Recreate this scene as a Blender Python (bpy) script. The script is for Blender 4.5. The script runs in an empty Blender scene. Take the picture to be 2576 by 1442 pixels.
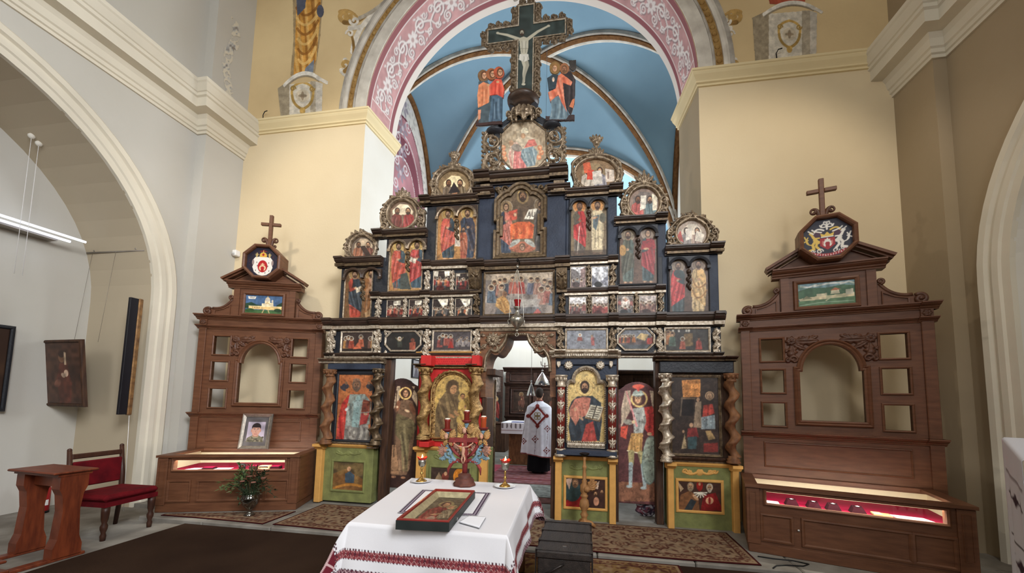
import bpy, bmesh, math, random
import numpy as np
from math import sin, cos, pi, radians, hypot, atan2, sqrt
from mathutils import Vector, Matrix
S = bpy.context.scene
COL = S.collection
# ------------------------------------------------------------------ camera
FPX, PPX, PPY = 957.1, 1313.2, 923.2          # focal length and principal point, in pixels of 2576 x 1442
YAW, PIT, ROL = .164513, .08529, .01909
EYE = np.array([0., 0., 1.68])
def _axes():
    f = np.array([-sin(YAW)*cos(PIT), cos(YAW)*cos(PIT), sin(PIT)])
    r = np.array([cos(YAW), sin(YAW), 0.]); u = np.cross(r, f)
    c, s = cos(ROL), sin(ROL)
    return np.array([c*r+s*u, -s*r+c*u, f])
AX = _axes()
cam_d = bpy.data.cameras.new('camera'); cam = bpy.data.objects.new('camera', cam_d); COL.objects.link(cam)
cam_d.sensor_width = 36; cam_d.lens = FPX/2576*36
cam_d.shift_x = -(PPX-1288)/2576; cam_d.shift_y = (PPY-721)/2576
cam_d.clip_start = .05
m = Matrix.Identity(4)
for i in range(3):
    m[i][0], m[i][1], m[i][2], m[i][3] = AX[0][i], AX[1][i], -AX[2][i], EYE[i]
cam.matrix_world = m
S.camera = cam
# ------------------------------------------------------------------ exposure, world, lamps
S.view_settings.view_transform = 'Standard'; S.view_settings.look = 'None'
S.view_settings.gamma = 1; S.view_settings.use_curve_mapping = False
S.view_settings.exposure = 0.0
w = bpy.data.worlds.new('world'); S.world = w; w.use_nodes = True
bg = w.node_tree.nodes['Background']; bg.inputs[0].default_value = (.95, .93, .92, 1); bg.inputs[1].default_value = .26
def lamp(name, kind, loc, power, col=(1, 1, 1), size=.3, aim=None, sy=None, spot=None):
    d = bpy.data.lights.new(name, kind); d.energy = power; d.color = col
    if kind == 'AREA':
        d.size = size
        if sy: d.shape = 'RECTANGLE'; d.size_y = sy
    else: d.shadow_soft_size = size
    if spot: d.spot_size = spot; d.spot_blend = .6
    o = bpy.data.objects.new(name, d); COL.objects.link(o); o.location = loc
    if aim is not None: o.rotation_euler = (Vector(aim)-Vector(loc)).to_track_quat('-Z', 'Y').to_euler()
    return o
WARM = (1, .9, .76)
lamp('nave_lamp_left', 'SPOT', (-5.0, 2.6, 6.2), 165, WARM, .10, (-2.6, 5.6, 2.6), spot=2.2)
lamp('nave_lamp_right', 'SPOT', (3.2, 2.8, 6.2), 125, WARM, .10, (1.9, 5.6, 3.2), spot=1.7)
lamp('nave_fill_point', 'POINT', (-1.0, -1.0, 5.6), 90, (1, .95, .88), .6)  # unseen fill light added for the general brightness of the nave
lamp('nave_window_daylight', 'AREA', (3.4, -2.2, 6.0), 230, (.93, .96, 1), 2.2, (-4.4, 5.0, 2.4), sy=3.0).data.spread = radians(85)
lamp('nave_fill_front', 'AREA', (-1.0, -8.6, 6.0), 300, (.93, .96, 1), 3.0, (-1.0, 5.0, 3.6), sy=3.5)  # added frontal fill behind the camera, standing in for ambient light
lamp('sanctuary_window_left', 'AREA', (-3.7, 10.6, 4.8), 200, (.9, .95, 1), 1.4, (-.5, 10.4, 5.8), sy=2.6)
lamp('sanctuary_window_right', 'AREA', (1.6, 10.6, 4.8), 200, (.9, .95, 1), 1.4, (-1.4, 10.4, 5.8), sy=2.6)
lamp('sanctuary_bay_window', 'AREA', (2.1, 7.9, 4.4), 180, (.88, .94, 1), 1.0, (-3.4, 7.4, 3.6), sy=2.2)
# ------------------------------------------------------------------ pixel <-> place
def ray(x, y): return np.array([(x-PPX)/FPX, -(y-PPY)/FPX, 1.]) @ AX
def onY(x, y, Y): r = ray(x, y); return EYE + r*((Y-EYE[1])/r[1])
def onX(x, y, X): r = ray(x, y); return EYE + r*((X-EYE[0])/r[0])
def onZ(x, y, Z): r = ray(x, y); return EYE + r*((Z-EYE[2])/r[2])
def proj(P):
    c = (np.asarray(P, float)-EYE) @ AX.T
    return PPX+FPX*c[..., 0]/c[..., 2], PPY-FPX*c[..., 1]/c[..., 2]
def rc(x0, y0, x1, y1, Y):                      # upright rectangle on the plane Y: X0, X1, Z0, Z1
    xm, ym = (x0+x1)/2, (y0+y1)/2
    return onY(x0, ym, Y)[0], onY(x1, ym, Y)[0], onY(xm, y1, Y)[2], onY(xm, y0, Y)[2]
# ------------------------------------------------------------------ colour and materials
def lin(c):
    c = np.asarray(c, float)/255.
    return np.where(c <= .04045, c/12.92, ((c+.055)/1.055)**2.4)
MATS = {}
def mat(name, c, rough=.6, metal=0, var=.12, scale=6., bump=0., spec=.3, c2=None, stretch=None, emit=0, bscale=None, coat=0):
    if name in MATS: return MATS[name]
    m = bpy.data.materials.new(name); m.use_nodes = True; n = m.node_tree.nodes; L = m.node_tree.links
    b = n['Principled BSDF']; b.inputs['Roughness'].default_value = rough; b.inputs['Metallic'].default_value = metal
    b.inputs['Specular IOR Level'].default_value = spec
    if coat: b.inputs['Coat Weight'].default_value = coat; b.inputs['Coat Roughness'].default_value = .15
    l1 = lin(c); l2 = lin(c2) if c2 is not None else l1*(1-var*1.6)
    tc = n.new('ShaderNodeTexCoord'); mp = n.new('ShaderNodeMapping'); L.new(tc.outputs['Object'], mp.inputs[0])
    if stretch: mp.inputs['Scale'].default_value = stretch
    nz = n.new('ShaderNodeTexNoise'); nz.inputs['Scale'].default_value = scale; nz.inputs['Detail'].default_value = 5
    L.new(mp.outputs[0], nz.inputs['Vector'])
    cr = n.new('ShaderNodeValToRGB'); cr.color_ramp.elements[0].position = .32; cr.color_ramp.elements[1].position = .68
    cr.color_ramp.elements[0].color = (*l2, 1); cr.color_ramp.elements[1].color = (*l1, 1)
    L.new(nz.outputs['Fac'], cr.inputs[0]); L.new(cr.outputs[0], b.inputs['Base Color'])
    if bump:
        n2 = n.new('ShaderNodeTexNoise'); n2.inputs['Scale'].default_value = bscale or scale*4; n2.inputs['Detail'].default_value = 4
        L.new(mp.outputs[0], n2.inputs['Vector'])
        bp = n.new('ShaderNodeBump'); bp.inputs['Strength'].default_value = bump; bp.inputs['Distance'].default_value = .02
        L.new(n2.outputs['Fac'], bp.inputs['Height']); L.new(bp.outputs[0], b.inputs['Normal'])
    if emit:
        b.inputs['Emission Color'].default_value = (*lin(c), 1); b.inputs['Emission Strength'].default_value = emit
    MATS[name] = m; return m
def colmat(name, rough=.5, spec=.3, bump=0., metal=0., emit=0., bscale=120):
    if name in MATS: return MATS[name]
    m = bpy.data.materials.new(name); m.use_nodes = True; n = m.node_tree.nodes; L = m.node_tree.links
    b = n['Principled BSDF']; b.inputs['Roughness'].default_value = rough; b.inputs['Specular IOR Level'].default_value = spec
    b.inputs['Metallic'].default_value = metal
    a = n.new('ShaderNodeAttribute'); a.attribute_name = 'Col'; L.new(a.outputs['Color'], b.inputs['Base Color'])
    if bump:
        tc = n.new('ShaderNodeTexCoord'); nz = n.new('ShaderNodeTexNoise'); nz.inputs['Scale'].default_value = bscale
        L.new(tc.outputs['Object'], nz.inputs['Vector']); bp = n.new('ShaderNodeBump'); bp.inputs['Strength'].default_value = bump
        bp.inputs['Distance'].default_value = .01
        L.new(nz.outputs['Fac'], bp.inputs['Height']); L.new(bp.outputs[0], b.inputs['Normal'])
    MATS[name] = m; return m
def glassmat(name, c, rough=.02, thin=.75):
    if name in MATS: return MATS[name]
    m = bpy.data.materials.new(name); m.use_nodes = True; n = m.node_tree.nodes; L = m.node_tree.links
    out = n['Material Output']; n.remove(n['Principled BSDF'])
    t = n.new('ShaderNodeBsdfTransparent'); t.inputs[0].default_value = (*lin(c), 1)
    g = n.new('ShaderNodeBsdfGlossy'); g.inputs['Roughness'].default_value = rough
    x = n.new('ShaderNodeMixShader'); x.inputs[0].default_value = 1-thin
    L.new(t.outputs[0], x.inputs[1]); L.new(g.outputs[0], x.inputs[2]); L.new(x.outputs[0], out.inputs[0])
    MATS[name] = m; return m
# ------------------------------------------------------------------ objects
def thing(name, label, cat, loc=(0, 0, 0), rot=0., group=None):
    o = bpy.data.objects.new(name, None); COL.objects.link(o); o.location = tuple(float(v) for v in loc)
    o.rotation_euler = (0, 0, rot); o.empty_display_size = .1
    return tag(o, label, cat, group)
def tag(o, label, cat, group=None):
    o['label'] = label; o['category'] = cat
    if group: o['group'] = group
    return o
def root_of(o):
    while o.parent: o = o.parent
    return o
LOCALS = set()                                  # things whose children are given in the thing's own frame
def link(name, me, parent=None, label=None):
    o = bpy.data.objects.new(name, me); COL.objects.link(o)
    if parent: o.parent = parent
    if label: o['label'] = label
    return o
def mesh(name, V, F, m, parent=None, smooth=False, cols=None, label=None, mi=None, kind=None, local=None):
    V = np.asarray(V, float).reshape(-1, 3)
    if parent is not None:
        r = root_of(parent)
        isl = (r.name in LOCALS) if local is None else local
        if not isl: V = V - np.array(r.location)
    me = bpy.data.meshes.new(name)
    if isinstance(F, np.ndarray):
        n = len(F); k = F.shape[1]
        me.vertices.add(len(V)); me.vertices.foreach_set('co', V.astype(np.float32).ravel())
        me.loops.add(n*k); me.loops.foreach_set('vertex_index', F.astype(np.int32).ravel())
        me.polygons.add(n); me.polygons.foreach_set('loop_start', np.arange(0, n*k, k, dtype=np.int32))
        me.polygons.foreach_set('loop_total', np.full(n, k, dtype=np.int32)); me.update(calc_edges=True)
    else:
        me.from_pydata(V.tolist(), [], F)
    for q in (m if isinstance(m, (list, tuple)) else [m]): me.materials.append(q)
    if mi is not None: me.polygons.foreach_set('material_index', np.asarray(mi, np.int32))
    if smooth: me.polygons.foreach_set('use_smooth', np.ones(len(me.polygons), bool))
    if cols is not None:
        at = me.color_attributes.new('Col', 'FLOAT_COLOR', 'POINT')
        c = np.ones((len(V), 4), np.float32); c[:, :3] = lin(np.clip(cols, 0, 1).reshape(-1, 3)*255)
        at.data.foreach_set('color', c.ravel())
    me.validate(); me.update()
    o = link(name, me, parent, label)
    if kind: o['kind'] = kind
    return o
class MB:
    """collects shapes and links them as ONE mesh object"""
    def __init__(s): s.v = []; s.f = []; s.T = None; s.sm = []
    def add(s, V, F, sm=False):
        o = len(s.v)
        for p in V:
            p = tuple(float(q) for q in p)
            s.v.append(tuple(s.T @ Vector(p)) if s.T is not None else p)
        for f in F: s.f.append([o+i for i in f]); s.sm.append(sm)
        return s
    def box(s, x0, x1, y0, y1, z0, z1, bv=0.):
        if bv <= 0:
            return s.add([(x0, y0, z0), (x1, y0, z0), (x1, y1, z0), (x0, y1, z0), (x0, y0, z1), (x1, y0, z1), (x1, y1, z1), (x0, y1, z1)],
                  [(0, 3, 2, 1), (4, 5, 6, 7), (0, 1, 5, 4), (1, 2, 6, 5), (2, 3, 7, 6), (3, 0, 4, 7)])
        b = min(bv, abs(x1-x0)*.45, abs(z1-z0)*.45, abs(y1-y0)*.45)
        R = lambda d: [(x0+d, z0), (x1-d, z0), (x1, z0+d), (x1, z1-d), (x1-d, z1), (x0+d, z1), (x0, z1-d), (x0, z0+d)] if d else None
        o = [(x0+b, z0), (x1-b, z0), (x1, z0+b), (x1, z1-b), (x1-b, z1), (x0+b, z1), (x0, z1-b), (x0, z0+b)]
        i = [(x0+b, z0+b), (x1-b, z0+b), (x1-b, z0+b), (x1-b, z1-b), (x1-b, z1-b), (x0+b, z1-b), (x0+b, z1-b), (x0+b, z0+b)]
        V = [(x, y0, z) for x, z in i]+[(x, y0+b, z) for x, z in o]+[(x, y1-b, z) for x, z in o]+[(x, y1, z) for x, z in i]
        F = []
        for k in range(3):
            for j in range(8):
                j2 = (j+1) % 8; q = [k*8+j, k*8+j2, (k+1)*8+j2, (k+1)*8+j]
                F.append(q)
        F += [[7, 6, 5, 4, 3, 2, 1, 0], [24, 25, 26, 27, 28, 29, 30, 31]]
        return s.add(V, F)
    def prism(s, poly, y0, y1):                 # polygon in (x, z) drawn out along y
        n = len(poly)
        a = sum(poly[i][0]*poly[(i+1) % n][1]-poly[(i+1) % n][0]*poly[i][1] for i in range(n))
        if a < 0: poly = poly[::-1]
        V = [(x, y0, z) for x, z in poly]+[(x, y1, z) for x, z in poly]
        F = [list(range(n)), list(range(2*n-1, n-1, -1))]
        F += [[(i+1) % n, i, n+i, n+(i+1) % n] for i in range(n)]
        return s.add(V, F)
    def extrude(s, prof, x0, x1):               # profile [(y, z)] drawn out along x with end caps
        n = len(prof)
        V = [(x0, y, z) for y, z in prof]+[(x1, y, z) for y, z in prof]
        F = [list(range(n))[::-1], list(range(n, 2*n))]+[[i, (i+1) % n, n+(i+1) % n, n+i] for i in range(n)]
        return s.add(V, F)
    def tube(s, path, rad, n=8, cap=True, flat=1.):
        P = [Vector(p) for p in path]; k = len(P)
        if not hasattr(rad, '__len__'): rad = [rad]*k
        V = []; prev = None
        for i, p in enumerate(P):
            t = (P[min(i+1, k-1)]-P[max(i-1, 0)]).normalized()
            if prev is None:
                a = Vector((0, 1, 0)) if abs(t.y) < .9 else Vector((1, 0, 0))
                prev = (a-t*a.dot(t)).normalized()
            else: prev = (prev-t*prev.dot(t)).normalized()
            b = t.cross(prev)
            for j in range(n):
                q = 2*pi*j/n; V.append(p+(prev*cos(q)*flat+b*sin(q))*rad[i])
        F = [[i*n+j, i*n+(j+1) % n, (i+1)*n+(j+1) % n, (i+1)*n+j] for i in range(k-1) for j in range(n)]
        if cap: F += [list(range(n))[::-1], list(range((k-1)*n, k*n))]
        return s.add(V, F, True)
    def lathe(s, prof, c=(0, 0, 0), n=20, a0=0, a1=2*pi, axis='z'):   # profile [(r, z)]
        full = abs(a1-a0-2*pi) < 1e-6; k = n if full else n+1; V = []
        for r, z in prof:
            for j in range(k):
                q = a0+(a1-a0)*j/n
                p = (r*cos(q), r*sin(q), z)
                if axis == 'y': p = (p[0], z, p[1])
                V.append((c[0]+p[0], c[1]+p[1], c[2]+p[2]))
        F = []
        for i in range(len(prof)-1):
            for j in range(n):
                j2 = (j+1) % k; q = [i*k+j, i*k+j2, (i+1)*k+j2, (i+1)*k+j]
                F.append(q if axis == 'z' else q[::-1])
        if full:
            b, t = list(range(k)), list(range((len(prof)-1)*k, len(prof)*k))
            if prof[0][0] > 1e-5: F.append(b[::-1] if axis == 'z' else b)
            if prof[-1][0] > 1e-5: F.append(t if axis == 'z' else t[::-1])
        return s.add(V, F, True)
    def ball(s, c, r, n=12, sq=(1, 1, 1)):
        V = []; F = []; m_ = max(4, n//2)
        for i in range(m_+1):
            for j in range(n):
                th, ph = pi*i/m_, 2*pi*j/n
                V.append((c[0]+r*sq[0]*sin(th)*cos(ph), c[1]+r*sq[1]*sin(th)*sin(ph), c[2]-r*sq[2]*cos(th)))
        for i in range(m_):
            for j in range(n): F.append([i*n+j, i*n+(j+1) % n, (i+1)*n+(j+1) % n, (i+1)*n+j])
        return s.add(V, F, True)
    def ring(s, poly, prof, closed=True):
        """sweep profile [(outward offset, y)] round polygon of (x, z) with mitred corners"""
        n = len(poly)
        a = sum(poly[i][0]*poly[(i+1) % n][1]-poly[(i+1) % n][0]*poly[i][1] for i in range(n))
        if closed and a < 0: poly = poly[::-1]
        V = []; k = len(prof)
        for i in range(n):
            p = np.array(poly[i]); 
            if closed or 0 < i < n-1: p0, p1 = np.array(poly[i-1]), np.array(poly[(i+1) % n])
            elif i == 0: p0, p1 = p-(np.array(poly[1])-p), np.array(poly[1])
            else: p0, p1 = np.array(poly[i-1]), p+(p-np.array(poly[i-1]))
            d0 = (p-p0)/max(1e-9, np.hypot(*(p-p0))); d1 = (p1-p)/max(1e-9, np.hypot(*(p1-p)))
            n0 = np.array([d0[1], -d0[0]]); n1 = np.array([d1[1], -d1[0]])
            mi = (n0+n1)/2; l2 = max(.25, float(mi@mi)); mi = mi/l2
            for o, y in prof: V.append((p[0]+mi[0]*o, y, p[1]+mi[1]*o))
        F = []
        for i in range(n if closed else n-1):
            i2 = (i+1) % n
            for j in range(k):
                j2 = (j+1) % k; F.append([i*k+j, i2*k+j, i2*k+j2, i*k+j2])
        if not closed: F += [list(range(k)), list(range((n-1)*k, n*k))[::-1]]
        return s.add(V, F)
    def build(s, name, m, parent=None, smooth=None, label=None, kind=None, fix=True):
        o = mesh(name, s.v, s.f, m, parent, False, label=label, kind=kind)
        me = o.data
        me.polygons.foreach_set('use_smooth', [bool(q) if smooth is None else smooth for q in s.sm][:len(me.polygons)])
        if fix:
            b = bmesh.new(); b.from_mesh(me); bmesh.ops.recalc_face_normals(b, faces=b.faces); b.to_mesh(me); b.free()
        return o
def dup(o, parent=None):
    c = o.copy(); COL.objects.link(c); c.parent = parent
    for ch in list(o.children): dup(ch, c)
    return c
def rect(x0, x1, z0, z1): return [(x0, z0), (x1, z0), (x1, z1), (x0, z1)]
def circ(cx, cz, rx, rz=None, n=32, a0=0, a1=2*pi):
    rz = rz or rx
    full = abs(a1-a0-2*pi) < 1e-6
    return [(cx+rx*cos(a0+(a1-a0)*i/n), cz+rz*sin(a0+(a1-a0)*i/n)) for i in range(n if full else n+1)]
def archpoly(x0, x1, z0, z1, zs=None, n=20):    # round-headed opening
    r = (x1-x0)/2; zs = zs if zs is not None else z1-r
    return [(x0, z0), (x1, z0)]+circ((x0+x1)/2, zs, r, z1-zs, n, 0, pi)
def framep(w, d, y):                            # picture-frame profile, face at y, w wide, d proud
    return [(0, y), (0, y-d*.55), (w*.18, y-d*.7), (w*.32, y-d*.62), (w*.6, y-d), (w*.85, y-d), (w, y-d*.6), (w, y)]
# ------------------------------------------------------------------ painting on a grid of points
def vnoise(U, V, sc, seed=0):
    x, y = U/sc, V/sc; xi, yi = np.floor(x).astype(np.int64), np.floor(y).astype(np.int64); fx, fy = x-xi, y-yi
    fx = fx*fx*(3-2*fx); fy = fy*fy*(3-2*fy)
    def h(a, b):
        k = (a*374761393+b*668265263+seed*974634777) & 0xffffffff
        k = ((k ^ (k >> 13))*1274126177) & 0xffffffff
        return ((k ^ (k >> 16)) & 0xffff)/65535.
    return (h(xi, yi)*(1-fx)+h(xi+1, yi)*fx)*(1-fy)+(h(xi, yi+1)*(1-fx)+h(xi+1, yi+1)*fx)*fy
def inpoly(U, V, P):
    r = np.zeros(U.shape, bool); n = len(P)
    for i in range(n):
        x0, y0 = P[i]; x1, y1 = P[(i+1) % n]
        if y0 == y1: continue
        c = ((V >= min(y0, y1)) & (V < max(y0, y1)))
        r ^= c & (U < x0+(V-y0)*(x1-x0)/(y1-y0))
    return r
def segdist(U, V, path):                        # distance to a polyline, and the parameter 0..1 along it
    D = np.full(U.shape, 1e9); T = np.zeros(U.shape); n = len(path)-1
    for i in range(n):
        (x0, y0), (x1, y1) = path[i], path[i+1]; dx, dy = x1-x0, y1-y0; l = dx*dx+dy*dy+1e-9
        t = np.clip(((U-x0)*dx+(V-y0)*dy)/l, 0, 1); d = np.hypot(U-x0-t*dx, V-y0-t*dy)
        b = d < D; D = np.where(b, d, D); T = np.where(b, (i+t)/n, T)
    return D, T
def spiral(cx, cy, r0, r1, a0, turns, n=36):
    return [(cx+(r0+(r1-r0)*i/n)*cos(a0+2*pi*turns*i/n), cy+(r0+(r1-r0)*i/n)*sin(a0+2*pi*turns*i/n)) for i in range(n+1)]
def bez(p0, p1, p2, n=10, p3=None):
    if p3 is None: return [((1-t)**2*p0[0]+2*t*(1-t)*p1[0]+t*t*p2[0], (1-t)**2*p0[1]+2*t*(1-t)*p1[1]+t*t*p2[1]) for t in [i/n for i in range(n+1)]]
    return [tuple((1-t)**3*p0[k]+3*t*(1-t)**2*p1[k]+3*t*t*(1-t)*p2[k]+t**3*p3[k] for k in (0, 1)) for t in [i/n for i in range(n+1)]]
def planegrid(X0, X1, Z0, Z1, Y, step):
    nx, nz = max(3, int(round(abs(X1-X0)/step))+1), max(3, int(round(abs(Z1-Z0)/step))+1)
    X, Z = np.meshgrid(np.linspace(X0, X1, nx), np.linspace(Z1, Z0, nz))
    return np.stack([X, np.full(X.shape, float(Y)), Z], -1)
PX = 5.1/957.*1.0                               # metres per photograph pixel on the screen's front
class Cv:
    """a painted surface: colours on a grid; drawing coordinates are (U, V)"""
    def __init__(s, P, bg, UV=None, seed=1):
        s.P = P; s.U, s.V = UV if UV is not None else proj(P); s.a = np.zeros(P.shape); s.a[:] = np.array(bg)/255.
        s.m = np.ones(s.U.shape, bool); s.seed = seed; s.H = None
        s.soft = max(.35, float(np.median(np.abs(np.diff(s.U, axis=1)))))
    def blend(s, M, c, al=1.): 
        M = np.clip(M, 0, 1)[..., None]*al; s.a = s.a*(1-M)+np.array(c)/255.*M; return s
    def ell(s, x, y, rx, ry, c, al=1., rot=0., mask=False):
        dx, dy = s.U-x, s.V-y; ca, sa = cos(rot), sin(rot)
        q = np.sqrt(((dx*ca+dy*sa)/rx)**2+((-dx*sa+dy*ca)/ry)**2)
        M = np.clip((1-q)*min(rx, ry)/s.soft+.5, 0, 1)
        if mask: s.m |= M > .5
        return s.blend(M, c, al)
    def hring(s, x, y, r, w, c, al=1.):
        d = np.abs(np.hypot(s.U-x, s.V-y)-r); return s.blend(np.clip((w-d)/s.soft+.5, 0, 1), c, al)
    def poly(s, P, c, al=1., mask=False):
        M = inpoly(s.U, s.V, P)
        if mask: s.m |= M
        return s.blend(M.astype(float), c, al)
    def line(s, path, w, c, al=1., w1=None, mask=False):
        D, T = segdist(s.U, s.V, path); ww = w+(w1-w)*T if w1 is not None else w
        M = np.clip((ww-D)/s.soft+.5, 0, 1)
        if mask: s.m |= M > .5
        return s.blend(M, c, al)
    def noise(s, sc, amt, c=None, th=.5, seed=0):
        n = vnoise(s.U, s.V, sc, s.seed*7+seed)
        if c is None: s.a = s.a*(1+amt*(n-.5)*2)[..., None]
        else: s.blend(np.clip((n-th)/(1-th)*1.6, 0, 1), c, amt)
        return s
    def blur(s, k=1):
        for _ in range(k):
            for ax in (0, 1): s.a = (np.roll(s.a, 1, ax)+2*s.a+np.roll(s.a, -1, ax))/4 if True else s.a
        return s
    def folds(s, P, c, c2, n=5, lean=0., seed=0):   # drapery lines kept inside polygon P
        M = inpoly(s.U, s.V, P); xs = [p[0] for p in P]; ys = [p[1] for p in P]
        x0, x1, y0, y1 = min(xs), max(xs), min(ys), max(ys); rr = random.Random(s.seed*31+seed)
        for i in range(n):
            x = x0+(x1-x0)*(i+.6)/n; k = rr.uniform(-.1, .1)*(x1-x0)
            pth = bez((x+lean*(y0-y1)*.3+k, y0+(y1-y0)*rr.uniform(.0, .4)), (x+k*2, (y0+y1)/2), (x+lean*(y1-y0)*.3, y1-(y1-y0)*rr.uniform(0, .15)), 6)
            D, T = segdist(s.U, s.V, pth); w = (x1-x0)*.05
            s.blend(np.clip((w-D)/s.soft+.5, 0, 1)*M, c if i % 2 else c2, .55)
        return s
    def build(s, name, m, parent=None, thick=0., label=None, kind=None, smooth=True, nrm=(0, -1, 0)):
        h, w_ = s.U.shape; ok = s.m
        q = ok[:-1, :-1] & ok[1:, :-1] & ok[:-1, 1:] & ok[1:, 1:]
        I = np.arange(h*w_).reshape(h, w_)
        F = np.stack([I[1:, :-1], I[1:, 1:], I[:-1, 1:], I[:-1, :-1]], -1)[q]
        P = s.P.copy()
        if s.H is not None: P = P+np.array(nrm)*s.H[..., None]
        V = P.reshape(-1, 3); C = s.a.reshape(-1, 3)
        if thick:
            N = h*w_; Vb = s.P.reshape(-1, 3)-np.array(nrm)*thick
            Fl = [F, F[:, ::-1]+N]; qp = np.zeros((h+1, w_+1), bool); qp[1:-1, 1:-1] = q
            for (di, dj), (a, b) in {(-1, 0): ((0, 0), (0, 1)), (1, 0): ((1, 1), (1, 0)), (0, -1): ((1, 0), (0, 0)), (0, 1): ((0, 1), (1, 1))}.items():
                e = q & ~qp[1+di:h+di, 1+dj:w_+dj]; ii, jj = np.nonzero(e)
                A = I[ii+a[0], jj+a[1]]; B = I[ii+b[0], jj+b[1]]
                Fl.append(np.stack([A, B, B+N, A+N], -1))
            F = np.concatenate(Fl); V = np.concatenate([V, Vb]); C = np.concatenate([C, C*.45])
        used = np.zeros(len(V), bool); used[F.ravel()] = True; mp = np.cumsum(used)-1
        return mesh(name, V[used], mp[F], m, parent, smooth and not thick, C[used], label, kind=kind)
class Rel:
    """a carved relief: heights on a grid, closed at the back"""
    def __init__(s, P, UV=None): s.P = P; s.U, s.V = UV if UV is not None else proj(P); s.H = np.zeros(s.U.shape); s.B = None
    def up(s, h): s.H = np.maximum(s.H, h); return s
    def stroke(s, path, w0, w1, hgt, h1=None):
        pa = np.array(path); mg = max(w0, w1)+2
        j = (s.U > pa[:, 0].min()-mg) & (s.U < pa[:, 0].max()+mg) & (s.V > pa[:, 1].min()-mg) & (s.V < pa[:, 1].max()+mg)
        if not j.any(): return s
        D, T = segdist(s.U[j], s.V[j], path); ww = w0+(w1-w0)*T
        hh = (hgt if h1 is None else hgt+(h1-hgt)*T)*np.sqrt(np.clip(1-(D/np.maximum(ww, 1e-3))**2, 0, 1))
        s.H[j] = np.maximum(s.H[j], hh); return s
    def leaf(s, x, y, ang, L, W, hgt, curl=0.):
        ca, sa = cos(ang), sin(ang); dx, dy = s.U-x, s.V-y; t = (dx*ca+dy*sa)/L; n = (-dx*sa+dy*ca)-curl*L*t*t
        prof = W*np.sin(np.clip(t, 0, 1)*pi)**.8*(1+.22*np.sin(t*22)); q = np.abs(n)/np.maximum(prof, 1e-3)
        hh = hgt*(1-.45*np.exp(-(n/(W*.18))**2))*np.sqrt(np.clip(1-q*q, 0, 1))*(.55+.45*np.sin(np.clip(t, 0, 1)*pi))
        return s.up(np.where((t > 0) & (t < 1), hh, 0))
    def ball(s, x, y, r, hgt): return s.up(hgt*np.sqrt(np.clip(1-((s.U-x)**2+(s.V-y)**2)/r**2, 0, 1)))
    def rosette(s, x, y, r, hgt, n=6):
        for i in range(n): s.leaf(x, y, 2*pi*i/n, r, r*.36, hgt)
        return s.ball(x, y, r*.3, hgt*1.15)
    def volute(s, x, y, r, a0, turns, w, hgt): return s.stroke(spiral(x, y, r, r*.12, a0, turns), w, w*.6, hgt).ball(x, y, w*.9, hgt)
    def flat(s, P, hgt): return s.up(np.where(inpoly(s.U, s.V, P), hgt, 0))
    def cut(s, M): s.H[M] = 0; return s
    def build(s, name, m, parent=None, back=.6, label=None, nrm=(0, -1, 0), kind=None):
        ok = s.H > 1e-4; ok2 = ok.copy(); ok2[1:] |= ok[:-1]; ok2[:-1] |= ok[1:]; ok2[:, 1:] |= ok[:, :-1]; ok2[:, :-1] |= ok[:, 1:]
        h, w_ = s.H.shape; I = np.arange(h*w_).reshape(h, w_)
        q = (ok[:-1, :-1] | ok[1:, :-1] | ok[:-1, 1:] | ok[1:, 1:])
        F = np.stack([I[1:, :-1], I[1:, 1:], I[:-1, 1:], I[:-1, :-1]], -1)[q]
        V = (s.P+np.array(nrm)*s.H[..., None]).reshape(-1, 3); Vb = (s.P-np.array(nrm)*back*s.H[..., None]).reshape(-1, 3)
        F2 = F[:, ::-1]+h*w_ if back is not None else F[:0]
        V = np.concatenate([V, Vb]); F = np.concatenate([F, F2])
        used = np.zeros(len(V), bool); used[F.ravel()] = True; mp = np.cumsum(used)-1
        return mesh(name, V[used], mp[F], m, parent, True, label=label, kind=kind)
# ------------------------------------------------------------------ figures for the painted panels
SKIN = (196, 150, 112); DSK = (140, 96, 66)
def head(c, x, y, r, skin=SKIN, hair=(70, 48, 34), beard=True, halo=None, hr=None, veil=None, face=0.):
    if halo: c.ell(x, y, hr or r*1.9, hr or r*1.9, halo); c.hring(x, y, (hr or r*1.9), max(.5, r*.09), tuple(min(255, k+50) for k in halo), .7)
    c.ell(x, y-r*.18, r*.92, r*1.12, veil or hair)
    if not veil: c.ell(x, y+r*.3, r*.85, r*.9, hair)
    c.ell(x+face*r*.2, y+r*.05, r*.62, r*.88, skin)
    dk = tuple(k*.5 for k in skin)
    if beard: c.ell(x+face*r*.2, y+r*.72, r*.55, r*.62, hair); c.ell(x+face*r*.25, y+r*.42, r*.2, r*.1, dk, .8)
    for sx in (-1, 1):
        c.ell(x+face*r*.3+sx*r*.26, y-r*.1, r*.14, r*.08, (40, 28, 22)); c.line([(x+face*r*.3+sx*r*.12, y-r*.26), (x+face*r*.3+sx*r*.42, y-r*.26)], r*.05, dk, .8)
    c.line([(x+face*r*.32, y-r*.1), (x+face*r*.36, y+r*.26)], r*.06, dk, .6)
    c.line([(x+face*r*.2-r*.16, y+r*.45), (x+face*r*.2+r*.16, y+r*.45)], r*.06, (130, 60, 50), .8)
    return c
def dk(c, k=.6): return tuple(v*k for v in c)
def lt(c, k=.35): return tuple(v+(255-v)*k for v in c)
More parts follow.
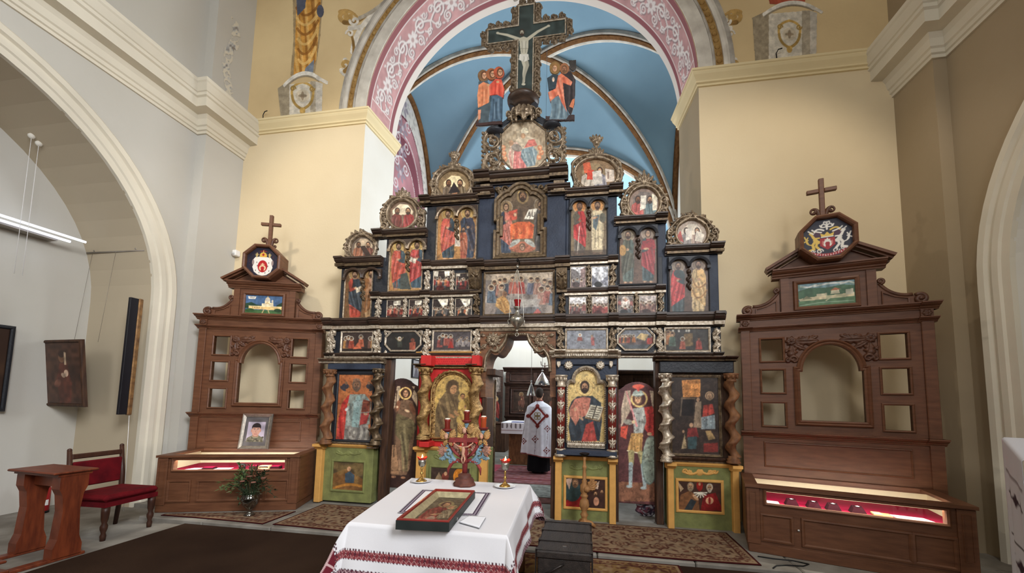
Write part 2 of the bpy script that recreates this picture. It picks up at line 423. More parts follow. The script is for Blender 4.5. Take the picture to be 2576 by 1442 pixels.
def saint(c, x, yt, yb, w, robe, cloak, hair=(70, 48, 34), beard=True, halo=None, skin=SKIN, side=1, feet=True, book=None, staff=None, hands=True, under=None, face=0.):
    H = yb-yt; r = H*.062; hy = yt+r*1.15; sh = yt+H*.165
    if halo: c.ell(x, hy, H*.125, H*.125, halo); c.hring(x, hy, H*.125, max(.4, H*.006), lt(halo), .8)
    if feet:
        for s in (-1, 1): c.ell(x+s*w*.2, yb-H*.015, w*.12, H*.022, skin, rot=s*.4); 
    B = [(x-w*.36, sh+H*.02), (x-w*.14, sh-H*.02), (x+w*.14, sh-H*.02), (x+w*.36, sh+H*.02), (x+w*.42, sh+H*.3), (x+w*.4, yb-H*.1), (x+w*.36, yb-H*.03), (x, yb-H*.02), (x-w*.36, yb-H*.03), (x-w*.4, yb-H*.1), (x-w*.42, sh+H*.3)]
    c.poly(B, robe); c.folds(B, dk(robe), lt(robe, .2), 6, 0, 1)
    if cloak:
        s = side
        K = [(x-s*w*.14, sh-H*.01), (x+s*w*.3, sh), (x+s*w*.46, sh+H*.12), (x+s*w*.5, sh+H*.4), (x+s*w*.44, yb-H*.13), (x+s*w*.12, yb-H*.2), (x-s*w*.46, yb-H*.32), (x-s*w*.44, sh+H*.28), (x-s*w*.1, sh+H*.24)]
        c.poly(K, cloak); c.folds(K, dk(cloak), lt(cloak, .25), 7, s*.25, 2)
        c.line(bez((x-s*w*.14, sh), (x-s*w*.02, sh+H*.16), (x-s*w*.44, sh+H*.28)), w*.03, dk(cloak, .5), .8)
    if under: c.poly([(x-w*.18, sh-H*.01), (x+w*.18, sh-H*.01), (x, sh+H*.14)], under)
    if hands:
        c.line([(x-side*w*.36, sh+H*.08), (x-side*w*.3, sh+H*.24), (x-side*w*.02, sh+H*.2)], w*.09, dk(robe, .85)); c.ell(x+side*w*.03, sh+H*.19, w*.1, H*.025, skin, rot=-.4)
    if book: c.poly([(x+side*w*.05, sh+H*.2), (x+side*w*.45, sh+H*.14), (x+side*w*.5, sh+H*.24), (x+side*w*.1, sh+H*.3)], book); c.line([(x+side*w*.25, sh+H*.17), (x+side*w*.3, sh+H*.27)], w*.015, (90, 70, 60))
    if staff: c.line([staff[0], staff[1]], max(.5, w*.03), staff[2])
    c.poly([(x-r*.5, hy+r*.5), (x+r*.5, hy+r*.5), (x+r*.6, sh+H*.01), (x-r*.6, sh+H*.01)], dk(skin, .8))
    head(c, x, hy, r, skin, hair, beard, None, face=face); return c
def crowd(c, pts, r, pal, halo=(236, 226, 200), seed=0):    # seated or standing little figures with haloes
    rr = random.Random(seed)
    for i, (x, y) in enumerate(pts):
        k = pal[i % len(pal)]
        B = [(x-r*1.4, y+r*1.6), (x-r*.5, y+r*.8), (x+r*.5, y+r*.8), (x+r*1.4, y+r*1.6), (x+r*1.9, y+r*6), (x-r*1.9, y+r*6)]
        c.poly(B, k); c.folds(B, dk(k), lt(k, .25), 3, rr.uniform(-.3, .3), i)
        if halo: c.hring(x, y, r*1.2, r*.17, halo); c.ell(x, y, r*1.15, r*1.15, dk(halo, .5), .5)
        c.ell(x, y, r*.7, r*.85, SKIN if i % 2 else DSK); c.ell(x, y-r*.5, r*.7, r*.45, (70, 48, 34))
    return c
PAINT = colmat('oil_painting', .42, .35, .12)
# ================================================================== THE SETTING
NF, SF = .10, .15                               # nave floor, raised floor of the screen and sanctuary
YW, YF = 5.5, 6.37                              # front wall: near and far face
XL, XR, XLF, XRF = -3.66, 1.61, -3.59, 1.54     # opening of the chancel arch, near and far
XC, ZS, RA = -1.025, 6.45, 2.635
YELLOW = mat('yellow_limewash', (226, 208, 174), .9, 0, .05, .9, .08, .1, c2=(220, 201, 166), bscale=30)
FRES = mat('upper_limewash', (228, 203, 156), .9, 0, .1, .7, .08, .1, c2=(206, 180, 136), bscale=30)
WHITE = mat('white_limewash', (226, 222, 212), .9, 0, .04, .8, .06, .1, c2=(216, 210, 197), bscale=30)
GREYW = mat('grey_limewash', (200, 197, 190), .9, 0, .05, .6, .06, .1, c2=(192, 188, 178), bscale=30)
BROWNW = mat('ochre_limewash', (170, 153, 128), .9, 0, .05, .6, .06, .1, c2=(162, 145, 118), bscale=30)
STONE = mat('pale_flagstone', (150, 146, 138), .8, 0, .2, 3, .2, .2, c2=(112, 106, 98), bscale=14)
CARP = mat('brown_carpet', (62, 46, 36), .95, 0, .15, 2, .6, .05, c2=(52, 38, 30), bscale=260)
def st(mb, name, m): return mb.build(name, m, None, kind='structure')
m = MB(); m.box(-7.6, 6, -2.5, 4.019, NF-.2, NF); m.box(-7.6, -6.31, 4.019, 4.9, NF-.2, NF); m.box(-6.31, -5.46, 4.019, 4.449, NF-.2, NF); m.box(4.79, 6, 4.019, 4.449, NF-.2, NF); fl = st(m, 'floor', STONE)
m = MB()
for i in range(11):                             # the raised floor: stone slabs along its edge
    x0 = -5.45+i*.93; m.box(x0+.004, x0+.926, 4.02, 4.45, NF-.15, SF, .012)
m.box(-6.3, 4.9, 4.45, 13.6, NF-.15, SF); st(m, 'floor_raised', STONE)
m = MB(); m.box(-4.75, 1.9, -2.2, 4.015, NF, NF+.012); st(m, 'floor_carpet', CARP)
# ---- front wall with the chancel arch
ZT = 11.2
def frontwall():
    mb = MB(); F = []; n = 40
    arcn = [(XC+RA*cos(pi-pi*i/n), ZS+RA*sin(pi*i/n)) for i in range(n+1)]
    rf = (XRF-XLF)/2; arcf = [(XC+rf*cos(pi-pi*i/n), ZS+rf*sin(pi*i/n)) for i in range(n+1)]
    mi = []
    def quad(a, b, c, d, k): mb.add([a, b, c, d], [(0, 1, 2, 3)]); mi.append(k)
    ZC = 6.42
    for y, xl, xr, arc in ((YW, XL, XR, arcn), (YF, XLF, XRF, arcf)):
        for x0, x1 in ((-6.3, xl), (xr, 4.4)):
            quad((x0, y, 0), (x1, y, 0), (x1, y, ZC), (x0, y, ZC), 0 if y == YW else 2)
            quad((x0, y, ZC), (x1, y, ZC), (x1, y, ZT), (x0, y, ZT), 1 if y == YW else 2)
        for i in range(n):
            a, b = arc[i], arc[i+1]
            quad((a[0], y, a[1]), (b[0], y, b[1]), (b[0], y, ZT), (a[0], y, ZT), 1 if y == YW else 2)
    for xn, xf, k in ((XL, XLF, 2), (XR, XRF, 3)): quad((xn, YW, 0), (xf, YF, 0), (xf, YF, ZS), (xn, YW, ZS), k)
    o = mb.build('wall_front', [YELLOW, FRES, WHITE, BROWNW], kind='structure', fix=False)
    o.data.polygons.foreach_set('material_index', mi); return o, arcn
wall_front, ARCN = frontwall()
def soffit():
    n, k = 560, 60; P = np.zeros((k, n, 3)); UV = np.zeros((2, k, n)); rf = (XRF-XLF)/2
    for j in range(k):
        t = j/(k-1); r = RA+(rf-RA)*t-.004; a = np.linspace(0, pi, n)
        P[j, :, 0] = XC-r*np.cos(a); P[j, :, 1] = YW+(YF-YW)*t; P[j, :, 2] = ZS+r*np.sin(a)
        UV[0, j] = a/pi*828; UV[1, j] = t*87    # centimetres along the arch and into its depth
    c = Cv(P, (196, 152, 150), (UV[0], UV[1])); c.soft = 1.2
    c.noise(30, .10); c.noise(6, .05)
    M = lambda lo, hi: ((c.V > lo) & (c.V < hi)).astype(float)
    c.blend(M(0, 9), (150, 98, 100)); c.blend(M(9, 10.6), (232, 222, 216))
    c.blend(M(64, 65.6), (232, 222, 216)); c.blend(M(65.6, 74), (146, 92, 96)); c.blend(M(74, 88), (224, 214, 204))
    for e in (34, 794): c.line([(e, 10), (e, 65)], .9, (232, 222, 216))
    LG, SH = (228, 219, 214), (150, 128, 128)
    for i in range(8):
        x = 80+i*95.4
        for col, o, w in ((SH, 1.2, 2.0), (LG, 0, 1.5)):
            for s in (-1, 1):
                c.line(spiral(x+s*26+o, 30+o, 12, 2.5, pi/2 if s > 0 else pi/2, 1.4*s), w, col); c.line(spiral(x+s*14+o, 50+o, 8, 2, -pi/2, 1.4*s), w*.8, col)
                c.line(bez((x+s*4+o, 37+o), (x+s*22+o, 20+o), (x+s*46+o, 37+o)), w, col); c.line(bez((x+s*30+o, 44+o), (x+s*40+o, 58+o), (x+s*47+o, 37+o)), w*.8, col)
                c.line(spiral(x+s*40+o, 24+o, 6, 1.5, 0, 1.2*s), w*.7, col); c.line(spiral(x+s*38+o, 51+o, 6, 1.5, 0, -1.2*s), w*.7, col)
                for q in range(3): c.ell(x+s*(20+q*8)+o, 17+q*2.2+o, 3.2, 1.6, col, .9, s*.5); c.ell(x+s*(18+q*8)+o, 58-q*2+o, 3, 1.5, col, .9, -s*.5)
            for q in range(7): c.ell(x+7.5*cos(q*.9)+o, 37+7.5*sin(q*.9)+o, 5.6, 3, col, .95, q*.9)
        c.ell(x, 37, 3.4, 3.4, (186, 160, 156))
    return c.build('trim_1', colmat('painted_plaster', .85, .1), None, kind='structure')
soffit()
def arcpath(r, n=48): return [(XL-(r-RA), 6.44)]+[(XC+r*cos(pi-pi*i/n), ZS+r*sin(pi*i/n)) for i in range(n+1)]+[(XR+(r-RA), 6.44)]
PLW = mat('white_stucco', (222, 215, 202), .85, 0, .12, 5, .1, .1, c2=(192, 184, 172)); PLG = mat('ochre_stucco', (176, 142, 88), .85, 0, .2, 8, .1, .1, c2=(142, 108, 62)); PLS = mat('grey_stucco', (188, 181, 170), .85, 0, .15, 6, .1, .1, c2=(150, 142, 132))
def band(r0, r1, d, name, m):
    mb = MB(); mb.ring(arcpath(r0)[::-1], [(0, YW+.01), (0, YW-d), ((r1-r0)*.5, YW-d*1.3), (r1-r0, YW-d), (r1-r0, YW+.01)], closed=False)
    # keep the profile outside the opening
    return mb
for r0, r1, d, nm, mm in ((RA+.005, RA+.20, .022, 'trim_2', PLW), (RA+.20, RA+.235, .034, 'trim_3', PLS), (RA+.235, RA+.345, .012, 'trim_4', PLG), (RA+.345, RA+.43, .036, 'trim_5', PLW), (RA+.43, RA+.50, .02, 'trim_6', PLS)):
    mb = band(r0, r1, d, nm, mm)
    if nm == 'trim_4':
        for i in range(84):
            a = pi*(i+.5)/84; rr = RA+.29; mb.ball((XC+rr*cos(a), YW-.014, ZS+rr*sin(a)), .038, 10, (1, .5, 1.))
    st(mb, nm, mm)
# ---- cornices: plan path, profile (outward, z)
def plansweep(path, prof, name, m, z0=0.):
    mb = MB(); mb.T = Matrix(((1, 0, 0, 0), (0, 0, 1, 0), (0, 1, 0, 0), (0, 0, 0, 1)))
    mb.ring(path, [(o, z+z0) for o, z in prof], closed=False); return st(mb, name, m)
fp = [(-.02, 6.24), (.025, 6.245), (.025, 6.275), (.05, 6.285), (.05, 6.31), (.065, 6.33), (.10, 6.37), (.115, 6.40), (.115, 6.41), (.13, 6.42), (.13, 6.45), (-.02, 6.47)]
CORN = mat('cream_stucco_cornice', (233, 214, 170), .85, 0, .05, 2, .05, .12); CORW = mat('white_stucco_cornice', (222, 214, 196), .85, 0, .05, 2, .05, .12)
plansweep([(-6.0, YW), (XL, YW), (XLF, YF)], fp, 'trim_7', CORN)
plansweep([(XRF, YF), (XR, YW), (4.2, YW)], fp, 'trim_8', CORN)
sp = [(-.03, 5.80), (.03, 5.80), (.03, 5.84), (.055, 5.85), (.055, 5.90), (.08, 5.915), (.10, 6.0), (.14, 6.05), (.30, 6.06), (.30, 6.20), (.33, 6.215), (.33, 6.26), (.35, 6.27), (.40, 6.36), (.42, 6.38), (.42, 6.43), (-.03, 6.47)]
sp = [(o*.86, z) for o, z in sp]
plansweep([(-6.15, -2.5), (-6.15, 4.83), (-5.98, 4.83), (-5.98, YW)], sp, 'trim_9', CORW)
plansweep([(4.06, YW), (4.06, 4.92), (4.2, 4.92), (4.2, -2.5)], sp, 'trim_10', CORW)
# ---- side walls with their tall arched recesses
AY, AZ, AR, AD = 2.1, 3.0, 2.33, 1.1
def sidewall(name, T, depth, mwall, mrec, mback, far, near=-2.5):
    """local x runs along the wall, -y comes out of it"""
    mb = MB(); mb.T = T; mi = []; n = 32
    arc = [(AR*cos(pi-pi*i/n), AZ+AR*sin(pi*i/n)) for i in range(n+1)]
    def quad(a, b, c, d, k): mb.add([a, b, c, d], [(0, 1, 2, 3)]); mi.append(k)
    xs = (near, far)
    for x0, x1 in ((xs[0], -AR), (AR, xs[1])):
        if x1-x0 > .01: quad((x0, 0, 0), (x1, 0, 0), (x1, 0, ZT), (x0, 0, ZT), 0)
    for i in range(n):
        a, b = arc[i], arc[i+1]
        quad((a[0], 0, a[1]), (b[0], 0, b[1]), (b[0], 0, ZT), (a[0], 0, ZT), 0)
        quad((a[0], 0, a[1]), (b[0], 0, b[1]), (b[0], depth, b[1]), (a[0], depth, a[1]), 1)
        quad((a[0], depth, a[1]), (b[0], depth, b[1]), (b[0], depth, 0), (a[0], depth, 0), 2)
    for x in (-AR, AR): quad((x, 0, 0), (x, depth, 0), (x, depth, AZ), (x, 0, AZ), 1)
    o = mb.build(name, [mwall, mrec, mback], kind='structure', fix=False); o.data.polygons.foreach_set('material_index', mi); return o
TL = Matrix(((0, -1, 0, -6.15), (1, 0, 0, AY), (0, 0, 1, 0), (0, 0, 0, 1)))
TR = Matrix(((0, 1, 0, 4.2), (-1, 0, 0, AY), (0, 0, 1, 0), (0, 0, 0, 1)))
sidewall('wall_left', TL, AD, GREYW, mat('shaded_cream_limewash', (190, 176, 152), .9, 0, .05, .6, .06, .1), GREYW, 3.42)  # browner reveal: the shade inside the recess is put into its colour
sidewall('wall_right', TR, AD, BROWNW, WHITE, WHITE, 4.6, -3.42)
for T, nm, mm in ((TL, 'trim_11', CORW), (TR, 'trim_12', CORW)):
    mb = MB(); mb.T = T; pth = [(AR, NF)]+circ(0, AZ, AR, n=40, a1=pi)+[(-AR, NF)]
    mb.ring(pth, [(-.002, .02), (-.002, -.03), (.07, -.035), (.085, -.055), (.14, -.06), (.155, -.03), (.19, -.035), (.21, -.07), (.27, -.075), (.30, -.045), (.30, .02)], closed=False); st(mb, nm, mm)
# the rest of the nave behind the camera
m = MB(); m.add([(-7.6, -9, ZT), (6, -9, ZT), (6, YW, ZT), (-7.6, YW, ZT)], [(0, 1, 2, 3)]); st(m, 'ceiling_nave', WHITE)
m = MB(); m.add([(-7.6, -9, 0), (6, -9, 0), (6, -9, ZT), (-7.6, -9, ZT)], [(0, 1, 2, 3)]); m.add([(-6.15, -9, 0), (-6.15, -2.4, 0), (-6.15, -2.4, ZT), (-6.15, -9, ZT)], [(0, 1, 2, 3)]); m.add([(4.2, -9, 0), (4.2, -2.4, 0), (4.2, -2.4, ZT), (4.2, -9, ZT)], [(0, 1, 2, 3)]); m.add([(-7.6, -9, NF-.01), (6, -9, NF-.01), (6, -2.4, NF-.01), (-7.6, -2.4, NF-.01)], [(0, 1, 2, 3)]); st(m, 'wall_back', WHITE)
m = MB(); m.box(-6.2, -5.98, 4.83, YW+.1, 0, ZT); st(m, 'wall_left_pilaster', GREYW)
m = MB(); m.box(4.06, 4.3, 4.92, YW+.1, 0, ZT); st(m, 'wall_right_pilaster', BROWNW)
# ---- peeling patch of bare plaster on the upper left pilaster
P = np.stack(np.broadcast_arrays(-5.975, np.linspace(4.9, 5.42, 60)[None, :], np.linspace(8.2, 6.5, 150)[:, None]), -1).astype(float)
c = Cv(P, (214, 207, 190)); n = vnoise(c.U, c.V, 14, 3)*.6+vnoise(c.U, c.V, 5, 9)*.4; x = P[..., 1]-5.1-.06*np.sin(P[..., 2]*5); z = P[..., 2]
c.blend(np.clip((n-.5)*5, 0, 1), (176, 180, 184)); c.blend(np.clip((n-.62)*6, 0, 1), (140, 132, 124))
c.m = (np.abs(x)+.10*n < .13) & (n > .33) & (z < 8.1)
c.build('flaked_patch', colmat('painted_plaster'), None, kind='structure', nrm=(1, 0, 0))
# ---- sanctuary: bay under a blue cross vault, then the apse
HX, HY, YC, ZV = 3.26, 1.665, 8.035, 5.7
BLUE = mat('blue_vault_paint', (128, 157, 174), .85, 0, .05, .8, .05, .1, c2=(118, 147, 164)); LBLUE = mat('light_blue_apse_paint', (160, 194, 214), .85, 0, .05, .8, .05, .1)
def vz(x, y):
    dx, dy = np.clip(np.abs(x-XC)/HX, 0, 1), np.clip(np.abs(y-YC)/HY, 0, 1)
    return ZV+np.maximum((3.88-np.where(y < YC, .35, 1.25)*dy**2)*np.sqrt(1-dx**2), (3.88-.6*dx**2)*np.sqrt(1-dy**2))
u = np.linspace(-1, 1, 161); gx, gy = np.meshgrid(XC+HX*np.sin(u*pi/2), YC+HY*np.sin(u*pi/2))
V = np.stack([gx, gy, vz(gx, gy)], -1).reshape(-1, 3); I = np.arange(161*161).reshape(161, 161)
mesh('ceiling', V, np.stack([I[:-1, :-1], I[1:, :-1], I[1:, 1:], I[:-1, 1:]], -1).reshape(-1, 4), BLUE, None, True, kind='structure')
def ribs(paths, name, w, d, m, off=0.):
    mb = MB()
    for pth in paths:
        A = np.array(pth); k = len(A); V = []; F = []
        for i in range(k):
            t = A[min(i+1, k-1)]-A[max(i-1, 0)]; t /= np.linalg.norm(t)
            ctr = np.array([XC, YC, 6.2]); nn = ctr-A[i]; nn -= t*(nn@t); nn /= np.linalg.norm(nn); s = np.cross(t, nn)
            for a, b in ((-w, -.02), (-w, d*.8), (0, d), (w, d*.8), (w, -.02)): V.append(A[i]+s*(a+off)+nn*b)
        for i in range(k-1):
            for j in range(5): F.append([i*5+j, i*5+(j+1) % 5, (i+1)*5+(j+1) % 5, (i+1)*5+j])
        mb.add(V, F)
    return st(mb, name, m)
tt = np.linspace(-pi/2+.06, pi/2-.06, 60); diag = []
for s in (1, -1):
    x, y = XC+HX*np.sin(tt), YC+s*HY*np.sin(tt); diag.append(np.stack([x, y, vz(x, y)-.01], -1))
back = [np.stack([XC+HX*.99*np.sin(tt), 0*tt+YC+HY-.03, ZV+2.63*np.cos(tt)], -1)]
side = [np.stack([0*tt+XC+sx*(HX-.03), YC+HY*.98*np.sin(tt), ZV+3.28*np.cos(tt)], -1) for sx in (-1, 1)]
ribs(diag+back+side, 'trim_13', .055, .075, mat('brown_rib_paint', (124, 88, 54), .85, 0, .3, 14, .1, .1, c2=(92, 62, 38)))
ribs(diag+back, 'trim_14', .04, .06, PLW, .10); ribs(diag+back, 'trim_15', .025, .05, PLS, -.085)
ribs(side, 'trim_16', .10, .05, PLW, .0) if False else None
# side walls of the bay; the left one carries the painted maroon panels
n = 34; m = MB()
for sx in (-1, 1):
    x = XC+sx*(HX+.01); m.add([(x, YF-.05, 0), (x, YC+HY, 0), (x, YC+HY, 9.3), (x, YF-.05, 9.3)], [(0, 1, 2, 3)])
st(m, 'wall_bay', WHITE)
P = np.stack(np.broadcast_arrays(XC-HX+.015, np.linspace(7.0, 9.62, 150)[None, :], np.linspace(9.1, 4.4, 230)[:, None]), -1).astype(float)
Yg, Zg = P[..., 1], P[..., 2]; c = Cv(P, (172, 122, 126), (Yg*100, -Zg*100)); c.soft = 2
e = np.where(Zg > ZV, np.sqrt(((Yg-YC)/HY)**2+((Zg-ZV)/3.28)**2), np.abs(Yg-YC)/HY)   # 1 on the wall rib
c.noise(25, .15); c.blend(((e > .80) & (e < .985)).astype(float), (212, 204, 194)); c.blend(np.clip((vnoise(Yg*100, Zg*100, 7, 4)-.55)*3, 0, 1)*(e > .8), (160, 152, 146), .7)
c.blend(((e > .785) & (e < .8)).astype(float), (110, 62, 70)); c.blend(((e > .66) & (e < .67)).astype(float), (222, 212, 208)); c.blend(((e > .5) & (e < .64)).astype(float), (124, 72, 80)); c.blend(((e > .49) & (e < .5)).astype(float), (222, 212, 208))
for z in np.arange(4.7, 8.6, .55):
    for q in range(6): c.ell(788+16*cos(q*1.05), -z*100+13*sin(q*1.05), 9, 5, (150, 138, 146), .9, q*1.05)
    c.ell(788, -z*100, 6, 6, (196, 180, 182)); c.line(spiral(812, -z*100-22, 14, 3, 0, 1.3), 1.8, (216, 206, 204)); c.line(spiral(768, -z*100-22, 14, 3, pi, -1.3), 1.8, (216, 206, 204))
c.m = e < .985
c.build('wall_bay_painting', colmat('painted_plaster'), None, kind='structure', nrm=(1, 0, 0))
# apse
m = MB(); m2 = MB(); a = np.linspace(0, pi, 41); ph = np.linspace(0, pi/2, 15)
for i in range(40):
    p, q = [(XC-HX*cos(t), YC+HY+3.55*sin(t)) for t in (a[i], a[i+1])]
    m.add([(p[0], p[1], 0), (q[0], q[1], 0), (q[0], q[1], ZV), (p[0], p[1], ZV)], [(0, 1, 2, 3)], True)
V = [(XC-HX*cos(t)*cos(f), YC+HY+3.55*sin(t)*cos(f), ZV+2.66*sin(f)) for f in ph for t in a]
m2.add(V, [(k*41+i, k*41+i+1, (k+1)*41+i+1, (k+1)*41+i) for k in range(14) for i in range(40)], True)
st(m, 'wall_apse', WHITE); st(m2, 'ceiling_apse', LBLUE)
# ---- carved key cartouche at the crown of the arch
P = planegrid(-1.42, -.62, 8.86, 9.18, 6.2, .008); r = Rel(P, (P[..., 0]*100, -P[..., 2]*100)); x0, y0 = -102, -902
r.flat(rect(x0-20, x0+20, y0-10, y0+8), 4).leaf(x0, y0-8, pi/2, 22, 12, 6)
for s in (-1, 1): r.volute(x0+s*27, y0+1, 9, pi/2, 1.4*s, 2.6, 5).leaf(x0+s*18, y0-6, pi/2-s*.9, 20, 6, 5)
r.H /= 100.; r.build('trim_17', PLS, None, kind='structure')
# ---- painted figures and plinths on the wall either side of the arch
MUR = colmat('painted_plaster')
def mural(px0, py0, px1, py1, fn, name):
    X0, X1, Z0, Z1 = rc(px0, py0, px1, py1, YW-.004)
    c = Cv(planegrid(X0, X1, Z0, Z1, YW-.004, .0062), (228, 203, 156)); c.m[:] = False; fn(c); c.noise(8, .10); c.noise(2.5, .05)
    return c.build(name, MUR, wall_front)
def plinth(c, x0, x1, yt, yb, dx):              # painted stone plinth with a gilded cartouche
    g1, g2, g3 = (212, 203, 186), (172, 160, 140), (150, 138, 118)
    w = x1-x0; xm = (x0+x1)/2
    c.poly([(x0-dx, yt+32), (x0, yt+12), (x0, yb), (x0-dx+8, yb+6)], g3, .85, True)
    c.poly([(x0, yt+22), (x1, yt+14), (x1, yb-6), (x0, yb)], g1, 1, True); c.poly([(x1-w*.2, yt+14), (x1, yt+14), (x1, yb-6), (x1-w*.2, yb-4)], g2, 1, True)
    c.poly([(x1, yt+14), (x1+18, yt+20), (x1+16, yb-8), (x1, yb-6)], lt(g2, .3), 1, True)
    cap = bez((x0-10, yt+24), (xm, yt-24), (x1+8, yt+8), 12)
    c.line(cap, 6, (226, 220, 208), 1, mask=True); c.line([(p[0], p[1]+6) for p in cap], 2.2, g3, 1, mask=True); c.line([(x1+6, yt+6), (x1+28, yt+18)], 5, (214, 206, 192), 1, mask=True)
    gy, go = (yt+yb)/2, (196, 160, 92)
    for s in (-1, 1):
        c.line(bez((xm, gy-34), (xm+s*32, gy-28), (xm+s*26, gy)), 3, go); c.line(bez((xm+s*26, gy), (xm+s*24, gy+24), (xm, gy+34)), 3.4, dk(go, .85)); c.line(spiral(xm+s*24, gy-18, 7, 2, 0, 1.2*s), 1.6, dk(go, .8))
    c.ell(xm, gy, 17, 16, (206, 192, 168)); c.ell(xm, gy, 4, 11, (140, 122, 100), .8); c.ell(xm, gy, 11, 4, (140, 122, 100), .8); c.ell(xm, gy+38, 7, 9, go)
def mural_left(c):
    O, D, Lg = (206, 150, 74), (138, 90, 42), (236, 196, 124)
    c.poly([(736, -20), (812, -20), (806, 90), (792, 186), (744, 196), (730, 190), (738, 100)], (120, 100, 74), .55, True)
    B = [(748, -30), (808, -30), (806, 40), (800, 100), (796, 150), (786, 170), (752, 192), (738, 190), (742, 120), (744, 50)]
    c.poly(B, O, 1, True); c.folds(B, D, Lg, 9, .1)
    for i in range(6): c.line(bez((746+i, 20+i*26), (770, 62+i*24), (804-i*2, 8+i*22)), 3.2, Lg if i % 2 else D, .75)
    c.poly([(744, -30), (772, -30), (768, 20), (748, 40)], (92, 96, 112), 1, True); c.ell(806, 28, 9, 16, (90, 92, 106), 1, mask=True); c.poly([(768, 172), (790, 150), (788, 182), (766, 186)], (126, 134, 146), 1, True)
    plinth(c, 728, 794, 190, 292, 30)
mural(690, -30, 830, 296, mural_left, 'mural_painting')
def mural_right(c):
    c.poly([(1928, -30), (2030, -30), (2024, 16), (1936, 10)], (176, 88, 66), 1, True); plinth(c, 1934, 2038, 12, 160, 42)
mural(1880, -30, 2085, 165, mural_right, 'mural_painting')
def rocaille(s, x0):
    def fn(c):
        G, D, W = (186, 150, 92), (140, 108, 62), (216, 208, 194)
        q = lambda x, y: (x0+s*(x-860), y)
        def L(p, w, col, w1=None): c.line([q(*k) for k in p], w, col, 1, w1, mask=True)
        L([(872, 276), (874, 190), (868, 150)], 6, W); L([(866, 276), (868, 190)], 2, (150, 140, 124)); L(bez((868, 188), (862, 186), (858, 176)), 5, W)
        L(bez((860, 180), (900, 160), (888, 96)), 6, W, 4); L(bez((888, 130), (896, 60), (960, 20)), 8, W, 5); L(bez((880, 70), (930, 72), (945, 26)), 6, W, 5)
        L(spiral(868, 164, 15, 4, pi/2, -.9), 6, G, 4); L(bez((868, 178), (904, 150), (882, 80)), 5, D, 3); L(spiral(866, 40, 16, 4, 0, 1.1), 6, G); L(bez((866, 56), (892, 64), (920, 40)), 6, D, 3); L(bez((856, 30), (880, 20), (900, 44)), 6, G, 3)
        L(spiral(892, 52, 12, 3, pi, -1.), 3.4, W); L(spiral(880, 84, 10, 3, pi, 1.), 3, W); L(bez((905, 45), (940, 30), (970, 2)), 5, (176, 166, 150))
        for i in range(9): c.ell(*q(888+i*1.2+(i*i)*.55, 200-i*17), 5.4, 6.4, (224, 217, 206), 1, mask=True); c.ell(*q(890+i*1.2+(i*i)*.55, 202-i*17), 2.6, 3, (150, 140, 124), .8)
    return fn
mural(838, -40, 985, 278, rocaille(1, 860), 'mural_painting')
mural(1750, -40, 1870, 172, rocaille(-1, 1858), 'mural_painting')
# ================================================================== THE ICON SCREEN
YI = 5.1
BLK = mat('black_painted_wood', (44, 46, 52), .5, 0, .25, 5, .25, .4, c2=(30, 31, 36), bscale=40)
NAVY = mat('navy_painted_wood', (52, 60, 76), .55, 0, .2, 4, .25, .35, c2=(38, 44, 58), bscale=40)
IBR = mat('dark_brown_lacquered_wood', (72, 54, 42), .4, 0, .25, 6, .15, .45, c2=(46, 34, 27), stretch=(1, 1, 5))
SILV = mat('worn_silver_gilding', (214, 202, 184), .38, .55, .3, 30, .2, .5, c2=(150, 132, 110))
GILT = mat('dull_gilding', (166, 148, 124), .36, .55, .3, 24, .2, .5, c2=(98, 82, 66))
GOLD = mat('bright_gilding', (196, 160, 104), .33, .65, .3, 22, .6, .5, c2=(120, 90, 56))
DGILT = mat('dark_bronze_gilding', (120, 100, 74), .4, .5, .3, 26, .2, .5, c2=(70, 56, 42))
REDP = mat('red_painted_wood', (200, 48, 46), .55, 0, .12, 8, .1, .3)
OCH = mat('ochre_painted_wood', (220, 166, 92), .65, 0, .08, 12, .1, .2)
GRN = mat('olive_green_painted_wood', (134, 138, 84), .65, 0, .15, 9, .15, .2, c2=(112, 114, 72))
BROWN = mat('bare_brown_wood', (136, 94, 62), .6, 0, .2, 8, .15, .25, c2=(100, 66, 44), stretch=(3, 3, 1))
DWOOD = mat('old_dark_wood', (84, 58, 42), .6, 0, .25, 5, .2, .25, c2=(54, 38, 30), stretch=(6, 6, .8))
scr = thing('icon_screen', 'tall black and gilded carved wooden icon screen filling the chancel arch', 'icon screen', (-1.0, YI, SF))
OBS = []                                        # what the icons must stay clear of: X0, X1, Z0, Z1
def blk(x0, y0, x1, y1, mat_, name='panel', Y=YI, d=.16, parent=None, bv=.008):
    a = rc(x0, y0, x1, y1, Y); m = MB(); m.box(a[0], a[1], Y, Y+d, a[2], a[3], bv); return m.build(name, mat_, parent or scr)
CPROF = [(0, 0), (.18, 0), (.22, .18), (.38, .26), (.42, .42), (.6, .5), (.8, .66), (.84, .78), (1, .82), (1, 1), (0, 1)]
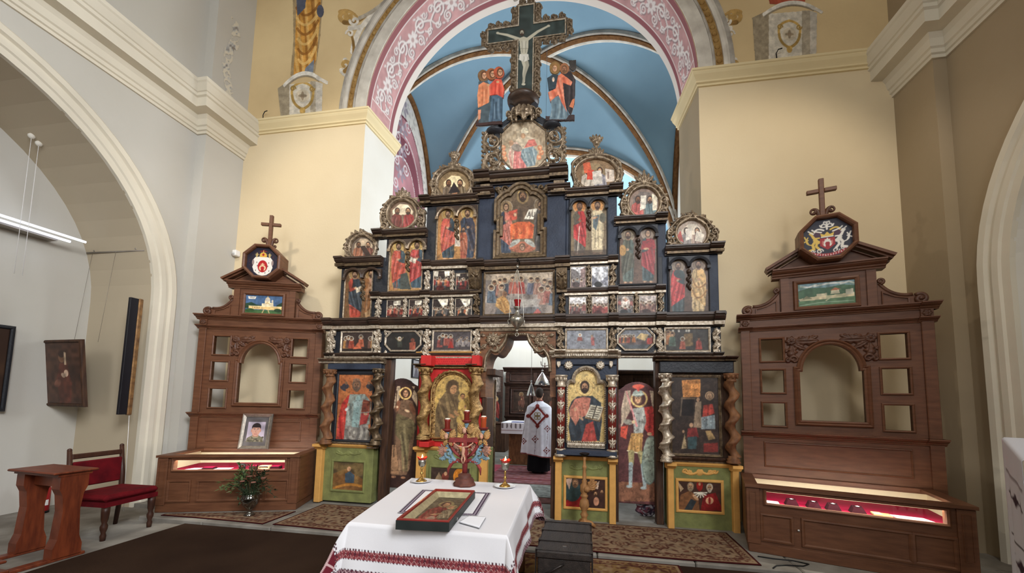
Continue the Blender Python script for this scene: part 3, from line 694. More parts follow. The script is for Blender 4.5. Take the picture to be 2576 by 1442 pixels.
def cornice(x0, x1, yt, yb, pr, res=(), mat_=None, lip=None, Y=YI, name='cornice', ex=.05, parent=None):
    """moulded ledge with break-forwards at res=[(x0, x1)]; lip adds the pale fillet as its own part"""
    X0, X1, Z0, Z1 = rc(x0, yt, x1, yb, Y); h = Z1-Z0
    runs = [(X0, X1, pr)]+[(onY(a, (yt+yb)/2, Y)[0]-.0, onY(b, (yt+yb)/2, Y)[0], pr+ex) for a, b in res]
    m = MB()
    for a, b, p in runs:
        e = p*.45
        prof = [(Y+.02, Z0)]+[(Y-p*q, Z0+h*z) for q, z in CPROF[1:-1]]+[(Y+.02, Z1)]
        m.extrude(prof, a-(e if p == pr else .0), b+(e if p == pr else .0)); OBS.append((a-e*(p == pr), b+e*(p == pr), Z0, Z1))
    o = m.build(name, mat_ or IBR, parent or scr)
    if lip is not None:
        l = MB()
        for a, b, p in runs:
            l.extrude([(Y-p*.3, Z0+h*.1), (Y-p*.62, Z0+h*.1), (Y-p*.66, Z0+h*.36), (Y-p*.3, Z0+h*.36)], a-(.02 if p == pr else .004), b+(.02 if p == pr else .004))
        l.build('gilded_moulding', lip, parent or scr)
    return o
def carved_strip(xm, y0, y1, w, mat_=SILV, name='carved_pilaster', Y=YI-.035, seed=0, hgt=.034, parent=None):
    """upright strip of carved leaf scrolls, xm at the middle, w half its width in pixels"""
    X0, X1, Z0, Z1 = rc(xm-w, y0, xm+w, y1, Y); P = planegrid(X0, X1, Z0, Z1, Y, .0046); h, k = P.shape[:2]
    H = (y1-y0); UV = np.meshgrid(np.linspace(-w, w, k), np.linspace(0, H, h)); r = Rel(P, UV); rr = random.Random(seed+int(xm)); n = max(2, int(round(H/(w*2.3))))
    n = max(3, int(round(H/(w*1.7)))); r.stroke([(w*.38*sin(pi*k*n/40+seed), H*k/40) for k in range(41)], w*.17, w*.17, hgt*.8)
    for i in range(n):
        s = 1 if (i+seed) % 2 else -1; yc = H*(i+.5)/n; L = H/n
        r.volute(s*w*.30, yc, w*.46, pi/2, 1.3*s, w*.15, hgt); r.leaf(-s*w*.1, yc+L*.5, -pi/2-s*.75, L*.95, w*.4, hgt, s*.15); r.leaf(-s*w*.05, yc-L*.1, -pi/2+s*.2, L*.9, w*.34, hgt*.95); r.leaf(s*w*.1, yc+L*.1, pi/2-s*.9, L*.8, w*.34, hgt*.9); r.leaf(-s*w*.2, yc, pi if s > 0 else 0, w*.75, w*.28, hgt*.9); r.ball(-s*w*.55, yc-L*.2, w*.2, hgt)
    if H > 70: r.rosette(0, H*.52, w*.8, hgt*1.2)
    OBS.append((X0, X1, Z0, Z1)); return r.build(name, mat_, parent or scr, back=.2)
def twisted(xt, yt, xb, yb, r, turns, mat_, name='twisted_column', Y=YI-.12, amp=.35, vine=None, n=22, kv=90, cap=None):
    t, b = onY(xt, yt, Y), onY(xb, yb, Y); X = (t[0]+b[0])/2; zt, zb = t[2], b[2]; h = zt-zb; m = MB(); c0, c1 = zb+h*.07, zt-h*.09; V = []; N = kv
    for i in range(N+1):
        f = i/N; ph = 2*pi*turns*f
        for j in range(n):
            a = 2*pi*j/n; rad = r*(.86+.14*cos(a*1-ph)); 
            if vine: rad += r*vine*max(0, cos(a-ph))**1.4*(.72+.3*cos(3*ph)+.12*cos(5*a))
            V.append((X+r*amp*cos(ph)+rad*cos(a), Y+r*amp*sin(ph)+rad*sin(a), c0+(c1-c0)*f))
    m.add(V, [(i*n+j, i*n+(j+1) % n, (i+1)*n+(j+1) % n, (i+1)*n+j) for i in range(N) for j in range(n)], True)
    o = m.build(name, mat_, scr)
    q = MB(); q.lathe([(r*1.25, zb), (r*1.25, zb+h*.018), (r*1.05, zb+h*.03), (r*1.2, zb+h*.045), (r*.9, zb+h*.06), (r*.9, c0+.01)], (X, Y, 0)); q.build('base', cap or mat_, o)
    q = MB(); q.lathe([(r*.85, c1-.01), (r*.95, c1+h*.01), (r*.8, c1+h*.02), (r*1.0, c1+h*.045), (r*1.35, c1+h*.07), (r*1.4, zt)], (X, Y, 0))
    for k in range(8): a = 2*pi*k/8; q.ball((X+r*1.12*cos(a), Y+r*1.12*sin(a), c1+h*.055), r*.3, 8, (1, 1, 1.5))
    q.build('capital', cap or mat_, o); return o
def icon(x0, y0, x1, y1, label, paint, bgc, group=None, Y=YI-.012, name='icon', cat='icon', fr=None, arch=None, poly=None, seed=1, step=.0048, thick=.011, mg=None):
    """painted board; fr = (width m, depth m, material) frame; label singles it out"""
    X0, X1, Z0, Z1 = rc(x0, y0, x1, y1, Y); g = (mg if mg is not None else fr[0] if fr else 0)+.003
    if Y > YI-.05 and Y < YI+.05:               # trim the board where a ledge, pilaster or console covers its edge
        for a, b, c0, c1 in OBS:
            q = [(b+g-X0, 0), (X1+g-a, 1), (c1+g-Z0, 2), (Z1+g-c0, 3)]; d, k = min(q)
            if 0 < d < .16:
                if k == 0: X0 += d
                elif k == 1: X1 -= d
                elif k == 2: Z0 += d
                else: Z1 -= d
    t = thing(name, label, cat, ((X0+X1)/2, Y, Z0), 0, group)
    c = Cv(planegrid(X0, X1, Z0, Z1, Y, step), bgc, seed=seed)
    edge = rect(X0, X1, Z0, Z1)
    if arch is not None: edge = archpoly(X0, X1, Z0, Z1, Z1-(X1-X0)*arch, 24)
    if poly is not None: edge = poly(X0, X1, Z0, Z1)
    if arch is not None or poly is not None: c.m = inpoly(P_(c, 0), P_(c, 2), edge)
    paint(c)
    c.blur(1); c.a *= 1.45 if cat == 'door panel' else 1.; g = c.a.mean(-1, keepdims=True); c.a = c.a*.84+g*.16  # door panels: colours brightened to make up for weak light on them
    c.noise(9, .12); c.noise(2.6, .08); c.blend(np.clip((vnoise(c.U, c.V, 4, seed+50)-.66)*4, 0, 1), (52, 40, 34), .35)
    c.build('painting', PAINT, t, thick)
    if fr:
        w, d, fm = fr; m = MB(); m.ring(edge, framep(w, d, Y+.004)); m.build('frame', fm, t)
    return t, edge
def P_(c, k): return c.P[..., k]
# ---- base tier: four painted green pedestals
def base(x0, x1, y0, y1, px0, py0, px1, py1, pil, fn, bgc, lab, stripe=None, seed=1):
    a = rc(x0, y0, x1, y1, YI); m = MB(); m.box(a[0]+.01, a[1]-.01, YI-.02, YI+.2, a[2], a[3], .006)
    b = m.build('base_panel', GRN, scr, label=lab)
    m = MB(); e = (y1-y0)*.06
    for q0, q1 in pil:
        w = rc(q0, y0, q1, y1, YI); m.box(w[0], w[1], YI-.09, YI, a[2]-.012, a[3], .005)
        m.extrude([(YI, a[3]-.075), (YI-.095, a[3]-.075), (YI-.13, a[3]-.04), (YI-.16, a[3]-.035), (YI-.16, a[3]), (YI, a[3])], w[0]-.02, w[1]+.02)
    m.extrude([(YI, a[3]-.05), (YI-.03, a[3]-.05), (YI-.055, a[3]-.02), (YI-.06, a[3]), (YI, a[3])], a[0], a[1]); m.build('pilaster', OCH, b)
    X0, X1, Z0, Z1 = rc(px0, py0, px1, py1, YI-.024); c = Cv(planegrid(X0, X1, Z0, Z1, YI-.024, .0052), bgc, seed=seed); fn(c); c.noise(7, .15); c.noise(3, .08); c.build('painting', PAINT, b)
    m = MB(); m.ring(rect(X0, X1, Z0, Z1), [(0, YI-.02), (0, YI-.034), (.012, YI-.04), (.03, YI-.036), (.034, YI-.02)]); m.build('moulding', OCH if pil[0][0] > 1300 else GRN, b)
    xm, yo = (px0+px1)/2, py0-(py0-y0)*.5; W = (px1-px0)*.5; P = planegrid(X0, X1, Z1+.03, a[3]-.08, YI-.02, .005); r = Rel(P)
    r.ball(xm, yo, W*.16, .01)
    for s in (-1, 1):
        r.stroke(bez((xm+s*W*.1, yo), (xm+s*W*.4, yo+W*.18), (xm+s*W*.75, yo)), 3, 1.5, .009).volute(xm+s*W*.72, yo-2, W*.12, 0, 1.2*s, 1.8, .009).leaf(xm+s*W*.35, yo+3, -s*.4 if s > 0 else pi+.4, W*.3, W*.1, .009)
    r.build('carved_scroll', OCH if pil[0][0] > 1600 else GRN, b, back=.1); return b
def bpA(c):
    c.poly([(830, 1195), (870, 1180), (920, 1210), (920, 1240), (830, 1240)], (120, 84, 50)); c.noise(14, .5, (160, 130, 80), .5); c.poly([(868, 1192), (880, 1186), (892, 1196), (890, 1216), (868, 1214)], (70, 84, 96)); c.ell(878, 1180, 5, 6, SKIN); c.line(bez((840, 1228), (880, 1212), (915, 1226)), 3, (176, 120, 56))
base(802, 940, 1117, 1262, 838, 1163, 914, 1233, [(803, 817)], bpA, (84, 70, 50), 'green base panel with small dark landscape painting', seed=3)
def bpB(c):
    c.poly([(1090, 1215), (1104, 1188), (1118, 1215)], (150, 126, 96)); c.ell(1120, 1200, 9, 11, (120, 60, 50)); c.ell(1121, 1192, 4, 5, SKIN); c.ell(1158, 1200, 18, 22, (206, 128, 44)); c.ell(1162, 1203, 9, 13, (180, 60, 40)); c.ell(1162, 1192, 4, 5, SKIN)
base(1050, 1232, 1125, 1296, 1084, 1178, 1180, 1245, [(1051, 1072), (1208, 1228)], bpB, (70, 54, 46), 'green base panel behind the white table', seed=4)
def bpC(c):
    c.poly([(1423, 1262), (1445, 1238), (1475, 1246), (1480, 1278), (1423, 1278)], (146, 34, 32)); c.ell(1440, 1236, 22, 26, (52, 70, 70)); c.poly([(1422, 1206), (1440, 1202), (1432, 1232)], (190, 160, 140)); head(c, 1447, 1216, 9, SKIN, (120, 90, 66)); c.poly([(1486, 1205), (1523, 1204), (1522, 1278), (1470, 1278)], (62, 40, 34)); c.poly([(1492, 1226), (1508, 1210), (1504, 1232)], (206, 176, 150)); head(c, 1498, 1243, 6, SKIN); c.ell(1500, 1262, 7, 11, (196, 140, 110)); head(c, 1514, 1238, 5, SKIN)
base(1396, 1550, 1148, 1318, 1424, 1205, 1522, 1277, [(1397, 1413), (1532, 1548)], bpC, (58, 44, 38), 'green base panel with painted bearded man at left', seed=5)
def bpD(c):
    c.poly([(1706, 1285), (1712, 1245), (1735, 1235), (1756, 1250), (1760, 1285)], (126, 84, 54)); c.poly([(1720, 1285), (1738, 1255), (1752, 1262), (1740, 1285)], (50, 56, 60)); c.ell(1750, 1252, 10, 4, SKIN, rot=.8); c.poly([(1704, 1210), (1720, 1230), (1712, 1238)], (200, 168, 130)); head(c, 1737, 1225, 9, SKIN, (150, 130, 104))
    c.poly([(1762, 1285), (1770, 1246), (1800, 1240), (1818, 1285)], (128, 30, 30)); head(c, 1785, 1228, 9, SKIN, (190, 176, 156), True, None, None, (196, 182, 160)); c.ell(1785, 1260, 10, 9, (200, 150, 116)); c.ell(1785, 1260, 3, 9, (128, 30, 30)); c.ell(1760, 1222, 8, 14, (150, 36, 30)); c.ell(1760, 1218, 3, 4, SKIN)
    for k in range(7): c.line([(1762, 1240), (1762+16*cos(k*.52), 1240+12*sin(k*.52))], 1.6, (228, 220, 200))
base(1676, 1856, 1164, 1338, 1707, 1213, 1814, 1285, [(1677, 1692), (1838, 1854)], bpD, (72, 46, 36), 'green base panel with painted pair of haloed elders', seed=6)
# ---- structural carcass of the tiers above
for x0, y0, x1, y1, mm in ((836, 900, 962, 1122, BLK), (1052, 893, 1212, 1126, REDP), (1394, 893, 1552, 1148, NAVY), (1650, 898, 1850, 1166, DWOOD), (836, 806, 1214, 900, BLK), (1394, 800, 1814, 898, BLK), (948, 652, 1214, 812, BLK), (1404, 650, 1668, 806, BLK), (1205, 656, 1412, 812, BLK), (856, 650, 966, 812, BLK), (970, 580, 1080, 738, BLK), (1072, 501, 1206, 660, BLK), (1204, 440, 1424, 660, NAVY), (1424, 478, 1552, 652, NAVY), (1546, 552, 1676, 718, NAVY), (1674, 620, 1808, 800, NAVY)):
    _k = globals().get('_k', 0)+1; blk(x0, y0, x1, y1, mm, 'carcass_panel', YI+.0006*_k, .16-.0004*_k)
for x0, x1 in ((957, 976), (1046, 1054), (1548, 1556), (1650, 1668)):      # posts of the two side doorways
    yb = 1262+(x0-800)*.0695; blk(x0, 896, x1, yb, DWOOD, 'door_post', YI+.02, .14)
# ---- moulded ledges
RF = [(823, 845), (938, 962), (1062, 1086), (1186, 1212), (1398, 1424), (1530, 1554), (1648, 1672), (1792, 1816)]
cornice(838, 1812, 796, 828, .10, RF, IBR, SILV)
cornice(836, 1200, 889, 903, .05, [(823, 845), (938, 962)], IBR, SILV); cornice(1404, 1812, 888, 901, .05, [(1648, 1672), (1792, 1816)], IBR, SILV)
cornice(965, 1200, 734, 752, .06, [(938, 962), (1062, 1086)], IBR, SILV); cornice(1424, 1668, 724, 744, .06, [(1530, 1554), (1648, 1672)], IBR, SILV)
cornice(1076, 1192, 657, 680, .06, [(1066, 1088)], IBR, SILV); cornice(1424, 1545, 650, 668, .06, [(1530, 1554)], IBR, SILV)
cornice(1210, 1408, 656, 682, .09, [(1180, 1222), (1398, 1434)], IBR, DGILT); cornice(1204, 1412, 806, 834, .05, [], IBR, GILT)
cornice(862, 958, 650, 674, .09, [(852, 872)], IBR, DGILT); cornice(962, 1070, 581, 600, .09, [(945, 968)], IBR, DGILT); cornice(1076, 1198, 498, 516, .10, [(1062, 1088)], IBR, DGILT)
cornice(1210, 1420, 436, 462, .12, [(1198, 1236), (1384, 1428)], IBR, DGILT, ex=.06); cornice(1430, 1546, 478, 498, .10, [(1532, 1566)], IBR, DGILT); cornice(1552, 1660, 548, 566, .09, [(1648, 1676)], IBR, DGILT); cornice(1680, 1795, 620, 642, .09, [(1782, 1816)], IBR, DGILT)
for x0, x1, y0, y1, mm in ((1207, 1232, 462, 486, GILT), (1392, 1420, 452, 478, GILT)): blk(x0, y0, x1, y1, mm, 'pedestal_block', YI-.09, .1)
cornice(1204, 1234, 482, 500, .14, [], IBR, DGILT, name='pedestal_foot'); cornice(1390, 1424, 474, 492, .14, [], IBR, DGILT, name='pedestal_foot')
# ---- carved pilasters between the panels
for i, x in enumerate((834, 949, 1074, 1198)): carved_strip(x, 829, 896, 10.5, seed=i)
for i, x in enumerate((1410, 1541, 1660, 1803)): carved_strip(x, 826, 892, 10.5, GILT if i < 2 else SILV, seed=i+3)
for i, (x, y0, y1, w) in enumerate(((952, 752, 806, 8), (1075, 682, 732, 8), (1072, 750, 803, 8), (1139, 681, 732, 5.5), (1137, 750, 801, 5.5), (1020, 752, 803, 5.5), (1542, 666, 724, 9), (1542, 742, 796, 9), (1662, 735, 796, 8), (1481, 668, 722, 5.5), (1482, 742, 796, 5.5), (1601, 738, 792, 5.5))): carved_strip(x, y0, y1, w, SILV if x < 1400 else GILT, seed=i)
for xm in (1199, 1414):                                                  # big leaf consoles either side of the supper
    a = rc(xm-17, 682, xm+17, 738, YI); h = a[3]-a[2]; m = MB()
    m.extrude([(YI, a[2]), (YI-.05, a[2]), (YI-.055, a[2]+h*.16), (YI-.075, a[2]+h*.2), (YI-.13, a[2]+h*.5), (YI-.15, a[2]+h*.8), (YI-.14, a[3]), (YI, a[3])], a[0]+.02, a[1]-.02)
    for s in (a[0]+.025, a[1]-.025): m.lathe([(.0, s-.012), (.07, s-.012), (.07, s+.012), (0, s+.012)], (0, 0, 0)) if False else None
    OBS.append((a[0], a[1], a[2], a[3])); o = m.build('console', DGILT, scr)
    P = planegrid(a[0]+.03, a[1]-.03, a[2]+.04, a[3]-.01, YI-.1, .005); z = (P[..., 2]-a[2])/h; P[..., 1] = YI-.05-.10*np.clip(z*1.25-.1, 0, 1)**.8
    r = Rel(P); r.leaf(xm, 734, -pi/2, 50, 15, .03); r.leaf(xm, 700, -2.4, 22, 8, .03).leaf(xm, 700, -.7, 22, 8, .03).ball(xm, 694, 6, .035).leaf(xm, 725, -2.5, 20, 7, .026).leaf(xm, 725, -.6, 20, 7, .026); r.build('acanthus_leaf', DGILT, o, back=.1)
    carved_strip(xm, 740, 800, 9, DGILT, 'carved_pilaster', seed=7)
# ---- local tier surrounds
twisted(832, 930, 818, 1117, .066, 3.3, BROWN, vine=.3, amp=.12); twisted(955, 928, 941, 1120, .062, 4., DGILT, vine=.55, amp=.1, cap=DGILT)
twisted(1071, 926, 1064, 1106, .075, 2.4, GOLD, amp=.05, vine=.34, n=28, cap=GOLD, Y=YI-.135); twisted(1196, 926, 1195, 1106, .075, 2.4, GOLD, amp=.05, vine=.34, n=28, cap=GOLD, Y=YI-.135)
twisted(1674, 940, 1676, 1162, .058, 4., SILV, vine=.6, amp=.1, Y=YI-.15); twisted(1838, 940, 1846, 1166, .062, 3.6, BROWN, vine=.15, amp=.3)
cornice(818, 965, 903, 916, .08, [(810, 846), (930, 965)], GILT, SILV, ex=.03); blk(824, 915, 958, 930, NAVY, 'frieze_board', YI-.06, .06)
cornice(1650, 1840, 898, 910, .09, [(1648, 1676), (1820, 1850)], DWOOD, DGILT, ex=.03); blk(1660, 910, 1846, 938, BLK, 'frieze_board', YI-.06, .06)
cornice(820, 946, 1112, 1126, .06, [(806, 830), (930, 952)], GILT, SILV)
cornice(1672, 1850, 1150, 1166, .06, [], DWOOD, DGILT)
# red bay: inscription frieze
X0, X1, Z0, Z1 = rc(1085, 893, 1186, 921, YI-.03); c = Cv(planegrid(X0, X1, Z0, Z1, YI-.03, .004), (204, 50, 48)); c.soft = .5; rr = random.Random(5)
for row in range(4):
    x = 1090.
    while x < 1181:
        w = rr.choice([1.6, 2.2, 2.6]); y = 899+row*5.6-(x-1085)*.012
        for _ in range(2): c.line([(x+rr.uniform(0, w), y-1.6), (x+rr.uniform(0, w), y+1.6)], .35, (150, 24, 30), .9)
        if rr.random() < .6: c.line([(x, y+rr.choice([-1.5, 0, 1.5])), (x+w, y+rr.choice([-1.5, 0, 1.5]))], .3, (150, 24, 30), .9)
        x += w+1.1+(2 if rr.random() < .16 else 0)
c.build('inscription', PAINT, scr)
cornice(1054, 1208, 886, 896, .05, [], OCH, SILV); cornice(1056, 1210, 919, 928, .07, [(1054, 1086), (1182, 1210)], DGILT, GOLD, ex=.15)
for x0, x1 in ((1058, 1084), (1186, 1206)): blk(x0, 894, x1, 920, REDP, 'frieze_block', YI-.2, .2)
for x0, x1 in ((1053, 1078), (1193, 1210)): blk(x0, 1112, x1, 1126, REDP, 'pedestal_block', YI-.22, .22)
# silver bay of the right-hand local icon
cornice(1392, 1552, 884, 902, .10, [(1398, 1424), (1528, 1552)], SILV, SILV, ex=.12); blk(1396, 902, 1552, 918, NAVY, 'frieze_board', YI-.03, .03)
for i in range(26):
    pass
m = MB()
for i in range(34):
    p = onY(1396+i*4.6, 893-i*.04, YI-.09); m.box(p[0]-.008, p[0]+.008, YI-.10, YI-.05, p[2]-.018, p[2]+.012)
m.build('dentil_row', SILV, scr)
P = planegrid(*rc(1396, 904, 1552, 944, YI-.03), YI-.032, .0045); r = Rel(P)

for x in (1430, 1510): r = Rel(P); r.rosette(x, 919, 11, .02, 10); r.build('rosette', SILV, scr, back=.1)
for x in (1405, 1537): r = Rel(P); r.flat([(x-4, 909), (x+5, 909), (x+5, 919), (x, 926), (x-4, 919)], .014); r.build('shield_boss', SILV, scr, back=.1)
def carvedcol(xm, y0, y1):
    t, b = onY(xm, y0, YI-.135), onY(xm, y1, YI-.135); X, z0, z1 = b[0], b[2], t[2]; h = z1-z0; m = MB()
    m.lathe([(.05, z0+h*.1), (.055, z0+h*.5), (.05, z1-h*.14)], (X, YI-.135, 0), 24); o = m.build('round_column', mat('dark_red_lacquer', (116, 42, 34), .4, 0, .15, 10), scr)
    m = MB(); m.lathe([(.075, z0), (.075, z0+.03), (.06, z0+.035), (.06, z0+h*.07), (.07, z0+h*.075), (.07, z0+h*.09), (.052, z0+h*.1)], (X, YI-.135, 0)); m.build('base', SILV, o)
    m = MB(); m.lathe([(.052, z1-h*.15), (.062, z1-h*.145), (.062, z1-h*.13), (.05, z1-h*.12), (.058, z1-h*.05), (.08, z1-h*.02), (.085, z1)], (X, YI-.135, 0))
    for k in range(8): a = 2*pi*k/8; m.ball((X+.062*cos(a), YI-.135+.062*sin(a), z1-h*.05), .018, 8, (1, 1, 1.8))
    m.build('capital', SILV, o)
    th = np.linspace(pi, 2*pi, 46); zz = np.linspace(z1-h*.15, z0+h*.1, 170); T, Z = np.meshgrid(th, zz)
    r = Rel(np.stack([X+.051*np.cos(T), YI-.135+.051*np.sin(T), Z], -1), ((T-1.5*pi)*51, (z1-Z)*1000))
    for k in range(5):
        y = h*150+(k+.5)*h*750/5; L = h*750/5
        r.leaf(0, y+L*.45, -pi/2, L*.9, 16, 1.).ball(0, y, 9, 1.1)
        for s in (-1, 1): r.leaf(s*6, y+L*.2, -pi/2+s*.7, L*.55, 10, .9).volute(s*34, y-L*.2, 16, pi/2, 1.3*s, 5, .9).leaf(s*30, y+L*.35, -pi/2-s*.3, L*.4, 8, .8)
    r.H *= .012; N = np.stack([np.cos(T), np.sin(T), 0*T], -1); V = r.P+N*r.H[..., None]; q = r.H > 1e-4; I = np.arange(q.size).reshape(q.shape)
    F = np.stack([I[1:, :-1], I[1:, 1:], I[:-1, 1:], I[:-1, :-1]], -1)[q[:-1, :-1] | q[1:, 1:] | q[:-1, 1:] | q[1:, :-1]]; mesh('leaf_ornament', V.reshape(-1, 3), F, SILV, o, True)
carvedcol(1410, 944, 1148); carvedcol(1540, 944, 1152)
blk(1400, 1134, 1552, 1148, NAVY, 'plinth_board', YI-.2, .2)
# ---- carved portal of the central doorway
def portal():
    q = [(1208, 834), (1208, 1000), (1221, 1000), (1222, 925)]+bez((1222, 925), (1224, 900), (1236, 888))+bez((1236, 888), (1252, 902), (1264, 880))+bez((1264, 880), (1276, 866), (1279, 846))+bez((1327, 845), (1331, 864), (1342, 878))+bez((1342, 878), (1354, 900), (1370, 886))+bez((1370, 886), (1382, 900), (1383, 924))+[(1384, 1000), (1398, 1000), (1398, 834)]
    pl = [(onY(x, y, YI-.04)[0], onY(x, y, YI-.04)[2]) for x, y in q]; m = MB(); m.prism(pl, YI-.04, YI+.38)
    o = m.build('portal_arch', mat('brown_portal_wood', (128, 88, 60), .5, 0, .2, 6, .15, .3, c2=(92, 62, 44), stretch=(1, 1, 5)), scr)
    r = Rel(planegrid(*rc(1206, 834, 1400, 935, YI-.04), YI-.04, .0046))
    for x, s in ((1241, 1), (1361, -1)):
        for k in range(12): a = 2*pi*k/12; r.leaf(x+3*cos(a), 856+3*sin(a), a, 17, 4.5, .035)
        r.ball(x, 856, 7, .05); r.leaf(x-s*16, 866, pi/2+s*.9, 24, 6, .03).leaf(x+s*10, 872, pi/2-s*.3, 18, 6, .03).leaf(x-s*20, 846, pi+.3 if s > 0 else -.3, 14, 5, .03).leaf(x+s*14, 850, -.5 if s > 0 else pi+.5, 18, 5, .03)
    for s, X in ((1, lambda x: x), (-1, lambda x: 2603-x)):
        r.stroke([(X(x), y) for x, y in [(1219, 934), (1220, 915)]+bez((1220, 915), (1222, 892), (1236, 880))+bez((1236, 880), (1250, 892), (1260, 874))+bez((1260, 874), (1272, 862), (1276, 842))], 4, 4, .032)
    r.stroke([(1276, 842), (1329, 842)], 3.2, 3.2, .03)
    for i in range(9): r.ball(1281+i*5.6, 841, 3, .034)
    r.build('portal_carving', GILT, o, back=.15)
    return o
portal()
cornice(1206, 1402, 812, 836, .07, [], IBR, GILT)
for x0, x1 in ((1209, 1221), (1386, 1398)): blk(x0, 1000, x1, 1238 if x0 < 1300 else 1306, DWOOD, 'door_post', YI-.03, .4)
for x0, x1, dx in ((1206, 1246, 0), (1372, 1398, 0)): blk(x0, 928, x1, 944, DWOOD, 'bracket', YI+.02, .5)
# ---- royal door leaves, folded back into the sanctuary
def leaf(xa, xb, label, s):
    z0, z1 = SF+.04, onY(1225, 944, YI)[2]; t = thing('door_leaf', label, 'door', (xa, 5.5, SF+.04)); n1, n2 = 40, 120
    A, B = np.array([xa, 5.54]), np.array([xb, 6.35]); d = (B-A)/np.linalg.norm(B-A); nn = np.array([d[1], -d[0]])*s
    tt, zz = np.meshgrid(np.linspace(0, 1, n1), np.linspace(z1, z0, n2)); P = np.stack([A[0]+(B-A)[0]*tt, A[1]+(B-A)[1]*tt, zz], -1)
    c = Cv(P, (78, 52, 36), (tt*40, (z1-zz)*80)); c.soft = .6; c.poly([(4, 6), (36, 6), (36, 62), (4, 62)], (124, 88, 52)); saint(c, 20, 14, 60, 18, (92, 60, 44), (110, 70, 44), halo=(150, 112, 62)); c.poly([(4, 68), (36, 68), (36, 108), (4, 108)], (66, 44, 32)); c.poly([(4, 114), (36, 114), (36, 146), (4, 146)], (96, 70, 46)); c.noise(6, .2)
    c.build('painted_panel', PAINT, t, .04, nrm=(nn[0], nn[1], 0))
    m = MB(); m.tube([(A[0]+nn[0]*.01, A[1]+nn[1]*.01, z) for z in (z0, z1)], .022, 8); m.tube([(B[0]+nn[0]*.01, B[1]+nn[1]*.01, z) for z in (z0, z1)], .022, 8); m.build('edge_moulding', DGILT, t)
leaf(-1.40, -1.52, 'left leaf of the open central doors, painted brown panels', 1); leaf(-.42, -.33, 'right leaf of the open central doors, seen on edge', -1)
# ================================================================== ICONS OF THE SCREEN
FRD = (.030, .03, DGILT); FRS = (.026, .022, SILV); FRT = (.014, .014, IBR); FRW = (.010, .010, SILV)
RED, BLU, DRK, ORG, OCR, GRY = (176, 52, 44), (52, 68, 84), (46, 36, 32), (206, 98, 62), (186, 134, 70), (120, 112, 104)
# ---- local row
def nicholas(c):
    c.noise(20, .4, (196, 120, 60), .45); c.noise(6, .3, (170, 82, 44), .5)
    for s, x in ((1, 869), (-1, 930)): c.ell(x, 972, 9, 7, (60, 56, 62)); c.ell(x+s*2, 964, 3.4, 4, DSK); c.ell(x-s*6, 978, 9, 4, (64, 60, 66), 1, s*.7)
    R = [(876, 995), (886, 990), (890, 1110), (845, 1110), (850, 1060), (860, 1015)]; c.poly(R, (206, 54, 46)); c.folds(R, (140, 28, 28), (226, 92, 74), 5)
    W = [(868, 1070), (926, 1068), (932, 1110), (864, 1110)]; c.poly(W, (142, 134, 124)); c.folds(W, (96, 92, 88), (178, 170, 156), 8)
    B = [(880, 992), (918, 992), (934, 1012), (930, 1068), (868, 1072), (872, 1030)]; c.poly(B, (140, 148, 138)); c.folds(B, (100, 112, 108), (176, 180, 168), 5)
    c.poly([(898, 996), (908, 996), (902, 1076), (884, 1074), (890, 1020)], (136, 164, 160)); c.poly([(886, 1010), (914, 1008), (904, 1024), (892, 1026)], (150, 172, 168)); c.poly([(914, 1005), (932, 1010), (930, 1036), (908, 1038)], (124, 58, 44)); c.line([(912, 1012), (929, 1014), (928, 1034)], 1, (160, 90, 60)); c.poly([(908, 1040), (930, 1038), (922, 1066), (904, 1070)], (178, 60, 56)); c.ell(872, 1030, 5, 3.4, (206, 204, 196), 1, -.8); c.ell(876, 1018, 3, 4, SKIN); c.ell(920, 1042, 5, 3, SKIN); c.ell(891, 1088, 3, 4, (196, 188, 170))
    head(c, 897, 970, 12, (150, 104, 74), (104, 82, 66), True)
    c.ell(897, 957, 9, 5, (140, 100, 74))
icon(849, 943, 935, 1109, 'icon of a bishop in grey vestments and red cloak on orange ground', nicholas, (188, 104, 56), fr=(.03, .018, BLK), seed=11)
def virgin(c):
    c.noise(5, .3, (230, 190, 100), .5); c.noise(2, .25, (120, 84, 36), .6)
    M = [(1122, 985), (1140, 968), (1156, 985), (1162, 1020), (1152, 1060), (1150, 1106), (1092, 1106), (1096, 1030), (1106, 1005)]; c.poly(M, (118, 94, 62)); c.folds(M, (84, 64, 42), (168, 136, 86), 8, .3)
    c.ell(1138, 975, 17, 20, (112, 88, 58), rot=.3); c.ell(1140, 964, 24, 22, (176, 138, 72), .35); c.ell(1138, 974, 14, 18, (96, 72, 46), rot=.3); c.ell(1141, 980, 8.5, 12, (186, 132, 84), rot=.35); c.ell(1144, 976, 1.4, .9, (40, 26, 18)); c.ell(1137, 978, 1.4, .9, (40, 26, 18)); c.line([(1141, 978), (1144, 985)], .5, (110, 70, 44)); c.ell(1142, 988, 2, .8, (130, 60, 44))
    K = [(1154, 1012), (1172, 1006), (1182, 1030), (1178, 1068), (1148, 1062)]; c.poly(K, (200, 158, 74)); c.folds(K, (134, 96, 44), (232, 194, 110), 6, .4); c.ell(1164, 1000, 12, 12, (206, 166, 84), .8); c.ell(1164, 996, 6, 6, (70, 46, 30)); c.ell(1164, 999, 5, 6.4, (180, 122, 76)); c.ell(1162, 998, .9, .7, (40, 26, 18)); c.ell(1167, 998, .9, .7, (40, 26, 18))
    c.ell(1148, 1040, 4, 9, (186, 132, 84), rot=-.7); c.ell(1136, 1046, 3.6, 9, (180, 124, 78), rot=-1.0); c.ell(1170, 1024, 3, 5, (186, 132, 84))
t, e = icon(1093, 943, 1182, 1108, 'gold icon of a veiled mother holding a child in red carved bay', virgin, (208, 166, 84), arch=.5, seed=12, fr=(.018, .02, GOLD))
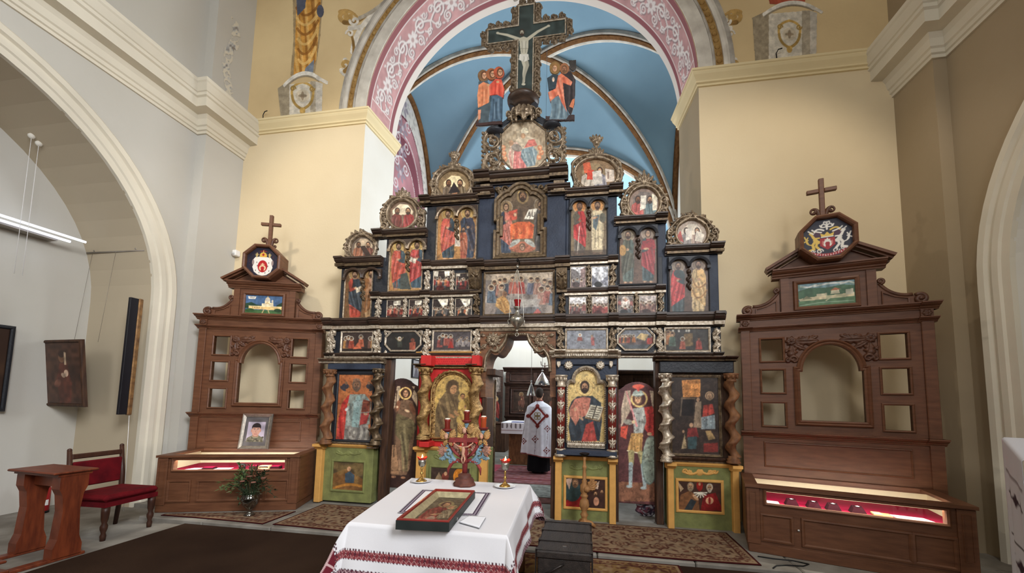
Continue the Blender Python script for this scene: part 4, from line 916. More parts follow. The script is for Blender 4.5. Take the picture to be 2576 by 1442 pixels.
m = MB(); X0, X1, Z0, Z1 = rc(1088, 938, 1186, 1100, YI-.02); a = archpoly(X0, X1, Z0, Z1, Z1-(X1-X0)*.5, 26); m.ring(a, [(0, YI-.01), (0, YI-.05), (.012, YI-.06), (.028, YI-.05), (.03, YI-.01)]); m.build('arched_moulding', GOLD, t)
def zig(c, x, y0, y1, s):
    for i in range(8):
        y = y0+(y1-y0)*i/8; c.leaf(x-s*4, y+4, -1.0 if s > 0 else pi+1.0, 15, 5, .02)
r = Rel(planegrid(*rc(1080, 930, 1194, 1112, YI-.016), YI-.016, .0048)); zig(r, 1089, 985, 1108, 1); zig(r, 1187, 985, 1108, -1)
for i in range(13): a_ = pi+pi*i/12; r.leaf(1137+47*cos(a_), 988+48*sin(a_), a_+1.2, 15, 5, .02)
r.build('openwork_border', GOLD, t, back=.2)
def christ(c):
    c.noise(4, .35, (240, 212, 140), .5); c.noise(2, .2, (160, 122, 62), .6)
    c.hring(1471, 976, 20, .7, (170, 126, 66)); c.ell(1471, 976, 19.5, 19.5, (230, 196, 120), .7)
    D = [(1452, 998), (1490, 996), (1512, 1014), (1514, 1060), (1508, 1110), (1436, 1110), (1430, 1075), (1434, 1050), (1430, 1030), (1438, 1010)]; c.poly(D, (48, 56, 66)); c.folds(D, (34, 38, 46), (74, 84, 94), 7, .2)
    P = [(1446, 1004), (1470, 998), (1486, 1002), (1480, 1044), (1458, 1052), (1448, 1072), (1444, 1064), (1434, 1048), (1432, 1030)]; c.poly(P, (206, 120, 96)); c.folds(P, (168, 84, 66), (226, 152, 124), 6, .2); c.poly([(1474, 1068), (1492, 1060), (1502, 1110), (1462, 1112)], (186, 66, 56)); c.folds([(1474, 1068), (1492, 1060), (1502, 1110), (1462, 1112)], (140, 40, 36), (206, 96, 84), 4)
    c.ell(1448, 1050, 4, 16, (216, 134, 108), 1, -.1); c.ell(1447, 1030, 3.4, 5, SKIN); c.ell(1462, 1052, 3, 8, SKIN, 1, -.7)
    c.poly([(1486, 1018), (1518, 1024), (1508, 1058), (1472, 1050)], (226, 216, 186)); c.line([(1501, 1021), (1490, 1054)], 1.2, (50, 42, 34))
    for i in range(6):
        y = 1024+i*5.2; x = 1487-i*2.2; c.line([(x, y), (x+11, y+2)], .8, (60, 50, 42)); c.line([(x+16, y+2.6), (x+27, y+4.6)], .8, (60, 50, 42))
    c.line([(1472, 1051), (1508, 1060), (1519, 1026)], 1.4, (150, 110, 66))
    head(c, 1471, 974, 12.5, (178, 126, 88), (56, 38, 28), True)
def tref(X0, X1, Z0, Z1):
    w = X1-X0; xc = (X0+X1)/2; zs = Z1-w*.5
    L = [(X0, Z0), (X1, Z0), (X1, zs)]+circ(X1-w*.13, zs+w*.02, w*.13, n=6, a0=0, a1=pi*.6)+circ(xc, zs+w*.17, w*.33, n=16, a0=.16, a1=pi-.16)+circ(X0+w*.13, zs+w*.02, w*.13, n=6, a0=pi*.4, a1=pi)+[(X0, zs)]; return L
t, e = icon(1427, 930, 1522, 1112, 'icon of a bearded man holding an open book in blue and silver bay', christ, (226, 190, 112), poly=tref, seed=13, fr=(.016, .02, SILV))
m = MB(); ee = np.array(e); k = 0
for i in range(len(e)):
    p, q = ee[i], ee[(i+1) % len(e)]; L = np.hypot(*(q-p)); n_ = max(1, int(L/.028))
    for j in range(n_): r_ = p+(q-p)*(j+.5)/n_; m.ball((r_[0], YI-.045, r_[1]), .012, 6)
m.build('beading', SILV, t)
X0, X1, Z0, Z1 = rc(1424, 924, 1525, 1116, YI-.03); a = tref(X0, X1, Z0, Z1)[2:-1]; m = MB(); m.ring(a, [(-.03, YI-.03), (-.03, YI-.05), (-.01, YI-.07), (.015, YI-.05), (.02, YI-.03)], closed=False); m.build('arched_moulding', SILV, t)
X0, X1, Z0, Z1 = rc(1426, 1114, 1523, 1128, YI-.03); m = MB()
m.box(X0, X1, YI-.05, YI-.02, Z0, Z1, .006)
for i in range(22): x = X0+.01+(X1-X0-.02)*(i+.5)/22; m.add([(x-.012, YI-.05, Z0+.012), (x+.008, YI-.05, Z0+.012), (x+.014, YI-.05, Z1-.012), (x-.006, YI-.05, Z1-.012), (x, YI-.06, (Z0+Z1)/2)], [(0, 1, 4), (1, 2, 4), (2, 3, 4), (3, 0, 4)])
m.build('lower_rail', SILV, t)
def interior(c):
    c.poly([(1688, 950), (1808, 950), (1808, 1010), (1760, 1070), (1688, 1060)], (58, 46, 40)); c.poly([(1715, 957), (1762, 954), (1762, 999), (1718, 1000)], (206, 132, 64)); c.noise(3, .12)
    for i in range(9): c.ell(1722+i*4.6, 962+(i*17) % 34, 3, 3, (150, 84, 40), .5)
    c.poly([(1714, 1004), (1746, 1004), (1744, 1046), (1716, 1046)], (34, 28, 28)); c.line([(1714, 1003), (1748, 1003)], 1.5, (130, 104, 76)); c.line([(1712, 1046), (1716, 1000)], 1.4, (110, 94, 76))
    R = [(1770, 1020), (1792, 1016), (1798, 1040), (1766, 1052)]; c.poly(R, (170, 54, 44)); c.folds(R, (110, 30, 28), (204, 84, 66), 4); L = [(1762, 1050), (1798, 1044), (1800, 1080), (1764, 1080)]; c.poly(L, (132, 146, 150)); c.folds(L, (90, 100, 106), (170, 180, 180), 5)
    c.hring(1785, 996, 10, 1, (188, 150, 110)); head(c, 1785, 998, 8, SKIN, (150, 120, 90)); c.poly([(1750, 1012), (1764, 1010), (1764, 1076), (1744, 1076)], (150, 126, 100)); c.ell(1756, 1006, 4, 5, SKIN)
    c.poly([(1730, 1078), (1752, 1076), (1758, 1100), (1728, 1102)], (150, 52, 50)); c.poly([(1730, 1100), (1754, 1098), (1752, 1130), (1730, 1130)], (60, 84, 88)); c.ell(1739, 1070, 5, 6, SKIN); c.poly([(1722, 1090), (1714, 1130), (1728, 1128)], (168, 144, 104)); c.ell(1719, 1086, 3, 4, SKIN)
    c.poly([(1774, 1084), (1788, 1084), (1800, 1104), (1782, 1108)], (170, 136, 86)); c.poly([(1770, 1116), (1806, 1114), (1806, 1138), (1770, 1138)], (130, 46, 40)); c.noise(12, .18)
icon(1690, 950, 1808, 1146, 'dark icon of a house interior with red robed seated figures', interior, (62, 48, 42), fr=(.035, .02, DGILT), seed=14)
# ---- deacon door panels standing behind the side openings
def panelpoly(X0, X1, Z0, Z1): w = X1-X0; return [(X0, Z0), (X1, Z0), (X1, Z1-w*.20)]+bez((X1, Z1-w*.20), (X1-w*.12, Z1-w*.19), (X1-w*.24, Z1-w*.07), 6)[1:]+bez((X1-w*.24, Z1-w*.07), ((X0+X1)/2, Z1+w*.08), (X0+w*.24, Z1-w*.07), 10)[1:]+bez((X0+w*.24, Z1-w*.07), (X0+w*.12, Z1-w*.19), (X0, Z1-w*.20), 6)[1:]
def angel(c):
    c.noise(14, .3, (60, 36, 30), .5)
    for s, x in ((1, 1003), (-1, 1040)):
        W = [(x-4, 972), (x+4, 972), (x+s*-2+s*6, 1000), (x+s*-14, 1032), (x+s*-8, 990)]; c.poly(W, (150, 128, 100)); c.folds(W, (110, 92, 72), (182, 160, 130), 3)
    B = [(1004, 1010), (1020, 1004), (1038, 1010), (1046, 1040), (1042, 1100), (1030, 1180), (1022, 1196), (984, 1196), (990, 1130), (996, 1060), (994, 1030)]; c.poly(B, (98, 72, 52)); c.folds(B, (70, 50, 38), (136, 108, 76), 6, -.1)
    G = [(994, 1052), (1000, 1040), (1040, 1058), (1048, 1078), (1030, 1110), (1024, 1186), (1012, 1186), (1008, 1110), (992, 1090)]; c.poly(G, (88, 76, 50)); c.folds(G, (60, 52, 36), (126, 112, 76), 8, .1); c.poly([(986, 1120), (996, 1120), (1004, 1194), (982, 1192)], (132, 96, 66)); c.folds([(1004, 1120), (1020, 1120), (1022, 1194), (1002, 1194)], (84, 60, 46), (140, 104, 74), 4)
    c.ell(1000, 1022, 6, 15, (112, 70, 48), 1, .3); c.ell(1038, 1030, 6, 16, (112, 70, 48), 1, -.4); c.ell(1024, 1034, 7, 3, SKIN, 1, .4); c.ell(998, 1024, 4, 3, SKIN); c.line([(998, 985), (990, 1150)], .9, (60, 44, 32)); c.ell(998, 988, 2, 5, (70, 52, 40)); c.ell(990, 1200, 6, 3, DSK); c.ell(1014, 1202, 6, 3, DSK)
    c.hring(1020, 990, 14, 2, (196, 152, 84)); head(c, 1020, 990, 10, (176, 126, 88), (66, 42, 28), False, face=.3)
icon(960, 952, 1050, 1228, 'panel of a winged figure in brown robe seen through the left doorway', angel, (48, 32, 28), Y=5.29, poly=panelpoly, seed=15, step=.0052, thick=.03, name='door_panel', cat='door panel')
def archangel(c):
    c.noise(16, .3, (90, 48, 46), .5); c.poly([(1545, 1212), (1665, 1216), (1665, 1262), (1545, 1262)], (112, 72, 52)); c.noise(8, .12)
    for P in ([(1572, 984), (1586, 982), (1588, 1030), (1562, 1076), (1562, 1030)], [(1634, 982), (1652, 986), (1662, 1020), (1655, 1050), (1640, 1020)]): c.poly(P, (150, 130, 108)); c.folds(P, (112, 94, 80), (184, 164, 140), 5)
    R = [(1618, 1026), (1640, 1022), (1656, 1050), (1660, 1090), (1640, 1102), (1622, 1080)]; c.poly(R, (164, 46, 42)); c.folds(R, (112, 26, 28), (198, 76, 62), 5); c.poly([(1562, 1074), (1580, 1070), (1576, 1106), (1560, 1098)], (184, 66, 48))
    c.poly([(1592, 1028), (1620, 1024), (1626, 1060), (1616, 1094), (1594, 1090)], (136, 136, 128)); c.folds([(1592, 1028), (1620, 1024), (1626, 1060), (1616, 1094), (1594, 1090)], (100, 100, 98), (170, 168, 156), 4); c.ell(1580, 1062, 12, 7, (128, 122, 108), 1, .2); K = [(1588, 1090), (1618, 1090), (1614, 1140), (1578, 1134)]; c.poly(K, (158, 116, 62)); c.folds(K, (112, 78, 42), (190, 148, 88), 7); c.line([(1578, 1134), (1614, 1142)], 1.5, (206, 184, 150))
    for x0, y0, x1, y1 in ((1588, 1140, 1586, 1196), (1612, 1142, 1622, 1200)): c.line([(x0, y0), ((x0+x1)/2+1, (y0+y1)/2)], 8, (140, 128, 84), 1, 6); c.line([((x0+x1)/2, (y0+y1)/2), (x1, y1+22)], 5.5, (128, 140, 140), 1, 4.4); c.ell(x1-3, y1+28, 8, 4, (140, 150, 148))
    c.line([(1602, 1072), (1576, 986)], 2.6, (188, 120, 116), 1, 1.6); c.ell(1594, 1062, 5, 4.4, SKIN)
    c.ell(1636, 1158, 21, 62, (84, 100, 94), rot=.05); c.ell(1636, 1158, 19, 58, (116, 128, 116), rot=.05); c.ell(1628, 1130, 8, 30, (150, 158, 140), .6, .1)
    for i, (x, y) in enumerate(((1628, 1126), (1633, 1125), (1638, 1126), (1643, 1127), (1622, 1144), (1627, 1142), (1642, 1144))): c.line([(x, y-2.4), (x, y+2.4)], .5, (90, 96, 88)); c.line([(x, y+(i % 3-1)*2), (x+2.4, y+(i % 2)*2-1)], .45, (90, 96, 88))
    c.ell(1634, 1092, 6, 4, SKIN); c.hring(1608, 1004, 19, 2.4, (196, 156, 92)); head(c, 1605, 1004, 12, (184, 136, 98), (96, 70, 48), False, face=-.2); c.ell(1605, 990, 13, 9, (120, 128, 120)); c.line([(1592, 994), (1618, 992)], 2.4, (150, 156, 142)); c.ell(1606, 973, 15, 6, (196, 76, 56)); c.ell(1606, 979, 4, 6, (180, 62, 50))
icon(1546, 961, 1664, 1268, 'panel of a winged warrior with helmet and oval shield behind right doorway', archangel, (74, 42, 42), Y=5.29, poly=panelpoly, seed=16, step=.0052, thick=.03, name='door_panel', cat='door panel')
# ---- frieze of six oblong scenes
def octp(X0, X1, Z0, Z1): q = (Z1-Z0)*.32; return [(X0+q, Z0), (X1-q, Z0), (X1, Z0+q), (X1, Z1-q), (X1-q, Z1), (X0+q, Z1), (X0, Z1-q), (X0, Z0+q)]
PAL = [(150, 62, 48), (70, 64, 62), (186, 110, 60), (96, 84, 70), (170, 80, 60)]
G1 = 'oblong scenes above the doorways'
def s1(c): crowd(c, [(870, 852), (877, 850), (884, 852), (908, 848), (932, 852), (939, 851)], 4.2, [(176, 120, 62), (86, 56, 50), (160, 66, 46), (190, 92, 60), (110, 70, 56)], seed=1); c.poly([(884, 884), (900, 862), (914, 884)], ORG); c.poly([(862, 880), (940, 876), (940, 892), (862, 892)], (44, 36, 32))
icon(861, 834, 942, 892, 'oblong scene of haloed people round a red robed figure, far left of frieze', s1, (66, 52, 46), G1, fr=FRS, seed=21, name='scene_panel')
def s2(c): c.noise(12, .3, (66, 62, 60), .5); c.hring(1005, 852, 4, 1, (236, 226, 206)); c.ell(1005, 852, 2.6, 3, SKIN); c.poly([(1000, 858), (1010, 858), (1012, 874), (1000, 874)], (64, 66, 58)); c.poly([(1030, 862), (1046, 860), (1044, 884), (1030, 884)], (170, 82, 60)); c.ell(1038, 856, 5, 5, (120, 66, 50)); c.line([(996, 850), (1002, 858), (1008, 858), (1014, 849)], .9, (150, 130, 90))
icon(972, 832, 1057, 892, 'eight-sided dark scene with one haloed figure and a red robed one', s2, (44, 42, 40), G1, poly=octp, fr=FRS, seed=22, name='scene_panel')
def s3(c): c.noise(10, .3, (88, 80, 84), .5); crowd(c, [(1106, 850), (1114, 844), (1122, 846), (1134, 846)], 4, [(150, 72, 64), (76, 66, 66), (168, 84, 70)], seed=3); crowd(c, [(1150+i*5, 858-(i % 3)*4) for i in range(7)], 2.4, [(120, 110, 110), (150, 140, 132)], (196, 186, 172), 4); c.poly([(1126, 876), (1134, 856), (1142, 876)], RED)
icon(1090, 830, 1188, 881, 'oblong scene of grieving figures and a crowd above the red bay', s3, (74, 66, 66), G1, fr=FRS, seed=23, name='scene_panel')
def s4(c): c.noise(16, .5, (160, 168, 176), .4); c.noise(6, .4, (110, 112, 120), .5); c.hring(1459, 843, 3.6, 1.1, (240, 236, 226)); c.ell(1459, 843, 2.4, 3, SKIN); c.poly([(1453, 848), (1464, 848), (1466, 858), (1452, 858)], (150, 84, 74)); c.poly([(1486, 850), (1494, 848), (1496, 870), (1488, 870)], (178, 96, 92)); c.ell(1489, 846, 2.6, 3, SKIN)
icon(1424, 829, 1527, 880, 'pale blue-grey oblong scene of a haloed figure on water', s4, (132, 134, 142), G1, fr=FRS, seed=24, name='scene_panel')
def s5(c): c.poly([(1555, 825), (1650, 825), (1650, 848), (1600, 856), (1555, 850)], (110, 112, 118)); c.poly([(1600, 850), (1612, 838), (1632, 842), (1622, 858)], (196, 166, 110)); crowd(c, [(1562+i*4.6, 846-(i % 2)) for i in range(8)], 2.8, PAL, seed=5); crowd(c, [(1632, 848), (1640, 846)], 3, [RED, (150, 60, 48)], None, 6); c.poly([(1555, 868), (1650, 866), (1650, 895), (1555, 895)], (78, 82, 86)); c.noise(8, .2)
icon(1556, 824, 1646, 894, 'eight-sided scene of a haloed group under a yellow sky', s5, (96, 84, 82), G1, poly=octp, fr=FRS, seed=25, name='scene_panel')
def s6(c):
    for x in (1693, 1708, 1727, 1733): c.poly([(x-2.4, 829), (x+2.4, 829), (x+2.4, 836), (x-2.4, 836)], (206, 200, 184))
    c.poly([(1720, 840), (1742, 838), (1744, 870), (1724, 872)], (120, 94, 60)); crowd(c, [(1681, 838), (1691, 841)], 5, [(180, 112, 64), (80, 100, 84)], (206, 160, 110), 7); crowd(c, [(1717, 853)], 4.2, [(176, 86, 64)]); crowd(c, [(1758, 852)], 4.6, [(160, 62, 52)], None); c.noise(6, .15)
icon(1672, 827, 1782, 890, 'dark oblong church interior scene, far right of frieze', s6, (62, 58, 54), G1, fr=FRS, seed=26, name='scene_panel')
for x0, y0, x1, y1 in ((966, 829, 1064, 897), (1551, 822, 1652, 897)):
    X0, X1, Z0, Z1 = rc(x0, y0, x1, y1, YI-.006); r = Rel(planegrid(X0, X1, Z0, Z1, YI-.006, .0048))
    for sx, sy in ((-1, -1), (1, -1), (-1, 1), (1, 1)):
        x, y = (x0+x1)/2+sx*(x1-x0)*.462, (y0+y1)/2+sy*(y1-y0)*.42; r.rosette(x, y, 6, .02, 5).leaf(x, y, 0 if sx < 0 else pi, 11, 3, .012).leaf(x, y, pi/2 if sy < 0 else -pi/2, 10, 3, .012)
    r.build('spandrel_carving', SILV, scr, back=.1)
# ---- small feast scenes
def feast(x0, y0, x1, y1, label, kind, pal, seed, bgc=(58, 46, 42), sky=(226, 214, 190)):
    w, h = x1-x0, y1-y0
    def fn(c):
        rr = random.Random(seed)
        if kind == 'sky2': c.poly([(x0, y0), (x0+w*.3, y0), (x0+w*.25, y0+h*.3), (x0, y0+h*.25)], sky); c.poly([(x1-w*.35, y0), (x1, y0), (x1, y0+h*.24), (x1-w*.3, y0+h*.3)], sky)
        if kind == 'skyc': c.poly([(x0+w*.25, y0-2), (x1-w*.05, y0-2), (x1-w*.1, y0+h*.3), (x0+w*.6, y0+h*.45)], sky)
        if kind == 'box': c.poly([(x0+w*.4, y0+h*.08), (x0+w*.85, y0+h*.06), (x0+w*.84, y0+h*.3), (x0+w*.4, y0+h*.3)], sky)
        if kind == 'top': c.poly([(x0-2, y0-2), (x1+2, y0-2), (x1+2, y0+h*.34), (x0-2, y0+h*.4)], sky)
        if kind == 'hill': c.poly([(x0-2, y0-2), (x1+2, y0-2), (x1+2, y0+h*.5), (x0-2, y0+h*.3)], sky); c.ell(x0+w*.15, y0+h*.85, w*.6, h*.75, (120, 112, 110)); c.poly([(x1-w*.3, y0+h*.1), (x1+2, y0), (x1+2, y1+2), (x1-w*.35, y1)], (160, 130, 124))
        if kind == 'pale': c.noise(9, .7, (226, 226, 230), .4); c.poly([(x0, y0+h*.4), (x0+w*.45, y0+h*.75), (x0, y1)], (120, 120, 132)); c.poly([(x1, y0+h*.4), (x0+w*.55, y0+h*.75), (x1, y1)], (128, 128, 140)); c.ell(x0+w*.5, y0+h*.45, w*.14, h*.26, (206, 204, 206))
        if kind == 'asc': c.ell(x0+w*.5, y0+h*.35, w*.28, h*.36, (216, 200, 186)); c.ell(x0+w*.5, y0+h*.18, 3, 4, SKIN); c.line([(x0+w*.35, y0+h*.2), (x0+w*.5, y0+h*.3), (x0+w*.65, y0+h*.2)], 1.4, (160, 110, 96)); crowd(c, [(x0+w*.12, y0+h*.2), (x0+w*.88, y0+h*.22)], 2.4, [(150, 84, 74)], None)
        if kind in ('hill', 'pale'): n = 3
        else: n = 7
        pts = [(x0+w*(.1+.8*i/(n-1))+rr.uniform(-1, 1), y0+h*(.34+.2*rr.random())) for i in range(n)] if kind not in ('asc', 'pale', 'hill') else [(x0+w*.25, y0+h*.66), (x0+w*.48, y0+h*.6), (x0+w*.75, y0+h*.64)]
        if kind != 'pale': crowd(c, pts, w*.075, pal, (232, 220, 194), seed)
        c.ell(x0+w*.4, y1-h*.12, w*.24, h*.14, dk(pal[0], .5)); c.noise(4, .3)
    icon(x0, y0, x1, y1, label, fn, bgc, 'small feast scenes in the two rows beside the supper', fr=FRW, seed=seed, name='feast_scene', step=.0046)
PR, PB = [(160, 60, 52), (66, 66, 70), (186, 112, 72)], [(70, 66, 64), (150, 110, 80), (92, 84, 76)]
feast(1091, 682, 1132, 731, 'small scene with two sky patches and a black pool, upper row left of console', 'sky2', PR, 31)
feast(1147, 681, 1187, 730, 'small scene with white sky above kneeling figures, beside the left leaf console', 'sky2', [(160, 58, 50), (74, 62, 60)], 32)
feast(974, 754, 1014, 801, 'small dark crowd scene, leftmost of the lower row', 'box', [(150, 60, 48), (190, 110, 84), (78, 60, 52)], 33)
feast(1029, 753, 1067, 801, 'small red crowd scene under a pale tablet, second in lower row', 'box', PR, 34)
feast(1089, 753, 1130, 800, 'small dark scene with dove grey hills, third in lower row', 'skyc', PB, 35)
feast(1146, 752, 1186, 799, 'small scene with orange robed figure, beside the supper panel at left', 'skyc', [(64, 60, 56), (184, 96, 56), (206, 186, 156)], 36)
feast(1433, 672, 1473, 723, 'small scene with a grey hill and white sky, upper row right of console', 'hill', [(140, 110, 104), (120, 120, 118)], 37, (150, 140, 136), (236, 232, 232))
feast(1488, 671, 1530, 722, 'small very pale scene of white figure between hills', 'pale', PB, 38, (190, 190, 196))
feast(1433, 748, 1474, 794, 'small crowd scene under white sky, right of the supper panel', 'top', [(150, 84, 76), (110, 92, 86)], 39, (120, 96, 90), (238, 232, 230))
feast(1488, 747, 1529, 793, 'small red crowd scene with white rays, sixth in lower row', 'top', [(160, 66, 58), (140, 60, 54)], 40, (128, 84, 78), (234, 222, 214))
feast(1554, 745, 1593, 790, 'small scene of a white figure rising between two angels', 'asc', [(96, 92, 92), (150, 80, 72), (70, 72, 76)], 41, (120, 108, 102))
feast(1609, 744, 1652, 789, 'small brown battle-like crowd scene, rightmost of the lower row', 'top', [(120, 74, 62), (150, 110, 92)], 42, (96, 72, 66), (196, 180, 172))
# ---- the supper panel
def supper(c):
    c.noise(30, .3, (176, 164, 150), .5); c.poly([(1222, 683), (1400, 683), (1400, 700), (1222, 706)], (170, 150, 126)); T = [(1250, 756), (1362, 752), (1352, 772), (1254, 776)]; c.poly(T, (150, 142, 134)); c.poly([(1252, 776), (1356, 772), (1368, 795), (1240, 795)], (110, 108, 108)); c.noise(18, .2)
    top = [(1244, 712), (1258, 708), (1270, 706), (1290, 702), (1310, 702), (1336, 704), (1352, 704), (1370, 708), (1384, 712)]
    crowd(c, top, 6.2, [(80, 74, 78), (164, 104, 84), (70, 76, 88), (176, 92, 74), (168, 70, 60), (96, 96, 110), (150, 108, 90), (120, 100, 96)], (206, 176, 136), 3)
    crowd(c, [(1236, 724), (1262, 722), (1362, 728), (1378, 724), (1392, 730)], 6.4, [(84, 96, 108), (150, 120, 96), (176, 130, 112), (160, 92, 80)], (214, 190, 156), 5)
    c.poly(T, (158, 150, 142), .8); c.ell(1310, 762, 40, 8, (170, 162, 150), .6); J = [(1250, 752), (1268, 742), (1280, 760), (1286, 786), (1270, 790), (1246, 770)]; c.poly(J, (196, 142, 76)); c.folds(J, (146, 98, 48), (220, 176, 110), 6, .5); c.ell(1270, 740, 6, 7, (150, 104, 72)); c.poly([(1340, 790), (1352, 776), (1362, 786), (1350, 796)], (176, 92, 84))
icon(1221, 683, 1401, 796, 'wide faded supper table painting with many haloed guests above the central arch', supper, (140, 126, 116), fr=(.03, .02, DGILT), seed=45)
# ---- pairs of standing figures under double arches
def pair(x0, y0, x1, y1, label, fn, bgc, seed, mold, top):
    t, e = icon(x0, y0, x1, y1, label, fn, bgc, 'tall panels of paired standing figures', fr=(.02, .018, GILT if x0 < 1300 else BLK), seed=seed, Y=YI-.010)
    xm = (x0+x1)/2; w = (x1-x0)/4; X0, X1, Z0, Z1 = rc(x0-2, y0-top, x1+2, y0+w*1.1, YI-.03); m = MB(); W_ = (X1-X0)/2; xc = (X0+X1)/2; rr_ = W_*.43; zs = Z0+.02
    P = [(X0, zs)]+circ(X0+W_*.5, zs, rr_, n=14, a0=pi, a1=0)+circ(X1-W_*.5, zs, rr_, n=14, a0=pi, a1=0)+[(X1, zs), (X1, Z1), (X0, Z1)]
    m.prism(P, YI-.045, YI-.004); a = m.build('double_arch', BLK if x0 > 1300 else IBR, t)
    m = MB()
    for xx in (X0+W_*.5, X1-W_*.5): m.ring(circ(xx, zs, rr_, n=16, a0=0, a1=pi), [(-.004, YI-.04), (-.004, YI-.06), (.012, YI-.068), (.03, YI-.055), (.03, YI-.04)], closed=False)
    for xx in (X0+.012, X1-.012): m.box(xx-.022, xx+.022, YI-.07, YI-.04, zs-.03, zs+.01)
    m.build('arch_moulding', mold, a)
    r = Rel(planegrid(*rc(xm-7, y0+w*.9, xm+7, y0+(y1-y0)*.62, YI-.02), YI-.02, .0046)); yy = y0+w*1.4
    r.ball(xm, yy, 5.5, .03)
    for k in range(5): r.leaf(xm, yy+4+k*8, pi/2+(.4 if k % 2 else -.4), 12, 3.6, .024).ball(xm, yy+8+k*8, 2.6, .026)
    r.build('hanging_drop', DGILT if x0 < 1300 else IBR, t, back=.3)
DH, GH = (176, 128, 70), (206, 166, 90)
def a1(c): c.noise(14, .3, (170, 110, 60), .5); saint(c, 893, 682, 802, 36, (178, 66, 48), (50, 58, 66), halo=(150, 116, 70), book=(206, 190, 160), side=1); saint(c, 934, 680, 804, 40, (176, 132, 84), (142, 90, 48), halo=(164, 122, 70), under=(190, 140, 110), side=-1)
pair(868, 679, 957, 806, 'arched panel of two robed figures, one holding a book, far left of screen', a1, (116, 82, 50), 51, IBR, 0)
def a2(c): c.noise(14, .3, (200, 150, 80), .4); saint(c, 1003, 612, 728, 38, (66, 86, 94), (200, 78, 58), halo=GH, side=-1); saint(c, 1049, 609, 727, 40, (64, 84, 96), (186, 62, 56), halo=GH, book=(216, 204, 180), side=-1); c.poly([(1008, 690), (1024, 686), (1034, 728), (1006, 728)], (74, 80, 74)); c.folds([(982, 690), (1004, 690), (1000, 730), (980, 730)], (150, 60, 44), (216, 110, 76), 4)
pair(981, 606, 1071, 732, 'arched panel of two red cloaked figures with white book, second from left', a2, (178, 130, 72), 52, GILT, 4)
def a3(c): c.noise(14, .35, (196, 130, 66), .4); saint(c, 1127, 530, 652, 38, (54, 70, 80), (206, 84, 68), halo=(176, 140, 76), side=-1); saint(c, 1176, 528, 652, 40, (60, 72, 92), (58, 58, 72), halo=(176, 140, 76), side=1); saint(c, 1166, 572, 652, 20, (176, 84, 60), (186, 100, 70), halo=None); c.poly([(1146, 560), (1154, 556), (1158, 620), (1144, 620)], (216, 200, 180)); c.noise(6, .2, (214, 140, 70), .6)
pair(1101, 523, 1197, 654, 'arched panel of figures in red and dark blue, left of the central throne icon', a3, (170, 120, 66), 53, GILT, 4)
def a4(c): saint(c, 1458, 510, 640, 34, (98, 88, 76), (196, 48, 46), halo=(206, 130, 62), staff=((1458, 570), (1452, 640), (220, 206, 186)), side=1, skin=(160, 110, 78)); c.ell(1450, 545, 9, 8, (92, 84, 66)); saint(c, 1503, 508, 638, 36, (214, 192, 148), None, halo=(206, 140, 72)); c.poly([(1492, 544), (1508, 540), (1500, 580), (1492, 572)], (90, 104, 108)); c.ell(1516, 548, 8, 12, (96, 92, 76)); c.ell(1496, 548, 8, 3, SKIN, 1, -.3); c.poly([(1436, 632), (1526, 628), (1526, 644), (1436, 644)], (66, 50, 40), .6)
pair(1436, 502, 1526, 643, 'arched panel of red cloaked and cream robed figures, right of throne icon', a4, (120, 100, 72), 54, BLK, 4)
def a5(c): saint(c, 1580, 582, 712, 34, (92, 108, 98), (84, 84, 66), halo=(150, 130, 100), side=-1); c.ell(1566, 630, 9, 14, (196, 140, 70), .8); saint(c, 1630, 578, 710, 36, (64, 84, 86), (166, 46, 48), halo=(150, 126, 104), beard=False, side=1); c.poly([(1616, 606), (1646, 604), (1650, 626), (1612, 628)], (160, 44, 46)); c.ell(1626, 626, 7, 3, SKIN)
pair(1558, 572, 1652, 714, 'arched panel of two figures with green skirts, second from right', a5, (104, 78, 62), 55, BLK, 4)
def a6(c): saint(c, 1706, 660, 788, 38, (66, 82, 84), (206, 54, 52), halo=(150, 128, 104), side=-1); c.ell(1708, 690, 14, 10, (50, 62, 62), 1, .4); saint(c, 1757, 656, 788, 40, (214, 180, 124), (222, 176, 108), halo=(136, 112, 90), side=1, skin=(190, 142, 108)); c.line(bez((1742, 700), (1752, 740), (1776, 712)), 1.6, (160, 110, 60)); c.line(bez((1742, 730), (1754, 770), (1778, 730)), 1.6, (160, 110, 60))
pair(1684, 649, 1782, 793, 'arched panel of red and cream cloaked figures, far right of screen', a6, (92, 72, 60), 56, BLK, 4)
